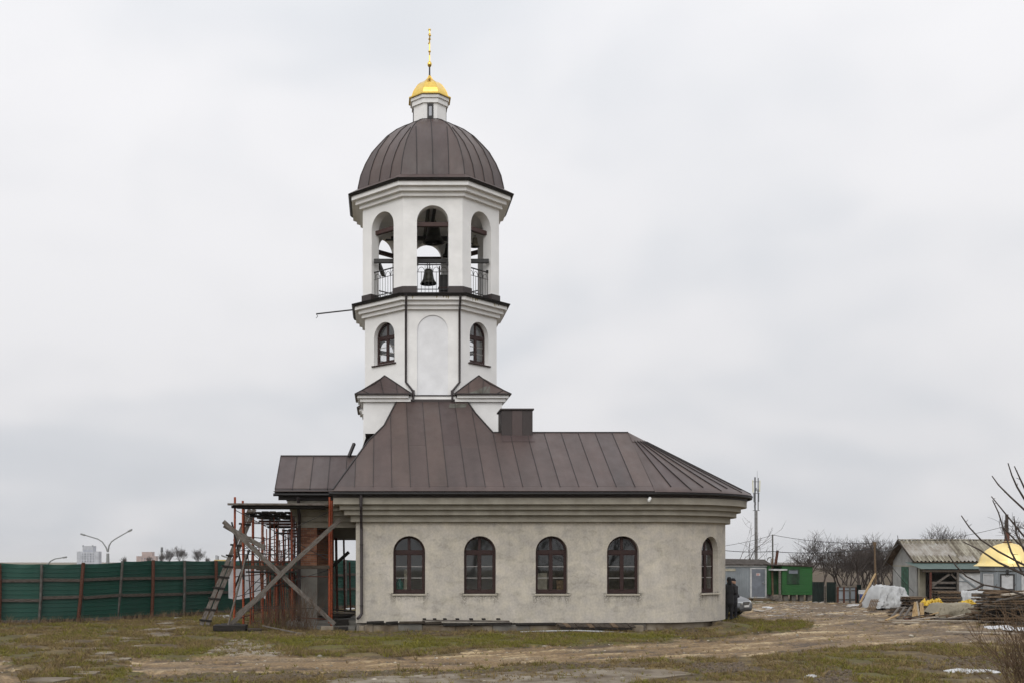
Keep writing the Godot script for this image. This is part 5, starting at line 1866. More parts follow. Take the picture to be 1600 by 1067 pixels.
	for dk in decks:
		count[dk[5]] = count.get(dk[5], 0) + 1
		var b := MB.new()
		b.bar(dk[0], dk[1], dk[2], dk[3], Vector3.UP, 0.006)
		var tone: String = {"wood_grey": "grey", "wood_dark": "dark", "wood_black": "blackened"}[dk[4]]
		solo("scaffold_board", b, M[dk[4]], "%s scaffold board, %s of the %s" % [tone, ord[mini(count[dk[5]] - 1, 6)], dk[5]], "board", "boards on the scaffold")
	# crossed bracing planks in front
	var cross := [[at(349, 814, 39.2), at(523, 975, 39.0), 0.16, "long grey plank slanting down to the right across the scaffold front"], [at(532, 811, 39.1), at(440, 895, 39.15), 0.16, "upper grey plank slanting up to the right to the porch cornice"], [at(463, 873, 39.05), at(352, 984, 38.8), 0.16, "lower grey plank slanting down to the left to the timber block"], [at(350, 820, 39.3), at(414, 856, 39.3), 0.17, "short grey plank behind the top of the long slanting plank"], [at(414, 925, 38.95), at(370, 962, 38.85), 0.19, "short grey plank nailed over the lower slanting plank"]]
	for c in cross:
		var b := MB.new()
		b.bar(c[0], c[1], 0.05, c[2], Vector3.BACK.cross(c[1] - c[0]), 0.006)
		solo("brace_plank", b, M.wood_grey, c[3], "plank", "bracing planks on the scaffold")
	var poles := [[at(362, 815, 39.3), at(381, 905, 39.2), 0.035, "wood_black", "dark pole leaning at the left front of the scaffold"], [at(385, 865, 39.0), at(354, 986, 38.6), 0.04, "wood_grey", "thin grey pole leaning into the grass at the scaffold corner"], [at(390, 858, 40.2), at(366, 920, 40.0), 0.04, "wood_black", "dark board leaning behind the left front posts"], [at(545, 862, 42.5), at(512, 890, 42.3), 0.07, "wood_black", "dark timber sticking up inside the porch opening"]]
	for p in poles:
		var b := MB.new()
		b.tube([p[0], (p[0] as Vector3).lerp(p[1], 0.5) + Vector3(0.02, 0, 0.02), p[1]], [p[2]], 6)
		solo("leaning_pole", b, M[p[3]], p[4], "pole", "poles leaning on the scaffold")
	# ladder of planks with cleats
	var la := thing("plank_ladder", "weathered plank ladder with dark cleats leaning against the scaffold deck", "ladder")
	var foot := at(320, 976, 40.9)
	var head := at(394, 795, 42.0)
	for s in [-1.0, 1.0]:
		var b := MB.new()
		b.bar(foot + Vector3(s * 0.115 - 0.02, 0, 0), head + Vector3(s * 0.09, 0, 0), 0.05, 0.16, Vector3.BACK.cross(head - foot), 0.006)
		obj("side_plank", b, M.wood_grey, la)
	for k in 11:
		var p := foot.lerp(head, 0.04 + k * 0.092)
		var b := MB.new()
		b.bar(p + Vector3(-0.27, 0.02, 0.05), p + Vector3(0.20, -0.03, 0.05), 0.06, 0.075, Vector3.UP, 0.006)
		obj("cleat", b, M.wood_black, la)
	# timber blocks and rubbish under the braces
	var blocks := [[at(345, 984, 38.6), Vector3(1.15, 0.20, 0.7), "wood_black", "dark timber block under the left foot of the scaffold", 0.0], [at(390, 990, 38.5), Vector3(0.5, 0.08, 0.5), "wood_dark", "flat dark board beside the left timber block", 0.3], [at(352, 966, 40.6), Vector3(0.7, 0.12, 0.5), "wood_black", "dark board lying behind the left timber block", 0.2], [at(514, 977, 38.8), Vector3(0.85, 0.12, 0.4), "wood_black", "dark timber under the right foot of the scaffold", 0.0], [at(505, 984, 38.7), Vector3(0.45, 0.14, 0.4), "concrete", "pale concrete block under the right timber", 0.1], [at(525, 968, 40.2), Vector3(0.5, 0.3, 0.5), "wood_black", "blackened crate just inside the porch", 0.4]]
	for k in blocks:
		var b := MB.new()
		var s: Vector3 = k[1]
		b.box(Transform3D(Basis(Vector3.UP, k[4]), Vector3(k[0].x + s.x * 0.3, s.y * 0.5 + 0.02, k[0].z)), s, 0.015)
		solo("timber_block", b, M[k[2]], k[3], "block", "blocks and boards at the scaffold feet")
	var lp := MB.new()
	lp.bar(at(410, 977, 38.0), at(478, 991, 37.2), 0.06, 0.04, Vector3.UP, 0.004)
	solo("loose_batten", lp, M.wood_grey, "pale batten lying in the dry brush before the scaffold", "batten")
	# dark debris inside the porch
	for k in 5:
		var b := MB.new()
		b.bar(Vector3(-2.6 + k * 0.2, 0.28 + k * 0.07, -2.6 - k * 0.3), Vector3(-1.2 + 0.1 * k, 0.30 + k * 0.06, -3.4 + 0.2 * k), 0.16, 0.05, Vector3.UP, 0.004)
		solo("old_board", b, M.wood_black if k != 3 else M.wood_grey, "%s board lying on the dark porch floor" % ["lowest", "second", "third", "grey fourth", "topmost"][k], "board", "boards on the porch floor")
	for x in [[519.0, 43.0], [527.0, 43.6], [539.0, 44.2], [548.0, 46.5]]:
		var b := MB.new()
		var q := at(x[0], 900, x[1])
		b.tube([Vector3(q.x, 0.1, q.z), Vector3(q.x - 0.05, 3.4 if x[0] < 545 else 2.4, q.z)], [0.055 if x[0] < 530 else 0.04], 7)
		solo("prop_pole", b, M.scaffold_rust if x[0] != 519.0 else M.iron_dark, {519.0: "black prop at the left of the porch opening", 527.0: "thick rusty prop in the porch opening", 539.0: "thin rusty prop in the middle of the porch opening", 548.0: "short rusty post behind the porch near the wall"}[x[0]], "pole", "props in the porch opening")

func build_wall_foot():
	# old boards on the footing
	var rows := [[573, 600, 970.5, "first dark board from the corner on the concrete footing"], [603, 622, 971, "second dark board from the corner on the concrete footing"], [624, 664, 970.5, "third and long dark board on the concrete footing"], [664, 690, 971.5, "fourth dark board, under the battened plank"], [692, 735, 974, "fifth dark board, low on the concrete footing"], [738, 800, 973, "sixth dark board, below the right end of the battened plank"], [806, 868, 973, "seventh dark board, left of the pallet boards"]]
	for r in rows:
		var b := MB.new()
		b.bar(at(r[0], r[2] + 1.5, 38.36), at(r[1], r[2] + rng.randf() * 1.5, 38.36), 0.22, 0.075, Vector3.UP, 0.008)
		solo("footing_board", b, M.wood_black if rng.randf() < 0.7 else M.wood_dark, r[3], "board", "old boards on the wall footing")
	var bp := thing("battened_plank", "grey plank with seven dark battens standing on the footing under the second window", "plank")
	var b := MB.new()
	b.bar(at(660, 968.5, 38.3), at(796, 970, 38.3), 0.16, 0.05, Vector3.UP, 0.006)
	obj("plank", b, M.wood_grey, bp)
	for x in [663.0, 679.0, 695.0, 714.5, 736.0, 755.5, 778.5]:
		var k := MB.new()
		k.bx(at(x - 2.3, 968, 38.22), at(x + 2.6, 965, 38.45), 0.008)
		obj("batten", k, M.wood_black, bp)
	var pb := thing("board_platform", "low platform of weathered crosswise boards leaning on the footing under the fourth window", "boards")
	for k in 13:
		var x := 873.0 + k * 9.2
		var q := MB.new()
		var y := 973.6 + (k % 3) * 0.5 + k * 0.10
		q.bar(at(x, y - 0.9, 38.45), at(x + 6.5, y + 4.6, 37.95), 0.19, 0.035, Vector3.UP, 0.006)
		obj("board", q, M.wood_brown if k % 4 == 1 else M.wood_dark, pb)
	var fr := MB.new()
	fr.bar(at(876, 980.5, 38.0), at(985, 981.5, 38.0), 0.06, 0.06)
	obj("bearer", fr, M.wood_black, pb)
	var pp := MB.new()
	pp.tube([at(813, 987, 37.85), at(860, 985.2, 37.85), at(905, 984.7, 37.85), at(945, 986.2, 37.85), at(980, 988.3, 37.85)], [0.028], 7)
	solo("plastic_pipe", pp, M.pipe_grey, "long pale grey plastic pipe lying in the grass along the wall", "pipe")
	var wp := MB.new()
	wp.bar(at(848, 1008.7, 32.4), at(874, 1008.4, 32.6), 0.08, 0.04)
	solo("pale_batten", wp, M.wood_white, "short pale batten lying in the grass at the track edge", "batten")
	# things that stand inside, behind the panes
	var it := [[at(847, 908, 39.7), Vector3(0.36, 0.62, 0.03), "canvas_pale", "pale board leaning inside the third window on the left", "board"], [at(876, 915, 39.75), Vector3(0.30, 0.42, 0.03), "icon_paint", "framed brown picture standing inside the third window on the right", "picture"], [at(634, 905, 39.8), Vector3(0.13, 0.75, 0.12), "canvas_pale", "pale roll standing inside the first window", "roll"]]
	for k in it:
		var q := MB.new()
		q.box(Transform3D(Basis(Vector3.RIGHT, -0.1), k[0]), k[1], 0.006)
		solo(["board", "picture", "roll"][it.find(k)] + "_indoors", q, M[k[2]], k[3], k[4])
	var bo := MB.new()
	bo.lathe([Vector2(0.0, 0.0), Vector2(0.14, 0.0), Vector2(0.15, 0.1), Vector2(0.15, 0.30), Vector2(0.06, 0.40), Vector2(0.05, 0.46), Vector2(0.0, 0.46)], 14, at(624, 923, 39.7))
	solo("water_bottle", bo, M.bottle_green, "green water bottle standing inside the first window", "bottle")

# ---------- bare wood ----------
func branch(mb: MB, p: Vector3, d: Vector3, length: float, r: float, depth: int, g: RandomNumberGenerator, spread_: float, up: float, kids: int, k := 4, rmin := 0.006):
	var pts := [p]
	var rads := [r]
	var n := 3 if depth > 1 else 2
	var dir := d
	for i in n:
		dir = (dir + Vector3(g.randf_range(-1, 1), g.randf_range(-1, 1), g.randf_range(-1, 1)) * 0.22 + Vector3.UP * up * 0.25).normalized()
		pts.append(pts[i] + dir * length / n)
		rads.append(r * lerpf(1.0, 0.55, float(i + 1) / n))
	mb.tube(pts, rads, k if depth > 1 else 3, false)
	if depth <= 0: return
	for c in kids:
		var t := g.randf_range(0.35, 1.0) if c > 0 else 1.0
		var f := t * n
		var i0 := mini(int(f), n - 1)
		var q: Vector3 = (pts[i0] as Vector3).lerp(pts[i0 + 1], f - i0)
		var side := Vector3(g.randf_range(-1, 1), g.randf_range(-0.5, 0.8), g.randf_range(-1, 1)).normalized()
		branch(mb, q, (dir + side * spread_).normalized(), length * g.randf_range(0.55, 0.82), maxf(rads[n] * g.randf_range(0.6, 0.9), rmin), depth - 1, g, spread_, up, kids, k, rmin)

func bare_tree(called: String, label: String, category: String, foot: Vector3, hgt: float, seed_: int, m: Material, depth := 5, kids := 3, spread_ := 0.75, stems := 1, thick := 0.03, up := 0.4, group := "", rmin := 0.006):
	var g := RandomNumberGenerator.new()
	g.seed = seed_
	var t := thing(called, label, category, foot, 0, group)
	var tr := MB.new()
	var cr := MB.new()
	for s in stems:
		var d := (Vector3.UP + Vector3(g.randf_range(-1, 1), 0, g.randf_range(-1, 1)) * (0.12 if stems == 1 else 0.55)).normalized()
		var l := hgt * (0.30 if stems == 1 else 0.34)
		var r0 := hgt * thick / sqrt(stems)
		var base := Vector3(g.randf_range(-1, 1), 0, g.randf_range(-1, 1)) * (0.0 if stems == 1 else hgt * 0.06)
		var a := base + d * l * 0.5
		var b := a + (d + Vector3(g.randf_range(-1, 1), 0.5, g.randf_range(-1, 1)) * 0.2).normalized() * l * 0.5
		tr.tube([base - Vector3(0, 0.1, 0), base + Vector3(0, 0.05, 0), a, b], [r0 * 1.3, r0 * 1.1, r0 * 0.9, r0 * 0.75], 7)
		for c in kids + 1:
			var side := Vector3(g.randf_range(-1, 1), g.randf_range(0.0, 0.8), g.randf_range(-1, 1)).normalized()
			branch(cr, base + (a - base).lerp(b - base, g.randf_range(0.3 if stems == 1 else 0.0, 1.0)) if c else b, (d + side * spread_).normalized(), hgt * g.randf_range(0.22, 0.34), r0 * g.randf_range(0.4, 0.62), depth - 1, g, spread_, up, kids, 4, rmin)
	obj("trunk", tr, m, t)
	obj("crown", cr, m, t)
	return t

func build_brush():
	# dense red-brown brush that grows through the scaffold feet
	var g := RandomNumberGenerator.new()
	for i in 5:
		g.seed = 300 + i
		var x: float = [408, 432, 448, 466, 482][i]
		var foot := at(x, 983, 38.6 + (i % 2) * 0.5)
		foot.y = 0.0
		var t := thing("dry_bush", ["leftmost dry bush at the scaffold feet", "second dry bush at the scaffold feet, low", "middle dry bush at the scaffold feet", "tall dry bush before the pillar base", "rightmost dry bush beside the pillar base"][i], "bush", foot, 0, "red-brown bushes at the scaffold feet")
		var mb := MB.new()
		for s in 36:
			var d := (Vector3.UP + Vector3(g.randf_range(-1, 1), 0, g.randf_range(-1, 1)) * 0.75).normalized()
			branch(mb, Vector3(g.randf_range(-0.3, 0.3), 0, g.randf_range(-0.2, 0.2)), d, g.randf_range(0.40, 0.85) * [0.65, 0.7, 0.85, 1.05, 0.85][i], 0.007, 2, g, 0.35, 0.4, 2, 3, 0.0035)
		obj("twigs", mb, M.bark_red, t)

# ---------- the yard on the right ----------
func build_cabins():
	var d := 65.4
	var z := EYE.z - d
	var xl := wx(1120, d)
	var xr := wx(1205.4, d)
	var top := hi(884.5, d)
	var c := thing("site_cabin", "grey corrugated site cabin with a grey door and bitumen roof", "cabin")
	var b := MB.new()
	b.bx(Vector3(xl, 0.12, z - 0.03), Vector3(xr - 0.02, top, z - 2.5))
	obj("cabin_body", b, M.cabin_grey, c)
	var ribs := MB.new()
	var door_a := wx(1172.0, d)
	var door_b := wx(1197.6, d)
	var x := xl
	while x < xr - 0.1:
		if x < door_a - 0.08 or x > door_b + 0.02:
			ribs.bar(Vector3(x + 0.04, 0.13, z - 0.02), Vector3(x + 0.04, top, z - 0.02), 0.05, 0.035, Vector3.BACK)
		x += 0.105
	tag(obj("corrugation", ribs, M.cabin_grey, c), "", "", "", "stuff")
	var fr := MB.new()
	fr.bx(Vector3(door_a - 0.0, 0.14, z - 0.02), Vector3(door_a + 0.09, hi(886.5, d), z + 0.03))
	fr.bx(Vector3(door_b - 0.09, 0.14, z - 0.02), Vector3(door_b, hi(886.5, d), z + 0.03))
	fr.bx(Vector3(door_a + 0.09, hi(888.5, d), z - 0.02), Vector3(door_b - 0.09, hi(886.5, d), z + 0.03))
	fr.bx(Vector3(door_a + 0.09, 0.14, z - 0.02), Vector3(door_b - 0.09, 0.20, z + 0.03))
	obj("door_frame", fr, M.trim_white, c)
	var dr := MB.new()
	dr.bx(Vector3(door_a + 0.09, 0.2, z - 0.02), Vector3(door_b - 0.09, hi(888.5, d), z + 0.012), 0.01)
	var door := obj("door", dr, M.cabin_door, c)
	var hd := MB.new()
	hd.bx(Vector3(door_b - 0.28, 1.02, z + 0.01), Vector3(door_b - 0.14, 1.05, z + 0.06), 0.006)
	hd.bx(Vector3(door_b - 0.18, 0.94, z + 0.01), Vector3(door_b - 0.14, 1.12, z + 0.03), 0.004)
	obj("handle", hd, M.chrome, door)
	var po := MB.new()
	po.bx(at(1181.5, 894.8, d - 0.02), at(1187.7, 898.7, d - 0.0))
	obj("notice", po, M.trim_white, door)
	for k in 3:
		var ln := MB.new()
		ln.bx(at(1182.3, 895.7 + k * 1.0, d - 0.024), at(1186.9 - k * 0.6, 896.2 + k * 1.0, d - 0.018))
		obj("notice_print", ln, M.poster_red, door)
	var lp := MB.new()
	lp.bx(Vector3(xl, hi(888.5, d) - 0.12, z - 0.02), Vector3(wx(1149, d), hi(886.5, d) - 0.05, z + 0.02))
	obj("pale_patch", lp, M.canvas_pale, c)
	var tr := MB.new()
	tr.bx(Vector3(xl, top - 0.005, z - 0.1), Vector3(xr + 0.02, top + 0.06, z + 0.06), 0.01)
	tr.bx(Vector3(xr - 0.07, 0.12, z - 0.1), Vector3(xr + 0.012, top, z + 0.02), 0.01)
	obj("trim", tr, M.trim_white, c)
	var rf := MB.new()
	var yr := hi(873.5, d)
	rf.quad(Vector3(xl, top + 0.07, z + 0.12), Vector3(xr + 0.03, top + 0.07, z + 0.12), Vector3(xr + 0.02, yr, z - 1.2), Vector3(xl, yr + 0.06, z - 1.2))
	rf.quad(Vector3(xr + 0.03, top + 0.07, z - 2.6), Vector3(xl, top + 0.07, z - 2.6), Vector3(xl, yr + 0.06, z - 1.2), Vector3(xr + 0.02, yr, z - 1.2))
	rf.tri(Vector3(xr + 0.02, top + 0.07, z + 0.1), Vector3(xr + 0.02, top + 0.07, z - 2.6), Vector3(xr + 0.015, yr, z - 1.2))
	for k in 7: rf.bar(Vector3(xl + k * 0.55, top + 0.10 + (k % 3) * 0.02, z + 0.1), Vector3(xl + k * 0.55 + 0.5, top + 0.10, z + 0.1), 0.1, 0.05)
	rf.tube([at(1199, 875, 66.4), at(1200.5, 871, 66.4), at(1204.5, 870.3, 66.4)], [0.03], 5)
	obj("roof", rf, M.bitumen, c)
	var st := MB.new()
	st.bx(at(1176, 938.5, 65.0), at(1205, 935.6, 64.6), 0.01)
	obj("door_step", st, M.wood_brown, c)
	# chimney pipe, post
	var sp := MB.new()
	sp.tube([at(1211.5, 884, 66.8), at(1215, 859.5, 66.8)], [0.085], 8)
	solo("stove_pipe", sp, M.post_rust, "rusty leaning stove pipe between the grey and green cabins", "pipe")
	var pole := MB.new()
	pole.tube([at(1207.4, 934, 64.9), at(1207.4, 880, 64.9), at(1207.2, 834.5, 64.9)], [0.05, 0.045, 0.04], 7)
	solo("wire_pole", pole, M.post_grey, "thin grey wire pole at the right corner of the grey cabin", "pole")
	var pl := MB.new()
	pl.bar(at(1207.6, 935, 64.75), at(1206.3, 872, 64.75), 0.09, 0.05, Vector3.BACK)
	solo("corner_plank", pl, M.wood_brown, "brown plank upright beside the thin wire pole", "plank")
	# green cabin
	var g := thing("green_cabin", "green board cabin with one window and a small porch roof", "cabin")
	var dg := 64.2
	var zg := EYE.z - dg
	var gl := wx(1222, dg)
	var gr := wx(1269.5, dg)
	var gt := hi(883.3, dg)
	var bb := MB.new()
	bb.bx(Vector3(gl, 0.36, zg - 0.025), Vector3(gr, gt, zg - 2.4))
	bb.bx(Vector3(wx(1209.5, dg), 0.36, zg - 0.7), Vector3(gl, gt, zg - 2.4))
	obj("cabin_body", bb, M.cabin_green, g)
	for k in 11:
		var bd := MB.new()
		var ya := 0.36 + (gt - 0.36) * k / 11.0
		bd.bx(Vector3(gl, ya + 0.006, zg - 0.03), Vector3(gr, ya + (gt - 0.36) / 11.0 - 0.006, zg - 0.003 + rng.randf() * 0.004), 0.004)
		obj("wall_board", bd, M.cabin_green, g)
	var win := MB.new()
	for e in [[1229.5, 887.5, 1232.5, 912], [1246.5, 887.5, 1249.5, 912], [1232.5, 887.5, 1246.5, 890], [1232.5, 909.5, 1246.5, 912], [1232.5, 895.6, 1246.5, 897]]:
		win.bx(at(e[0], e[1], dg + 0.02), at(e[2], e[3], dg - 0.05))
	var wo := obj("window", win, M.cabin_green_dark, g)
	var pn := MB.new()
	pn.bx(at(1232.5, 890, dg + 0.0), at(1246.5, 895.6, dg - 0.01))
	obj("pane", pn, M.cabin_door, wo)
	var pn2 := MB.new()
	pn2.bx(at(1232.5, 897, dg + 0.0), at(1246.5, 909.5, dg - 0.01))
	obj("shutter", pn2, M.cabin_green_dark, wo)
	var dd := MB.new()
	dd.bx(Vector3(wx(1211, dg), 0.42, zg - 0.72), Vector3(wx(1220, dg), gt - 0.25, zg - 0.66))
	obj("door", dd, M.cabin_green_dark, g)
	var rr := MB.new()
	rr.bar(Vector3(wx(1209, dg), gt + 0.04, zg - 1.2), Vector3(gr + 0.06, gt - 0.03, zg - 1.2), 2.6, 0.07, Vector3.UP, 0.01)
	obj("roof", rr, M.bitumen, g)
	var pr := MB.new()
	pr.bx(at(1208.5, 891, dg - 0.1), at(1222.5, 888.2, dg + 0.7), 0.01)
	obj("porch_roof", pr, M.trim_white, g)
	var pp := MB.new()
	pp.bx(at(1217, 937, dg - 0.08), at(1219.6, 891, dg - 0.0), 0.006)
	obj("porch_post", pp, M.wood_grey, g)
	var stp := MB.new()
	stp.bx(at(1208, 937, dg - 0.3), at(1213, 930, dg + 0.2), 0.01)
	stp.bx(at(1212, 938.5, dg - 0.3), at(1219, 934.5, dg + 0.1), 0.01)
	obj("step", stp, M.wood_grey, g)
	for k in 4:
		var sk := MB.new()
		sk.bx(Vector3(lerpf(gl, gr, 0.1 + k * 0.26), 0.0, zg - 0.2), Vector3(lerpf(gl, gr, 0.1 + k * 0.26) + 0.25, 0.36, zg - 0.5), 0.01)
		obj("support_block", sk, M.concrete_wet, g)

func build_yard_fence():
	var f := thing("yard_fence", "dark green metal yard fence between the green cabin and the gate", "fence")
	for e in [[1269, 1287.5, 908.5, 939, 62.6], [1291.5, 1306.6, 908.8, 941.2, 61.8], [1338.5, 1345.8, 913, 942.5, 61.4]]:
		var p := MB.new()
		var d: float = e[4]
		var n := 8
		var ring0 := []
		var ring1 := []
		for k in n * 2 + 1:
			var t := k / (n * 2.0)
			ring0.append(at(lerpf(e[0], e[1], t), e[3], d + (0.03 if k % 2 else 0.0)) * Vector3(1, 0, 1))
			ring1.append(at(lerpf(e[0], e[1], t), e[2], d + (0.03 if k % 2 else 0.0)))
		for k in n * 2: p.quad(ring0[k], ring0[k + 1], ring1[k + 1], ring1[k])
		obj("fence_sheet", p, M.fence_dark, f)
	for e in [[1289, 914, 62.2], [1307.5, 912, 61.7]]:
		var q := at(e[0], e[1], e[2])
		var p := MB.new()
		p.bx(Vector3(q.x - 0.05, -0.05, q.z - 0.05), Vector3(q.x + 0.05, q.y, q.z + 0.05), 0.01)
		obj("post", p, M.wood_grey, f)
	var g := thing("metal_gate", "grey sheet metal gate with rusty uprights beside the dark fence", "gate")
	var d := 61.5
	var y0 := 0.1
	var y1 := hi(917, d)
	var xa := wx(1309, d)
	var xb := wx(1337.5, d)
	var z := EYE.z - d
	for k in 3:
		var p := MB.new()
		p.bx(Vector3(lerpf(xa, xb, k / 3.0) + 0.01, y0, z - 0.01), Vector3(lerpf(xa, xb, (k + 1) / 3.0) - 0.01, y1, z - 0.03))
		obj("gate_sheet", p, M.cabin_grey, g)
	for k in 4:
		var p := MB.new()
		p.bx(Vector3(lerpf(xa, xb, k / 3.0) - 0.045, 0.0, z - 0.02), Vector3(lerpf(xa, xb, k / 3.0) + 0.045, y1 + 0.03, z + 0.05), 0.008)
		obj("upright", p, M.post_rust if k in [0, 1, 3] else M.post_grey, g)
	for y in [0.2, y1 * 0.8, y1]:
		var p := MB.new()
		p.bx(Vector3(xa, y - 0.03, z - 0.005), Vector3(xb, y + 0.03, z + 0.02))
		obj("cross_rail", p, M.post_grey, g)
	var bl := MB.new()
	bl.lathe([Vector2(0, 0.0), Vector2(0.28, 0.0), Vector2(0.29, 0.25), Vector2(0.27, 0.28), Vector2(0.29, 0.31), Vector2(0.29, 0.52), Vector2(0.0, 0.53)], 16, at(1351, 940, 60.6) * Vector3(1, 0, 1))
	solo("blue_barrel", bl, M.sign_blue, "blue barrel behind the propped pole at the yard edge", "barrel")
	var ar := thing("arrow_board", "white striped arrow board standing above the blue barrel", "board", at(1350.5, 942, 60.2) * Vector3(1, 0, 1))
	for k in 3:
		var p := MB.new()
		p.plate(PackedVector2Array([Vector2(-0.36, 0.56 + k * 0.075), Vector2(0.30, 0.56 + k * 0.075), Vector2(0.36 if k == 1 else 0.33, 0.595 + k * 0.075), Vector2(0.30, 0.625 + k * 0.075), Vector2(-0.36, 0.625 + k * 0.075), Vector2(-0.30, 0.595 + k * 0.075)]), func(v: Vector2): return Vector3(v.x, v.y, 0), Vector3(0, 0, 0.02))
		obj("slat", p, M.trim_white, ar)
	var ps := MB.new()
	ps.bx(Vector3(-0.3, 0, -0.03), Vector3(-0.25, 0.56, 0.0))
	ps.bx(Vector3(0.22, 0, -0.03), Vector3(0.27, 0.56, 0.0))
	obj("post", ps, M.wood_grey, ar)
	# pole held by a slanting prop
	var po := MB.new()
	po.tube([at(1369, 922, 58.2) * Vector3(1, 0, 1), at(1367.6, 890, 58.2), at(1366.4, 847, 58.2)], [0.06, 0.055, 0.045], 7)
	po.bx(at(1364.6, 851.5, 58.15), at(1368.2, 846, 58.25), 0.01)
	solo("wooden_pole", po, M.wood_brown, "wooden wire pole beside the white tarpaulin heap", "pole")
	var pr := MB.new()
	pr.bar(at(1367.5, 896, 57.9), at(1344, 950, 56.2) * Vector3(1, 0, 1) + Vector3(0, 0.25, 0), 0.07, 0.09, Vector3.BACK)
	solo("slanting_prop", pr, M.wood_new, "new yellow prop board slanting against the wooden pole", "board")
	var ft := MB.new()
	ft.bar(at(1352, 936, 56.5), at(1338, 953, 55.4), 0.12, 0.10, Vector3.UP, 0.01)
	solo("grey_beam", ft, M.wood_brown, "short brown beam lying at the foot of the slanting prop", "beam")

func cloth(a: Vector3, b: Vector3, tops: Array, depth: float, seed_: int, fold := 0.06) -> MB:
	# cloth thrown over a heap: from a to b, heights along the way, and this deep from front to back
	var mb := MB.new()
	mb.smooth = true
	var f := FastNoiseLite.new()
	f.seed = seed_
	f.frequency = 1.0
	f.noise_type = FastNoiseLite.TYPE_SIMPLEX_SMOOTH
	var nu := 56
	var nv := 34
	var P := []
	var back := (b - a).cross(Vector3.UP).normalized()
	if back.z > 0: back = -back
	for i in nu + 1:
		var t := float(i) / nu
		var row := []
		var k := t * (tops.size() - 1)
		var k0 := mini(int(k), tops.size() - 2)
		var hgt: float = lerpf(tops[k0], tops[k0 + 1], k - k0)
		for j in nv + 1:
			var s := float(j) / nv
			# hem, drop, edge, top, and down again behind
			var drop := clampf(s / 0.55, 0.0, 1.0)
			var far := clampf((s - 0.8) / 0.2, 0.0, 1.0)
			var along := 0.20 * pow(drop, 1.3) + 0.62 * clampf((s - 0.50) / 0.35, 0.0, 1.0) + 0.18 * far
			var y := hgt * minf(pow(drop, 0.92), 1.0) * (1.0 - far * 0.95)
			# folds hang from the edge: ridged, slanting, deepest at mid-drop
			var slant := t * 8.0 + (1.0 - drop) * 1.3 * f.get_noise_2d(t * 2.0, 9.0)
			var ridge := 1.0 - 2.0 * absf(f.get_noise_2d(slant, drop * 0.9 + 4.0))
			var wide := f.get_noise_2d(t * 3.0 + 20.0, drop * 1.6)
			var hang := (1.0 - drop) * 0.55 + 0.45 * sin(drop * PI)
			var out := -fold * (1.5 * ridge + 1.3 * wide) * hang
			var top_bump := (1.0 - absf(2.0 * f.get_noise_2d(t * 4.5 + s * 3.0, s * 5.0 - t * 2.0))) * fold * 0.8 + f.get_noise_2d(t * 2.5, s * 3.0 + 11.0) * fold * 1.2
			y += top_bump * smoothstep(0.3, 0.6, drop) * (1.0 - far)
			if j == 0: y = 0.02 + maxf(0.0, f.get_noise_2d(t * 9.0, 2.0)) * fold * 0.9
			row.append(a.lerp(b, t) + back * (depth * along + out) + Vector3(wide * fold, maxf(y, 0.0) + 0.01, 0))
		P.append(row)
	for i in nu:
		for j in nv: mb.quad(P[i][j], P[i + 1][j], P[i + 1][j + 1], P[i][j + 1])
	return mb

func pallet_stack(px: float, py: float, d: float, n: int, turn: float, where: String, wide := 1.0):
	var p0 := at(px, py, d) * Vector3(1, 0, 1)
	var ords := ["bottom", "second", "third", "fourth", "fifth", "sixth", "seventh"]
	for i in n:
		var mb := MB.new()
		var h := 0.125
		for k in 6: mb.box(Transform3D(Basis(), Vector3(-0.5 + k * 0.2, h - 0.012, 0)), Vector3(0.13, 0.022, 0.8), 0.004)
		for k in 3:
			mb.box(Transform3D(Basis(), Vector3(0, 0.055, -0.36 + k * 0.36)), Vector3(1.1, 0.07, 0.09), 0.004)
			mb.box(Transform3D(Basis(), Vector3(-0.5 + k * 0.5, 0.01, 0)), Vector3(0.1, 0.02, 0.8), 0.004)
		var o := solo("pallet", mb, M.wood_dark if i % 2 else M.wood_brown, "%s pallet %s" % ["topmost" if i == n - 1 else ords[i], where], "pallet", "pallets stacked in the yard")
		o.transform = Transform3D(Basis(Vector3.UP, turn + rng.randf_range(-0.06, 0.06)).scaled(Vector3(wide, 1, 1)), p0 + Vector3(rng.randf_range(-0.03, 0.03), 0.02 + i * 0.128, rng.randf_range(-0.03, 0.03)))

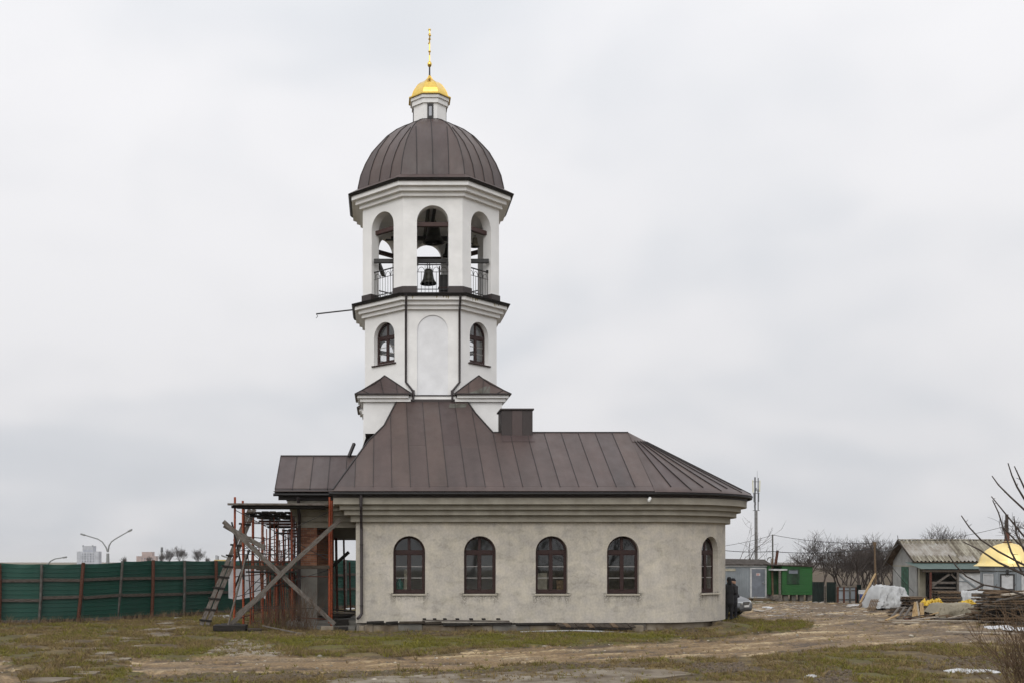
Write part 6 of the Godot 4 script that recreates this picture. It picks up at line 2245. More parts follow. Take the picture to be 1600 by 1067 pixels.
func build_heaps():
	solo("white_tarpaulin", cloth(at(1371, 951, 54.6) * Vector3(1, 0, 1), at(1428, 950, 55.0) * Vector3(1, 0, 1), [0.0, 0.55, 0.93, 0.98, 1.0, 1.06, 1.04, 1.05, 0.98, 0.94, 0.80, 0.30], 1.6, 4, 0.15), M.tarp_white, "large white tarpaulin over a heap beside the wooden pole", "tarpaulin")
	solo("white_cover", cloth(at(1503, 941, 57.0) * Vector3(1, 0, 1), at(1542, 941, 57.0) * Vector3(1, 0, 1), [0.72, 0.80, 0.76, 0.78, 0.80, 0.7], 0.5, 9, 0.06), M.tarp_white, "white cover hung behind the plank pile, right of the tall pallet stack", "tarpaulin")
	pallet_stack(1428, 945, 53.6, 5, 0.15, "in the low pallet stack right of the white tarpaulin", 0.84)
	pallet_stack(1478.5, 944, 54.4, 7, -0.1, "in the tall pallet stack before the shed opening", 0.98)
	var lp := MB.new()
	for k in 5: lp.bar(at(1356 + k * 2.6, 954, 53.6) * Vector3(1, 0, 1), at(1361.5 + k * 2.6, 936, 54.2), 0.03, 0.055, Vector3.BACK)
	for k in 3: lp.bar(at(1356 + k * 2, 950 - k * 5.5, 53.72 + k * 0.2), at(1370 + k * 2, 950 - k * 5.5, 53.72 + k * 0.2), 0.03, 0.05, Vector3.BACK)
	solo("leaning_pallet", lp, M.wood_brown, "brown pallet leaning against the white tarpaulin", "pallet")
	# grey frames, boards, red base
	for k in 4:
		var b := MB.new()
		b.bar(at(1392 + k * 10, 965, 46.2), at(1405 + k * 9, 948, 47.2), 0.05, 0.10, Vector3.BACK, 0.004)
		solo("grey_lath", b, M.wood_grey, "%s grey lath leaning on the boards before the low pallet stack" % ["leftmost", "second", "third", "rightmost"][k], "slat", "grey laths leaning in the yard")
	for k in 6:
		var b := MB.new()
		b.bar(at(1385 + (k % 3) * 3, 957 - k * 1.6, 49.5) , at(1412 + (k % 2) * 5, 956.5 - k * 1.6, 49.3), 0.35, 0.035, Vector3.UP, 0.004)
		solo("stacked_board", b, [M.wood_brown, M.wood_dark, M.wood_grey][k % 3], "%s board in the small stack left of the grey laths" % ["lowest", "second", "third", "fourth", "fifth", "topmost"][k], "board", "boards in the small stack")
	for k in 4:
		var b := MB.new()
		var x: float = [1427, 1431, 1436, 1441][k]
		b.bar(at(x, 963.5, 46.0), at(x + [2.5, 0.0, -3.5, -1.0][k], [945, 940, 939, 941][k], 46.2), 0.03, [0.12, 0.17, 0.07, 0.16][k], Vector3.RIGHT, 0.004)
		solo("new_board", b, [M.wood_new, M.wood_new, M.wood_white, M.wood_new][k], ["leftmost new yellow board, leaning", "wide new yellow board second from the left", "thin pale board leaning across the yellow boards", "rightmost new yellow board standing upright"][k], "board", "new boards standing before the grey tarpaulin")
	var rb := MB.new()
	rb.bar(at(1413, 966.5, 45.8), at(1447, 967.2, 45.7), 0.12, 0.07, Vector3.UP, 0.01)
	solo("red_beam", rb, M.post_rust, "reddish beam lying under the new yellow boards", "beam")
	var yb := MB.new()
	yb.bar(at(1444, 966.8, 45.6), at(1452, 967, 45.6), 0.12, 0.09, Vector3.UP, 0.01)
	solo("short_beam", yb, M.wood_new, "short yellow beam end at the right of the reddish beam", "beam")
	solo("grey_tarpaulin", cloth(at(1462, 966, 46.3) * Vector3(1, 0, 1), at(1533, 967, 46.5) * Vector3(1, 0, 1), [0.20, 0.56, 0.60, 0.55, 0.60, 0.62, 0.55, 0.2], 1.1, 14, 0.06), M.tarp_grey, "long grey tarpaulin over a low heap before the pallets", "tarpaulin")
	solo("yellow_tarpaulin", cloth(at(1437, 946.5, 48.0) + Vector3(0, -0.02, 0), at(1474, 945, 47.6), [0.04, 0.22, 0.10, 0.24, 0.12, 0.16, 0.05], 0.5, 21, 0.12), M.tarp_yellow, "crumpled yellow tarpaulin on top of the heap behind the new boards", "tarpaulin")
	solo("yellow_scrap", cloth(at(1500, 944.5, 47.1), at(1524, 944, 47.1), [0.03, 0.08, 0.14, 0.16, 0.05], 0.3, 25, 0.08), M.tarp_yellow, "smaller yellow tarpaulin scrap on the grey tarpaulin's right end", "tarpaulin")
	for k in 3:
		var b := MB.new()
		b.bar(at(1453 + k * 4, 943.6 - k * 0.7, 47.6 + k * 0.3), at(1512 - k * 5, 945.2 - k * 0.7, 47.4 + k * 0.3), 0.16, 0.03, Vector3.UP, 0.004)
		solo("pale_board", b, M.wood_white if k != 1 else M.wood_new, ["nearest long pale board laid on the grey tarpaulin", "middle long yellowish board laid on the grey tarpaulin", "farthest long pale board laid on the grey tarpaulin"][k], "board", "boards laid on the grey tarpaulin")
	var bs := MB.new()
	bs.bar(at(1478, 963, 46.0), at(1524, 966, 45.7), 0.10, 0.10, Vector3.UP, 0.01)
	solo("brown_beam", bs, M.wood_brown, "brown beam lying along the foot of the grey tarpaulin", "beam")
	for k in 3:
		var b := MB.new()
		b.bar(at([1371, 1394, 1478][k], [974, 978.5, 990][k], [44.6, 43.0, 37.8][k]) * Vector3(1, 0, 1) + Vector3(0, 0.03, 0), at([1532, 1436, 1604][k], [976.5, 979, 993.5][k], [43.8, 42.8, 36.6][k]) * Vector3(1, 0, 1) + Vector3(0, 0.04, 0), 0.20, 0.04, Vector3.UP, 0.004)
		solo("lying_board", b, M.wood_white, ["long pale board lying in the mud before the grey tarpaulin", "short pale board lying in the mud just before the long one", "long pale board lying in the mud before the snow at the plank pile"][k], "board", "pale boards lying in the mud")
	var tossed := ["first", "second", "third", "fourth", "fifth", "sixth", "seventh", "eighth", "ninth", "tenth", "eleventh", "twelfth", "thirteenth", "last"]
	var gs := RandomNumberGenerator.new()
	gs.seed = 31
	for k in 14:
		var b := MB.new()
		var x := 1386.0 + k * 10.2 + gs.randf_range(-4, 4)
		var py := gs.randf_range(962, 971)
		var q := gnd(x, py)
		var yaw := gs.randf_range(-0.5, 0.5)
		var l := gs.randf_range(0.6, 1.7)
		b.bar(q + Vector3(0, 0.05, 0), q + Vector3(cos(yaw) * l, 0.05 + gs.randf_range(0.0, 0.28), sin(yaw) * l), gs.randf_range(0.08, 0.18), 0.04, Vector3.UP, 0.004)
		solo("scrap_board", b, [M.wood_new, M.wood_brown, M.wood_grey, M.wood_dark, M.wood_white][k % 5], "%s from the left of the scrap boards tossed before the heaps, %s" % [tossed[k], ["yellow", "brown", "grey", "dark", "pale"][k % 5]], "board", "scrap boards tossed before the heaps")
	# the pile of old planks on the right
	var g := RandomNumberGenerator.new()
	g.seed = 9
	var rows := 11
	var tones := ["brown", "dark", "grey", "blackened", "pale"]
	var mats := [M.wood_brown, M.wood_dark, M.wood_grey, M.wood_black, M.wood_white]
	var ordr := ["bottom", "second", "third", "fourth", "fifth", "sixth", "seventh", "eighth", "ninth", "tenth", "eleventh", "twelfth", "thirteenth", "top"]
	for r in rows:
		for k in 5:
			var y := 0.10 + r * 0.11
			var shrink := r * 0.018
			var xa := wx(1531 + g.randf_range(-7, 12) + r * 0.8, 43.4) + shrink
			var xb := wx(1660, 43.4) + g.randf_range(-0.5, 0.6)
			var z := EYE.z - 43.0 - k * 0.34 - g.randf() * 0.15
			if g.randf() < 0.35: xb = xa + g.randf_range(1.0, 1.9)
			var tl := g.randf_range(-0.09, 0.09)
			var tw := g.randf_range(-0.30, 0.30)
			var b := MB.new()
			b.bar(Vector3(xa, y + tl, z + tw), Vector3(xb, y - tl + (0.10 if r > 7 and k < 2 else 0.0), z - tw), g.randf_range(0.14, 0.26), g.randf_range(0.035, 0.075), Vector3(g.randf_range(-0.2, 0.2), 1, g.randf_range(-0.2, 0.2)).normalized(), 0.004)
			var tone: int = [0, 1, 2, 0, 3, 0, 2][g.randi_range(0, 6)]
			if r > 6 and g.randf() < 0.25: tone = 2
			if (r == 10 and k == 0) or (r == 8 and k == 1): tone = 4
			solo("old_plank", b, mats[tone], "%s plank in the %s layer of the old plank pile, %s row" % [tones[tone], ordr[r], ["front", "second", "middle", "fourth", "rear"][k]], "plank", "planks in the big old pile")
	for k in 9:
		var b := MB.new()
		var x := 1524 + g.randf_range(0, 60)
		var y := 938 + g.randf_range(0, 26)
		b.bar(at(x, y, 42.9), at(x + g.randf_range(15, 55), y + g.randf_range(-12, 14), 42.5), 0.06, 0.04, Vector3.UP, 0.004)
		solo("jutting_lath", b, [M.wood_brown, M.wood_grey, M.wood_dark][k % 3], "%s lath jutting askew from the front of the old plank pile, %s" % [["brown", "grey", "dark"][k % 3], ["lowest", "second", "third", "fourth", "fifth", "sixth", "seventh", "eighth", "last"][k]], "lath", "laths jutting from the plank pile")

func build_shed():
	var s := thing("long_shed", "long grey shed with corrugated roof, teal canopy and open dark bays", "shed")
	var X := 33.7
	var XR := 48.0
	var zf := EYE.z - 68.4
	var zb := EYE.z - 71.6
	var eave := 2.36
	var ridge := 3.66
	var zr := (zf + zb) * 0.5
	var gw := MB.new()
	gw.plate(PackedVector2Array([Vector2(zb, 0), Vector2(zf, 0), Vector2(zf, eave - 0.05), Vector2(zr, ridge - 0.15), Vector2(zb, eave - 0.05)]), func(v: Vector2): return Vector3(X, v.y, v.x), Vector3(0.15, 0, 0))
	obj("gable_wall", gw, M.shed_wall, s)
	var sd := MB.new()
	sd.bx(Vector3(X - 0.03, 0, EYE.z - 70.4), Vector3(X + 0.02, 1.96, EYE.z - 69.45))
	obj("gable_door", sd, M.door_green, s)
	var bm := MB.new()
	bm.bx(Vector3(X - 0.02, 1.98, zb), Vector3(X + 0.02, 2.05, zf))
	obj("gable_beam", bm, M.shed_beige, s)
	var bw := MB.new()
	bw.bx(Vector3(X, 0, zb), Vector3(XR, eave, zb + 0.1))
	bw.bx(Vector3(XR - 0.1, 0, zb), Vector3(XR, eave, zf))
	bw.bx(Vector3(X + 0.15, 2.30, zb + 0.1), Vector3(XR - 0.1, 2.36, zf - 0.05))
	obj("rear_wall", bw, M.shed_wall, s)
	var fw := MB.new()
	fw.bx(Vector3(X + 0.1, 0, zf - 0.1), Vector3(34.25, eave, zf))
	fw.bx(Vector3(34.25, 1.85, zf - 0.1), Vector3(XR, eave, zf))
	fw.bx(Vector3(36.55, 0, zf - 0.1), Vector3(XR, 1.85, zf - 0.02))
	obj("front_wall", fw, M.shed_wall, s)
	# white boarded bays with braces
	for k in 3:
		var b := MB.new()
		var zk := EYE.z - 66.62
		b.bx(Vector3(35.32 + k * 1.7, 0.3, zk - 0.04), Vector3(36.9 + k * 1.7, 1.62, zk))
		var bay := obj("boarded_bay", b, M.trim_white, s)
		var cr := MB.new()
		cr.bar(Vector3(35.4 + k * 1.7, 1.5, zk + 0.02), Vector3(36.7 + k * 1.7, 0.5, zk + 0.02), 0.03, 0.10, Vector3.BACK.cross(Vector3(1.3, -1.0, 0)))
		cr.bar(Vector3(35.32 + k * 1.7, 1.12, zk + 0.015), Vector3(36.0 + k * 1.7, 1.10, zk + 0.015), 0.03, 0.06)
		obj("bay_brace", cr, M.cabin_grey, bay)
	# roof of corrugated sheets
	var xl := X - 0.42
	var sheets := 15
	var rows := [[0.0, 0.16], [0.16, 0.74], [0.74, 1.0]]
	var xr0 := MB.new()
	xr0.quad(Vector3(xl, eave - 0.03, zb - 0.35), Vector3(xl, ridge - 0.03, zr), Vector3(XR, ridge - 0.03, zr), Vector3(XR, eave - 0.03, zb - 0.35))
	xr0.quad(Vector3(xl, ridge - 0.06, zr), Vector3(xl, eave - 0.32, zb - 0.45), Vector3(XR, eave - 0.32, zb - 0.45), Vector3(XR, ridge - 0.06, zr))
	xr0.quad(Vector3(xl, eave - 0.12, zf + 0.36), Vector3(XR, eave - 0.12, zf + 0.36), Vector3(XR, ridge - 0.08, zr), Vector3(xl, ridge - 0.08, zr))
	var root := obj("roof", xr0, M.wood_brown, s)
	for r in 3:
		for k in sheets:
			var xa := xl + (XR - xl) * k / sheets
			var xb := xl + (XR - xl) * (k + 1) / sheets
			var t0: float = rows[r][0]
			var t1: float = rows[r][1] + (0.02 if r < 2 else 0.0)
			var mb := MB.new()
			mb.smooth = true
			var n := 4
			var prev := []
			var lift := 0.02 * (2 - r) + 0.01 * (k % 2)
			for q in n * 6 + 1:
				var u := q / (n * 6.0)
				var wv := 0.05 * cos(u * n * TAU)
				var lo := Vector3(lerpf(xa, xb + 0.03, u), lerpf(ridge, eave - 0.03, t0) + wv + lift, lerpf(zr, zf + 0.42, t0))
				var hi_ := Vector3(lerpf(xa, xb + 0.03, u), lerpf(ridge, eave - 0.03, t1) + wv + lift, lerpf(zr, zf + 0.42, t1))
				if q > 0: mb.quad(prev[1], hi_, lo, prev[0])
				prev = [lo, hi_]
			var fresh: bool = (r == 1 and k in [0, 1, 2, 7, 8]) or (r == 2 and k in [3])
			obj("roof_sheet", mb, M.asbestos_new if fresh and k != 8 else M.asbestos_grey, root)
	var rc := MB.new()
	rc.bar(Vector3(xl, ridge + 0.05, zr), Vector3(XR, ridge + 0.05, zr), 0.22, 0.06, Vector3.UP, 0.01)
	obj("ridge_cap", rc, M.asbestos_grey, root)
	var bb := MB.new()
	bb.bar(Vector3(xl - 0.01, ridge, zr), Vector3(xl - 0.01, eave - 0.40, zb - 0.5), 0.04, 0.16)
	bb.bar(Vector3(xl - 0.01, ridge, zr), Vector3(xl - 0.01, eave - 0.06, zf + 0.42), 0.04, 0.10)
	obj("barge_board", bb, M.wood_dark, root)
	var sp := MB.new()
	sp.rod(Vector3(xl + 0.02, ridge, zr), Vector3(xl - 0.04, ridge + 0.32, zr), 0.02, 5)
	obj("ridge_spike", sp, M.iron_dark, root)
	# canopy of teal sheets on posts
	var zc := EYE.z - 66.4
	for k in 9:
		var xa := 33.0 + k * 1.6 + (0.35 if k == 0 else 0.0)
		var mb := MB.new()
		var n := 10
		var prev := []
		for q in n * 2 + 1:
			var u := q / (n * 2.0)
			var wv := 0.012 if q % 2 else 0.0
			var x1 := 33.0 + (k + u) * 1.6
			var sl: float = lerpf(0.55, 0.0, 0.0) if k > 0 else 0.0
			var b0 := Vector3(maxf(x1, 33.0) - (0.18 if k > 0 or u > 0.0 else 0.0) + 0.55 * 0.0, 2.26 + wv, zf + 0.02)
			var b1 := Vector3(x1, 1.86 + wv, zc)
			if q > 0: mb.quad(prev[1], b1, b0, prev[0])
			prev = [b0, b1]
		obj("canopy_sheet", mb, M.canopy_teal, s)
	var cb := MB.new()
	cb.bx(Vector3(33.1, 1.66, zc - 0.14), Vector3(XR, 1.80, zc - 0.04), 0.01)
	obj("canopy_beam", cb, M.wood_dark, s)
	for x in [33.6, 35.26, 36.96, 38.66, 40.36]:
		var p := MB.new()
		p.bx(Vector3(x - 0.055, 0, zc - 0.15), Vector3(x + 0.055, 1.66, zc - 0.05), 0.008)
		obj("canopy_post", p, M.scaffold_rust if x < 34.0 else M.wood_grey, s)
	var br := MB.new()
	br.bar(Vector3(33.75, 0.82, zc - 0.2), Vector3(34.95, 1.64, zc - 0.2), 0.04, 0.12, Vector3.BACK.cross(Vector3(1.2, 0.82, 0)))
	br.bar(Vector3(35.22, 1.25, zc - 0.2), Vector3(34.8, 1.64, zc - 0.2), 0.04, 0.10, Vector3.BACK.cross(Vector3(0.42, -0.39, 0)))
	br.bar(Vector3(33.7, 1.02, zc - 0.22), Vector3(35.2, 1.02, zc - 0.22), 0.04, 0.13)
	br.bar(Vector3(33.7, 0.72, zc - 0.22), Vector3(35.2, 0.70, zc - 0.22), 0.04, 0.11)
	obj("bay_frame", br, M.wood_grey, s)
	var pw := MB.new()
	pw.bx(Vector3(X - 0.02, 0, EYE.z - 68.2), Vector3(X + 0.35, 2.16, EYE.z - 68.0))
	obj("corner_panel", pw, M.shed_beige, s)

func build_cupola():
	# a finished gilded dome on its drum, waiting on the ground
	var p := at(1574, 942, 62.0) * Vector3(1, 0, 1)
	var turn := atan2(EYE.x - p.x, EYE.z - p.z)
	var c := thing("gilded_cupola", "gilded dome on a grey windowed drum standing on the ground before the shed", "cupola", p, turn)
	var R := 1.40
	var body := MB.new()
	var k := 8
	var ring := func(r: float, y: float) -> Array:
		var o := []
		for i in k: o.append(Vector3(sin(TAU * (i + 0.5) / k) * r, y, cos(TAU * (i + 0.5) / k) * r))
		return o
	body.loft([ring.call(R, 0.0), ring.call(R, 1.98)])
	obj("drum", body, M.cabin_grey, c)
	var cn := MB.new()
	cn.loft([ring.call(R + 0.05, 1.78), ring.call(R + 0.13, 1.84), ring.call(R + 0.13, 2.04), ring.call(R + 0.2, 2.07)])
	obj("drum_cornice", cn, M.cabin_grey, c)
	for i in k:
		var b := Basis(Vector3.UP, TAU * i / k)
		var n := R * cos(PI / k)
		var dark := i == 0
		var fr := MB.new()
		for e in [[-0.36, 0.75, -0.28, 1.66], [0.28, 0.75, 0.36, 1.66], [-0.28, 1.58, 0.28, 1.66], [-0.28, 0.75, 0.28, 0.83]]:
			fr.box(Transform3D(b, b * Vector3((e[0] + e[2]) * 0.5, (e[1] + e[3]) * 0.5, n + 0.01)), Vector3(e[2] - e[0], e[3] - e[1], 0.06))
		var w := obj("drum_window", fr, M.iron_dark if dark else M.trim_white, c)
		var pn := MB.new()
		pn.box(Transform3D(b, b * Vector3(0, 1.2, n + 0.002)), Vector3(0.56, 0.75, 0.02))
		obj("pane", pn, M.sheet_white, w)
		var pi := MB.new()
		var b2 := Basis(Vector3.UP, TAU * (i + 0.5) / k)
		pi.box(Transform3D(b2, b2 * Vector3(0, 0.95, R - 0.03)), Vector3(0.22, 1.66, 0.1), 0.01)
		obj("pilaster", pi, M.cabin_grey, c)
	var lm := MB.new()
	lm.bx(Vector3(-0.07, 1.66, R * 0.93), Vector3(0.07, 1.9, R * 0.93 + 0.12), 0.01)
	lm.tube([Vector3(-0.10, 1.62, 1.42), Vector3(-0.09, 1.53, 1.44), Vector3(0, 1.49, 1.45), Vector3(0.09, 1.53, 1.44), Vector3(0.10, 1.62, 1.42)], [0.012], 4)
	obj("lifting_hook", lm, M.iron_dark, c)
	var prof := [Vector2(1.70, 2.08), Vector2(1.68, 2.12), Vector2(1.52, 2.20), Vector2(1.44, 2.28), Vector2(1.41, 2.42), Vector2(1.36, 2.58), Vector2(1.25, 2.78), Vector2(1.08, 2.97), Vector2(0.86, 3.13), Vector2(0.60, 3.26), Vector2(0.34, 3.35), Vector2(0.20, 3.42), Vector2(0.15, 3.50)]
	var d := MB.new()
	var seg := 16
	for i in seg:
		for j in prof.size() - 1:
			var q := func(v: Vector2, t: float): return Vector3(sin(t) * v.x, v.y, cos(t) * v.x)
			var t0 := TAU * i / seg
			var t1 := TAU * (i + 1) / seg
			d.smooth = true
			d.quad(q.call(prof[j], t0), q.call(prof[j], t1), q.call(prof[j + 1], t1), q.call(prof[j + 1], t0))
	var dome := obj("dome", d, M.gold_matt, c)
	for i in seg:
		var t := TAU * i / seg
		var pts := []
		for v in prof.slice(2, 11): pts.append(Vector3(sin(t) * v.x, v.y + 0.003, cos(t) * v.x))
		var s := MB.new()
		s.tube(pts, [0.008], 4)
		obj("dome_seam", s, M.gold_matt, dome)
	var f := MB.new()
	f.lathe([Vector2(0.24, 3.40), Vector2(0.24, 3.46), Vector2(0.12, 3.50), Vector2(0.10, 4.0), Vector2(0.0, 4.0)], 12)
	obj("finial", f, M.post_rust, dome)
	var po := MB.new()
	po.tube([at(1574.5, 940, 66.0) * Vector3(1, 0, 1), at(1573.5, 850, 66.0), at(1573, 803, 66.0)], [0.11, 0.10, 0.09], 8)
	po.tube([at(1570.8, 850, 65.9), at(1570.8, 812, 65.9)], [0.05], 6)
	solo("utility_pole", po, M.bark, "dark utility pole behind the gilded dome", "pole")

func wire(called: String, label: String, pts: Array, r := 0.014):
	var c := []
	for i in pts.size() - 1:
		var a: Vector3 = pts[i]
		var b: Vector3 = pts[i + 1]
		for k in 10:
			var t := k / 10.0
			c.append(a.lerp(b, t) - Vector3(0, 4.0 * t * (1.0 - t) * a.distance_to(b) * 0.022, 0))
	c.append(pts[pts.size() - 1])
	var mb := MB.new()
	mb.tube(c, [r], 5)
	solo(called, mb, M.wire_black, label, "cable", "overhead wires")

func build_far():
	# bare trees behind the yard: four kinds, then copies
	var kinds := []
	for i in 4:
		kinds.append(bare_tree("bare_shrub_tree", "", "tree", Vector3.ZERO, 4.2, 70 + i * 7, M.bark, 4, 4, 0.85, [1, 3, 4, 2][i], 0.024, 0.35, "bare trees behind the yard fence", 0.009))
	var spots := [[1252, 92, 0.78, 0, "small bare tree directly above the green cabin's roof"], [1278, 86, 1.02, 1, "rounded bare tree right of the green cabin"], [1312, 88, 0.88, 3, "bare tree above the metal gate"], [1328, 97, 0.92, 2, "bare shrub behind the right half of the metal gate"], [1342, 84, 1.0, 0, "tall bare tree behind the arrow board"], [1352, 90, 1.0, 1, "dense bare shrub left of the wooden pole"], [1364, 86, 0.96, 2, "dense bare shrub behind the wooden pole"], [1376, 88, 0.98, 3, "bare tree right of the wooden pole"], [1388, 92, 0.90, 1, "bare shrub before the shed's gable"], [1398, 98, 0.80, 2, "low bare shrub at the shed's left corner"], [1318, 102, 0.6, 1, "low scrub behind the metal gate's left half"], [1346, 100, 0.7, 2, "low scrub behind the arrow board"], [1372, 99, 0.72, 1, "low scrub behind the slanting prop"], [1465, 105, 1.35, 0, "bare treetop showing over the middle of the shed roof"], [1480, 108, 1.28, 1, "bare treetop over the shed roof, right of the other one"], [1606, 88, 1.55, 3, "bare tree at the right edge above the shed roof"]]
	var first := {}
	for s in spots:
		var o: Node3D = kinds[s[3]]
		if first.has(s[3]):
			o = o.duplicate()
			o.name = numbered("bare_shrub_tree")
			add_child(o)
		first[s[3]] = true
		var q := at(s[0], 868, s[1])
		o.position = Vector3(q.x, ground_y(q.x, q.z), q.z)
		o.rotation.y = fmod(float(s[0]) * 0.37, TAU)
		o.scale = Vector3.ONE * float(s[2]) * 0.98
		o.scale.x *= 1.25
		o.scale.z *= 1.25
		o.set_meta("label", s[4])
	bare_tree("sparse_tree", "sparse bare tree with long twigs behind the grey cabin", "tree", at(1163, 868, 76) * Vector3(1, 0, 1), 5.6, 17, M.bark, 4, 2, 0.95, 2, 0.016, 0.35, "", 0.010)
	bare_tree("sparse_tree", "low bare tree right behind the mobile mast", "tree", at(1196, 868, 80) * Vector3(1, 0, 1), 4.4, 23, M.bark, 3, 2, 0.95, 2, 0.014, 0.4, "", 0.010)
	# the bare trees across the lane behind the viewer, which the church windows mirror
	var mirrored := ["first", "second", "third", "fourth", "fifth", "sixth", "seventh", "eighth", "ninth", "tenth", "eleventh"]
	for i in 11:
		var o: Node3D = kinds[[1, 2, 3, 0][i % 4]].duplicate()
		o.name = numbered("bare_shrub_tree")
		add_child(o)
		o.position = Vector3(-6.0 + i * 3.6, 0.0, 66.0 + (i % 3) * 3.0)
		o.rotation.y = i * 1.3
		o.scale = Vector3.ONE * (2.0 + 0.3 * (i % 3))
		o.set_meta("label", "%s bare tree in the row across the lane, facing the church windows" % mirrored[i])
		o.set_meta("group", "bare trees across the lane")
	# trees above the fence on the left
	var far := []
	for i in 3: far.append(bare_tree("far_tree", "", "tree", Vector3.ZERO, 7.0, 210 + i * 5, M.bark, 4, 4, 0.75, 3, 0.020, 0.5, "bare trees over the green fence", 0.020))
	var had := {}
	for s in [[250, 430, 865, 0, 0.8, "leftmost bare tree over the fence, beside the far mast"], [265, 420, 861.5, 1, 0.95, "bushy bare tree over the fence"], [281, 400, 856.5, 2, 0.9, "tallest bare tree over the fence"], [308, 410, 861.5, 1, 1.1, "rounded bare tree over the fence, farthest right"], [197, 480, 871, 0, 0.8, "tiny bare treetop over the fence between the lamp and pink block"], [324, 440, 871, 2, 0.8, "small bare treetop over the fence right of the rounded tree"], [232, 440, 871, 1, 0.9, "low bare treetop before the pink block"]]:
		var o: Node3D = far[s[3]]
		if had.has(s[3]):
			o = o.duplicate()
			o.name = numbered("far_tree")
			add_child(o)
		had[s[3]] = true
		var q := at(s[0], s[2], s[1])
		var base := ground_y(q.x, q.z)
		o.position = Vector3(q.x, base, q.z)
		var k: float = (q.y - base) / 6.6
		o.scale = Vector3(k * s[4] * 1.25, k * 1.12, k * s[4] * 1.25)
		o.rotation.y = s[0]
		o.set_meta("label", s[5])
	# housing blocks far away
	block("white", [[120, 154, 861.6], [129, 145.6, 853]], 1500.0, M.block_white, "pale tall housing block with a raised lift house far beyond the fence")
	block("pink", [[213, 243.5, 868.8], [221.6, 237.8, 862.2]], 1500.0, M.block_pink, "pink housing block with a raised top far beyond the fence")
	# masts
	var mast := thing("mobile_mast", "grey mobile phone mast with panel antennas behind the grey cabin", "mast")
	var d := 260.0
	var pm := MB.new()
	pm.tube([Vector3(wx(1182, d), -13.5, EYE.z - d), at(1181.8, 797, d)], [0.36, 0.28], 12)
	obj("mast_tube", pm, M.mast_grey, mast)
	for e in [[1179.7, 797, 745, 0.19], [1184.6, 797, 746, 0.13]]:
		var q := MB.new()
		q.rod(at(e[0], e[1], d), at(e[0], e[2], d), e[3], 8)
		obj("mast_pole", q, M.mast_dark, mast)
	for e in [[1176.2, 749.5, 769, 0.5], [1187.4, 750, 768, -0.5], [1179.6, 751, 770, 0.0], [1178, 770, 784, 0.2], [1185.6, 770, 781, -0.2]]:
		var q := MB.new()
		q.bar(at(e[0], e[1], d - 0.4), at(e[0] + e[3], e[2], d - 0.4), 0.22, 0.16, Vector3.BACK, 0.03)
		obj("panel_antenna", q, M.antenna_pale if e[1] < 760 and e[3] != 0.0 else M.mast_dark, mast)
	for e in [[1180, 786], [1185, 781], [1179.5, 790], [1181, 764], [1184.5, 766]]:
		var q := MB.new()
		q.bx(at(e[0] - 1.4, e[1] - 2.4, d - 0.3), at(e[0] + 1.4, e[1] + 2.4, d - 0.7), 0.03)
		obj("radio_box", q, M.mast_dark, mast)
	for y in [797.0, 770.0, 752.0]:
		var q := MB.new()
		q.bar(at(1176.5, y, d), at(1187, y, d), 0.15, 0.12)
		obj("mast_bracket", q, M.mast_dark, mast)
	var wh := MB.new()
	wh.rod(at(1183.2, 746, d), at(1183.2, 735, d), 0.03, 4)
	obj("whip", wh, M.mast_dark, mast)
	var cl := MB.new()
	cl.rod(Vector3(wx(1179.4, d), -13, EYE.z - d + 0.2), at(1179.2, 797, d - 0.2), 0.07, 4)
	obj("cable_ladder", cl, M.mast_dark, mast)
	var fm := thing("far_mast", "small dark mast far away between the pink block and the bare trees", "mast")
	var f := MB.new()
	f.tube([Vector3(wx(253, 600), -14, EYE.z - 600), at(253, 862, 600)], [0.5, 0.35], 8)
	obj("mast_tube", f, M.mast_grey, fm)
	var f2 := MB.new()
	f2.tube([at(253, 862, 600), at(253, 854.5, 600)], [0.75, 0.6], 8)
	obj("antenna_cluster", f2, M.mast_dark, fm)
	# street lamps beyond the fence
	lamp("tall double street lamp with two curved arms beyond the fence", at(168.5, 868, 110), [at(168.5, 864, 110)], [[at(168.3, 862, 110), at(166, 855, 110), at(160, 846, 110), at(153, 841.5, 110), at(132, 835.2, 110)], [at(168.8, 862, 110), at(170.5, 852, 110), at(174, 846, 110), at(180, 841.5, 110), at(201, 829.5, 110)]])
	lamp("low street lamp arm showing over the left stretch of the fence", at(74, 868, 120), [at(74, 880, 120)], [[at(74, 882, 120), at(79, 876, 120), at(86, 872.5, 120), at(99, 870.4, 120)]])
	lamp("small street lamp head left of the scaffold over the fence", at(366, 868, 125), [at(366, 880, 125)], [[at(366, 881, 125), at(362, 874, 125), at(356, 871, 125), at(351, 869.0, 125)]])
	var yk := thing("yellow_kiosk", "yellow flat-topped kiosk showing over the fence beside the ladder", "kiosk")
	var kb := MB.new()
	kb.bx(Vector3(wx(334.5, 92), -3, EYE.z - 92), Vector3(wx(352, 92), hi(874, 92), EYE.z - 95))
	obj("kiosk_body", kb, M.block_yellow, yk)
	var kr := MB.new()
	for x in [337.5, 339.5, 341.5]: kr.rod(at(x, 875, 93), at(x, 866.5 + (x - 337) * 0.3, 93), 0.03, 4)
	obj("roof_rods", kr, M.iron_dark, yk)
	var bk := MB.new()
	bk.bx(Vector3(wx(353, 94), -3, EYE.z - 94), Vector3(wx(369, 94), hi(875.5, 94), EYE.z - 97))
	solo("blue_hut", bk, M.block_blue, "blue hut roof over the fence right of the yellow kiosk", "hut")
	var bk2 := MB.new()
	bk2.bx(Vector3(wx(455, 90), -3, EYE.z - 90), Vector3(wx(468, 90), hi(868, 90), EYE.z - 92))
	solo("blue_container", bk2, M.block_blue, "blue container seen through the scaffold over the fence", "container")
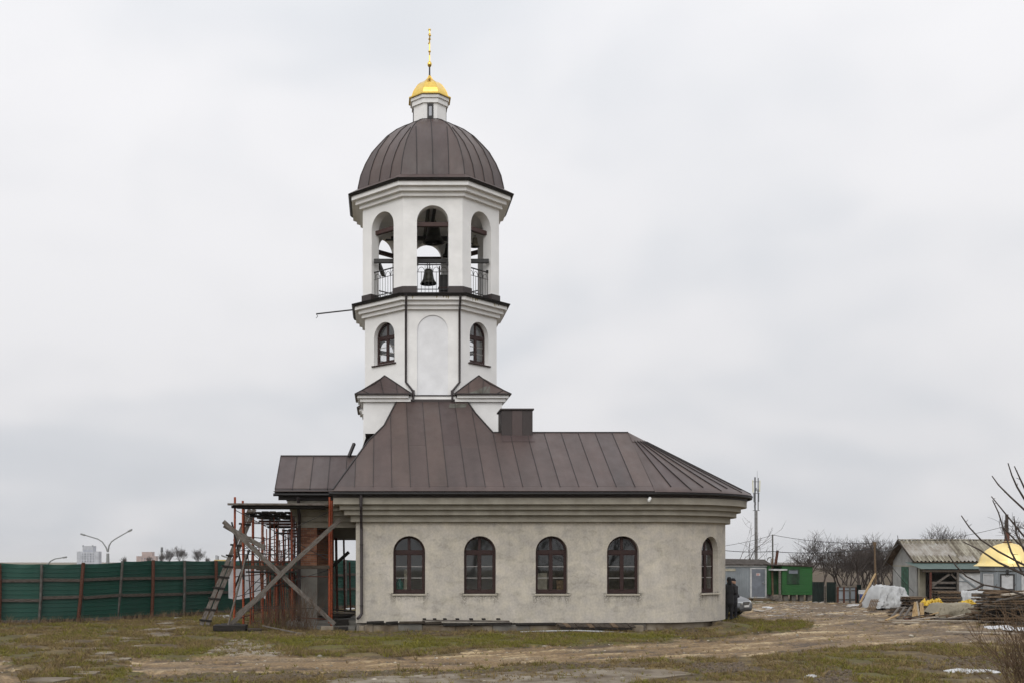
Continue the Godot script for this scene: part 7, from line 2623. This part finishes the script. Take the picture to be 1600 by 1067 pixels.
	# wires
	wire("overhead_wire", "lower wire that crosses from behind the church to the shed", [at(1100, 855, 70), at(1207.4, 861, 65), at(1366.6, 856, 58.2), at(1404, 849, 70)], 0.02)
	wire("overhead_wire", "upper wire between the thin pole and the wooden pole", [at(1207.2, 835, 64.9), at(1366.4, 848, 58.2)], 0.014)
	wire("overhead_wire", "wire that climbs from behind the church to the thin pole", [at(1120, 854, 66), at(1207.2, 835.5, 64.9)], 0.012)
	wire("overhead_wire", "wire that drops from the wooden pole to the shed door", [at(1366.6, 850, 58.2), at(1393, 884, 66), at(1428, 925, 66.5)], 0.014)
	wire("overhead_wire", "wire that rises over the shed roof to the utility pole", [at(1452, 844.5, 69), at(1573, 821, 66)], 0.014)
	wire("overhead_wire", "wire that leaves the utility pole towards the right edge", [at(1573, 820, 66), at(1660, 826, 60)], 0.014)

func lamp(label: String, foot: Vector3, tops: Array, arms: Array):
	var t := thing("street_lamp", label, "lamp", Vector3.ZERO, 0, "street lamps beyond the fence")
	var p := MB.new()
	p.tube([Vector3(foot.x, ground_y(foot.x, foot.z), foot.z), tops[0]], [0.22, 0.15], 8)
	obj("lamp_post", p, M.lamp_grey, t)
	for a in arms:
		var mb := MB.new()
		mb.tube(a, [0.085, 0.075, 0.065, 0.06, 0.055], 7)
		var arm := obj("lamp_arm", mb, M.lamp_grey, t)
		var e: Vector3 = a[a.size() - 1]
		var dir := (e - (a[a.size() - 2] as Vector3)).normalized()
		var h := MB.new()
		h.smooth = true
		h.bar(e - dir * 0.1, e + dir * 0.42, 0.26, 0.16, Vector3.UP, 0.05)
		obj("lamp_head", h, M.lamp_grey, arm)
		var g := MB.new()
		g.bar(e + dir * 0.02 - Vector3(0, 0.09, 0), e + dir * 0.36 - Vector3(0, 0.09, 0), 0.2, 0.05, Vector3.UP, 0.02)
		obj("lamp_glass", g, M.lamp_glass, arm)

func block(name_: String, boxes: Array, d: float, m: Material, label: String):
	var b := thing("housing_block", label, "building", Vector3.ZERO, 0, "housing blocks beyond the fence")
	for i in boxes.size():
		var e = boxes[i]
		var w := MB.new()
		var bottom: float = -14.0 if i == 0 else hi(boxes[0][2], d)
		w.bx(Vector3(wx(e[0], d), bottom, EYE.z - d), Vector3(wx(e[1], d), hi(e[2], d), EYE.z - d - 16))
		obj("wall" if i == 0 else "lift_house", w, m, b)
		var pr := MB.new()
		pr.bx(Vector3(wx(e[0], d) - 0.2, hi(e[2], d), EYE.z - d + 0.2), Vector3(wx(e[1], d) + 0.2, hi(e[2], d) + 0.5, EYE.z - d - 16.2))
		obj("parapet", pr, M.block_white if name_ == "white" else M.block_pink, b)
	if name_ == "white":
		for x in [130.0, 144.6]:
			var q := MB.new()
			q.bx(at(x - 1.2, 853, d - 1), at(x + 1.2, 851.2, d + 3))
			obj("roof_turret", q, M.cabin_grey, b)
		for x in [131.5, 134.5, 137.5, 140.5, 143.5]:
			var q := MB.new()
			q.bx(at(x - 1.0, 859.6, d - 0.3), at(x + 1.0, 860.6, d + 0.5))
			obj("window", q, M.block_blue, b)
	var e = boxes[0]
	var step := 4.4
	var rows := 4 if name_ == "white" else 2
	for r in rows:
		for k in 5:
			var x: float = e[0] + 9.0 + k * step * 0.96
			if x > e[1] - 1.5: continue
			var q := MB.new()
			var y: float = e[2] + 3.6 + r * 3.7
			q.bx(at(x - (1.1 if k % 2 else 0.7), y - 1.1, d - 0.3), at(x + (1.1 if k % 2 else 0.7), y + 0.9, d + 0.6))
			obj("window", q, M.block_pane, b)

# ---------- people ----------
# a body as one skin: tapered capsules joined by a smooth minimum, meshed with surface nets
func sdf(p: Vector3, bones: Array, k: float) -> float:
	var r := 1e9
	for b in bones:
		var a: Vector3 = b[0]
		var ab: Vector3 = b[1] - a
		var t := clampf((p - a).dot(ab) / maxf(ab.length_squared(), 1e-6), 0.0, 1.0)
		var q := p - (a + ab * t)
		if b.size() > 4: q *= b[4]
		var e: float = q.length() - lerpf(b[2], b[3], t)
		var h := clampf(0.5 + 0.5 * (r - e) / k, 0.0, 1.0)
		r = lerpf(r, e, h) - k * h * (1.0 - h)
	return r

func skin(bones: Array, cell: float, k: float, mb: MB):
	var lo := Vector3.ONE * 1e9
	var hi_ := -lo
	for b in bones:
		var r: float = maxf(b[2], b[3]) * 1.6 + cell * 2.0
		for e in 2:
			lo = lo.min(b[e] - Vector3.ONE * r)
			hi_ = hi_.max(b[e] + Vector3.ONE * r)
	var n := Vector3i(((hi_ - lo) / cell).ceil()) + Vector3i.ONE
	var f := PackedFloat32Array()
	f.resize(n.x * n.y * n.z)
	for z in n.z:
		for y in n.y:
			for x in n.x: f[(z * n.y + y) * n.x + x] = sdf(lo + Vector3(x, y, z) * cell, bones, k)
	var vert := {}
	var at_ := func(x: int, y: int, z: int) -> float: return f[(z * n.y + y) * n.x + x]
	for z in n.z - 1:
		for y in n.y - 1:
			for x in n.x - 1:
				var s := Vector3.ZERO
				var c := 0
				for e in [[0, 0, 0, 1, 0, 0], [0, 1, 0, 1, 1, 0], [0, 0, 1, 1, 0, 1], [0, 1, 1, 1, 1, 1], [0, 0, 0, 0, 1, 0], [1, 0, 0, 1, 1, 0], [0, 0, 1, 0, 1, 1], [1, 0, 1, 1, 1, 1], [0, 0, 0, 0, 0, 1], [1, 0, 0, 1, 0, 1], [0, 1, 0, 0, 1, 1], [1, 1, 0, 1, 1, 1]]:
					var a: float = f[((z + e[2]) * n.y + y + e[1]) * n.x + x + e[0]]
					var b: float = f[((z + e[5]) * n.y + y + e[4]) * n.x + x + e[3]]
					if (a < 0.0) != (b < 0.0):
						s += Vector3(e[0], e[1], e[2]).lerp(Vector3(e[3], e[4], e[5]), a / (a - b))
						c += 1
				if c: vert[Vector3i(x, y, z)] = lo + (Vector3(x, y, z) + s / c) * cell
	mb.smooth = true
	for key in vert:
		var x: int = key.x
		var y: int = key.y
		var z: int = key.z
		if x == 0 or y == 0 or z == 0: continue
		var a: float = at_.call(x, y, z)
		for ax in 3:
			var d := Vector3i.ZERO
			d[ax] = 1
			var b: float = at_.call(x + d.x, y + d.y, z + d.z)
			if (a < 0.0) == (b < 0.0): continue
			var u := Vector3i.ZERO
			var w := Vector3i.ZERO
			u[(ax + 1) % 3] = 1
			w[(ax + 2) % 3] = 1
			var q := [key, key - u, key - u - w, key - w]
			if not (vert.has(q[1]) and vert.has(q[2]) and vert.has(q[3])): continue
			if a < 0.0: mb.quad(vert[q[0]], vert[q[1]], vert[q[2]], vert[q[3]])
			else: mb.quad(vert[q[3]], vert[q[2]], vert[q[1]], vert[q[0]])
	mb.smooth = false

func person(foot: Vector3, turn: float, s: float, label: String, coat: Material, walk: float, hood: bool):
	var t := thing("person", label, "person", foot, turn, "people beside the apse")
	var b := MB.new()
	var B := [
		[Vector3(0, 0.95, 0), Vector3(0, 1.18, 0.01), 0.165, 0.165, Vector3(0.92, 1, 1.15)],
		[Vector3(0, 1.18, 0.01), Vector3(0, 1.38, 0.0), 0.17, 0.15, Vector3(0.85, 1, 1.15)],
		[Vector3(-0.16, 1.40, 0), Vector3(0.16, 1.40, 0), 0.085, 0.085],
		[Vector3(0, 1.40, 0.0), Vector3(0, 1.54, 0.02), 0.075, 0.065],
		# coat skirt
		[Vector3(0, 0.96, 0), Vector3(0, 0.74, 0.0), 0.18, 0.19, Vector3(0.95, 1, 1.2)],
	]
	for sd in [-1.0, 1.0]:
		var st: float = sd * walk
		B.append([Vector3(sd * 0.095, 0.84, 0), Vector3(sd * 0.10, 0.48, st * 0.6 + 0.03), 0.10, 0.068])
		B.append([Vector3(sd * 0.10, 0.48, st * 0.6 + 0.03), Vector3(sd * 0.105, 0.09, st), 0.064, 0.046])
		B.append([Vector3(sd * 0.105, 0.05, st - 0.05), Vector3(sd * 0.12, 0.04, st + 0.14), 0.048, 0.04])
		# arms: elbows out a little, hands in the front pockets
		B.append([Vector3(sd * 0.20, 1.39, 0), Vector3(sd * 0.275, 1.12, -0.04), 0.072, 0.058])
		B.append([Vector3(sd * 0.275, 1.12, -0.04), Vector3(sd * 0.19, 0.98, 0.13), 0.056, 0.045])
	for q in B:
		q[0] *= s
		q[1] *= s
		q[2] *= s
		q[3] *= s
	skin(B, 0.022, 0.045, b)
	var body := obj("body", b, coat, t)
	# head with face, on its own finer grid
	var hd := MB.new()
	var H := [
		[Vector3(0, 1.64, 0.0), Vector3(0, 1.68, -0.01), 0.092, 0.095, Vector3(1.12, 1, 0.95)],
		[Vector3(0, 1.585, 0.045), Vector3(0, 1.60, 0.04), 0.052, 0.06],
		[Vector3(0, 1.645, 0.095), Vector3(0, 1.618, 0.112), 0.012, 0.017],
		[Vector3(-0.02, 1.585, 0.092), Vector3(0.02, 1.585, 0.092), 0.011, 0.011],
		[Vector3(0, 1.56, 0.07), Vector3(0, 1.565, 0.075), 0.026, 0.024],
		[Vector3(-0.086, 1.635, 0.0), Vector3(-0.088, 1.655, -0.005), 0.018, 0.02],
		[Vector3(0.086, 1.635, 0.0), Vector3(0.088, 1.655, -0.005), 0.018, 0.02],
		[Vector3(0, 1.47, 0.0), Vector3(0, 1.56, 0.015), 0.055, 0.052],
	]
	for q in H:
		q[0] *= s
		q[1] *= s
		q[2] *= s
		q[3] *= s
	skin(H, 0.011, 0.018, hd)
	obj("head", hd, M.skin, body)
	for sd in [-1.0, 1.0]:
		var ey := MB.new()
		ey.lathe([Vector2(0, -0.010), Vector2(0.009, -0.004), Vector2(0.009, 0.004), Vector2(0, 0.010)], 8, Vector3(sd * 0.034, 1.652, 0.083) * s)
		obj("eye", ey, M.iron_dark, body)
	var cap := MB.new()
	var C := [[Vector3(0, 1.685, -0.02), Vector3(0, 1.70, -0.015), 0.108, 0.10, Vector3(1.05, 1, 0.95)], [Vector3(0, 1.60, -0.06), Vector3(0, 1.52, -0.06), 0.075, 0.085]]
	if not hood: C = [[Vector3(0, 1.705, -0.018), Vector3(0, 1.715, -0.015), 0.10, 0.098, Vector3(1.08, 1, 0.95)], [Vector3(-0.05, 1.69, 0.09), Vector3(0.05, 1.69, 0.09), 0.016, 0.016]]
	for q in C:
		q[0] *= s
		q[1] *= s
		q[2] *= s
		q[3] *= s
	skin(C, 0.014, 0.03, cap)
	obj("hood" if hood else "cap", cap, coat, body)

func build_people():
	var f1 := at(1139.0, 967.8, 45.2)
	var f2 := at(1146.0, 966.8, 46.0)
	person(Vector3(f1.x, ground_y(f1.x, f1.z), f1.z), PI + 0.25, 1.0, "person in a black hooded coat seen from behind beside the apse", M.coat_black, 0.02, true)
	person(Vector3(f2.x, ground_y(f2.x, f2.z), f2.z), 0.6, 0.955, "person in dark clothes and cap partly hidden behind the hooded person", M.coat_navy, 0.03, false)

# ---------- the car ----------
func build_car():
	var c := thing("parked_car", "silver grey car whose bonnet shows behind the people at the apse", "car", at(1095, 962, 49.0) * Vector3(1, 0, 1), -0.72)
	c.scale = Vector3.ONE * 0.96
	# x forward; cross-sections from tail to nose: [x, half width, sill y, belt y, roof y, roof half width]
	var S := [[-2.2, 0.74, 0.42, 0.80, 0.90, 0.66], [-2.05, 0.84, 0.28, 0.86, 1.02, 0.70], [-1.3, 0.89, 0.22, 0.92, 1.40, 0.62], [-0.4, 0.90, 0.20, 0.92, 1.47, 0.62], [0.45, 0.90, 0.20, 0.92, 1.36, 0.60], [1.05, 0.90, 0.20, 0.92, 0.99, 0.72], [1.65, 0.89, 0.22, 0.84, 0.90, 0.74], [2.0, 0.84, 0.26, 0.72, 0.80, 0.70], [2.18, 0.72, 0.30, 0.58, 0.66, 0.60]]
	var rings := []
	for s in S:
		var r := []
		for p in [[-0.86, s[2]], [-1.0, s[2] + 0.12], [-1.0, lerpf(s[2], s[3], 0.6)], [-0.96, s[3]], [-s[5] / s[1], lerpf(s[3], s[4], 0.85)], [-s[5] / s[1] * 0.8, s[4]]]:
			r.append(Vector3(s[0], p[1], p[0] * s[1]))
		var m := r.duplicate()
		m.reverse()
		for p in m: r.append(p * Vector3(1, 1, -1))
		r.reverse()
		rings.append(r)
	var b := MB.new()
	b.smooth = true
	b.loft(rings)
	var body := obj("body", b, M.car_paint, c)
	# glass
	for sd in [-1.0, 1.0]:
		for g in [[-1.2, -0.45], [-0.38, 0.55]]:
			var w := MB.new()
			var q := PackedVector2Array([Vector2(g[0], 0.98), Vector2(g[1] + (0.28 if g[1] > 0 else 0.0), 0.98), Vector2(g[1], 1.32), Vector2(g[0] + (0.2 if g[0] < -1 else 0.0), 1.36)])
			w.plate(q, func(v: Vector2): return Vector3(v.x, v.y, sd * lerpf(0.885, 0.66, (v.y - 0.92) / 0.45)), Vector3(0, 0, sd * 0.012))
			obj("side_window", w, M.car_black, body)
	var ws := MB.new()
	ws.quad(Vector3(1.02, 1.0, -0.66), Vector3(1.02, 1.0, 0.66), Vector3(0.5, 1.36, 0.54), Vector3(0.5, 1.36, -0.54))
	ws.quad(Vector3(1.02, 1.01, 0.66), Vector3(1.02, 1.01, -0.66), Vector3(0.5, 1.37, -0.54), Vector3(0.5, 1.37, 0.54))
	obj("windscreen", ws, M.car_black, body)
	# nose: grille, lamps, bumper, plate
	var gr := MB.new()
	gr.bx(Vector3(2.06, 0.52, -0.36), Vector3(2.20, 0.68, 0.36), 0.02)
	var grille := obj("grille", gr, M.car_black, c)
	for k in 7:
		var sl := MB.new()
		sl.bx(Vector3(2.19, 0.53, -0.30 + k * 0.1 - 0.01), Vector3(2.215, 0.67, -0.30 + k * 0.1 + 0.01))
		obj("grille_slat", sl, M.chrome, grille)
	var rim := MB.new()
	rim.tube([Vector3(2.2, 0.51, -0.38), Vector3(2.17, 0.69, -0.40), Vector3(2.17, 0.69, 0.40), Vector3(2.2, 0.51, 0.38)], [0.014], 5)
	obj("grille_trim", rim, M.chrome, grille)
	for sd in [-1.0, 1.0]:
		var hl := MB.new()
		hl.bar(Vector3(2.20, 0.62, sd * 0.42), Vector3(2.0, 0.66, sd * 0.81), 0.12, 0.13, Vector3.UP, 0.03)
		obj("headlight", hl, M.headlamp, c)
		var fg := MB.new()
		fg.bx(Vector3(2.08, 0.34, sd * 0.50), Vector3(2.17, 0.40, sd * 0.64), 0.01)
		obj("fog_light", fg, M.headlamp, c)
	var bp := MB.new()
	bp.bx(Vector3(1.98, 0.24, -0.66), Vector3(2.20, 0.42, 0.66), 0.05)
	obj("lower_bumper", bp, M.car_black, c)
	var np := MB.new()
	np.bx(Vector3(2.19, 0.44, -0.26), Vector3(2.225, 0.53, 0.26))
	obj("number_plate", np, M.plastic_white, c)
	for sd in [-1.0, 1.0]:
		for x in [-1.35, 1.38]:
			var ty := MB.new()
			var pr := []
			for q in [[0.19, 0.0], [0.29, -0.015], [0.325, 0.02], [0.33, 0.10], [0.325, 0.18], [0.29, 0.21], [0.19, 0.20]]: pr.append(Vector2(q[0], q[1]))
			ty.smooth = true
			for i in 20:
				for j in pr.size() - 1:
					var P := func(v: Vector2, t: float): return Vector3(x + sin(t) * v.x, 0.33 + cos(t) * v.x, sd * (0.90 - v.y))
					var t0 := TAU * i / 20
					var t1 := TAU * (i + 1) / 20
					ty.quad(P.call(pr[j], t0), P.call(pr[j], t1), P.call(pr[j + 1], t1), P.call(pr[j + 1], t0))
			var wheel := obj("tyre", ty, M.tyre, c)
			var rm := MB.new()
			for k in 5:
				var t := TAU * k / 5
				rm.bar(Vector3(x, 0.33, sd * 0.88), Vector3(x + sin(t) * 0.19, 0.33 + cos(t) * 0.19, sd * 0.88), 0.03, 0.06, Vector3.BACK)
			obj("rim", rm, M.chrome, wheel)
			var di := MB.new()
			di.rod(Vector3(x, 0.33, sd * 0.74), Vector3(x, 0.33, sd * 0.85), 0.2, 16)
			obj("wheel_disc", di, M.car_black, wheel)

# ---------- the shrub in the right foreground ----------
func build_near_shrub():
	var g := RandomNumberGenerator.new()
	g.seed = 77
	var D := 17.0
	var foot := at(1668, 1120, D)
	foot.y = 0.0
	var t := thing("bare_shrub", "bare foreground shrub whose long twigs reach in from the right edge", "shrub")
	var st := MB.new()
	st.tube([foot, foot + Vector3(0.05, 0.6, 0.02), at(1672, 950, D), at(1668, 860, D)], [0.045, 0.035, 0.025, 0.016], 7)
	obj("stem", st, M.bark, t)
	var limbs := [
		[[1660, 915], [1622, 893], [1590, 877], [1560, 861], [1533, 843], [1515, 824], [1502, 805]],
		[[1672, 880], [1640, 836], [1605, 800], [1578, 775], [1560, 757], [1550, 743]],
		[[1672, 880], [1640, 830], [1606, 788], [1589, 760], [1581, 742], [1575, 723]],
		[[1640, 836], [1612, 786], [1596, 752], [1585, 728]],
		[[1660, 905], [1625, 865], [1598, 835], [1571, 802], [1549, 775]],
		[[1672, 950], [1625, 920], [1598, 896], [1580, 862], [1570, 832], [1560, 800], [1551, 781]],
		[[1672, 980], [1630, 945], [1596, 928], [1565, 918], [1536, 913], [1510, 900], [1494, 884], [1482, 866]],
		[[1640, 890], [1612, 866], [1588, 845], [1566, 822]],
		[[1598, 896], [1560, 878], [1530, 858], [1505, 846]],
		[[1672, 1000], [1640, 935], [1606, 872], [1588, 833], [1584, 806]],
		[[1536, 913], [1524, 920], [1512, 922]],
	]
	for k in limbs.size():
		var pts := []
		var rads := []
		var n: int = limbs[k].size()
		for i in n:
			var q = limbs[k][i]
			pts.append(at(q[0], q[1], D + sin(k * 1.7) * 0.5 * (float(i) / n) + sin(i * 2.0 + k) * 0.05))
			rads.append(lerpf(0.022, 0.0075, float(i) / (n - 1)))
		var mb := MB.new()
		mb.tube(pts, rads, 6, true)
		# buds and short spurs
		for i in range(1, n):
			for s in 2:
				var p: Vector3 = (pts[i - 1] as Vector3).lerp(pts[i], g.randf())
				var dr := Vector3(g.randf_range(-1, 1), g.randf_range(-0.2, 1), g.randf_range(-1, 1)).normalized()
				mb.tube([p, p + dr * g.randf_range(0.02, 0.14 if g.randf() < 0.3 else 0.03)], [0.006, 0.003], 4)
		obj("limb", mb, M.bark, t)
	# the thicket at its foot
	var th := thing("brush_thicket", "tangled brown thicket in the lower right corner of the grass", "bush", at(1640, 1130, 18.2) * Vector3(1, 0, 1))
	var mb2 := MB.new()
	for s in 70:
		var d := Vector3(g.randf_range(-0.75, 0.45), 1.0, g.randf_range(-0.4, 0.4)).normalized()
		branch(mb2, Vector3(g.randf_range(-0.42, 0.5), 0, g.randf_range(-0.3, 0.3)), d, g.randf_range(0.55, 1.05), 0.009, 2, g, 0.4, 0.25, 3, 4)
	obj("twigs", mb2, M.twig_brown, th)

func _ready():
	rng.seed = 20
	setup_view()
	setup_materials()
	build_ground()
	build_church()
	build_bells()
	build_fence()
	build_scaffold()
	build_wall_foot()
	build_brush()
	build_cabins()
	build_yard_fence()
	build_shed()
	build_cupola()
	build_heaps()
	build_far()
	build_people()
	build_car()
	build_near_shrub()
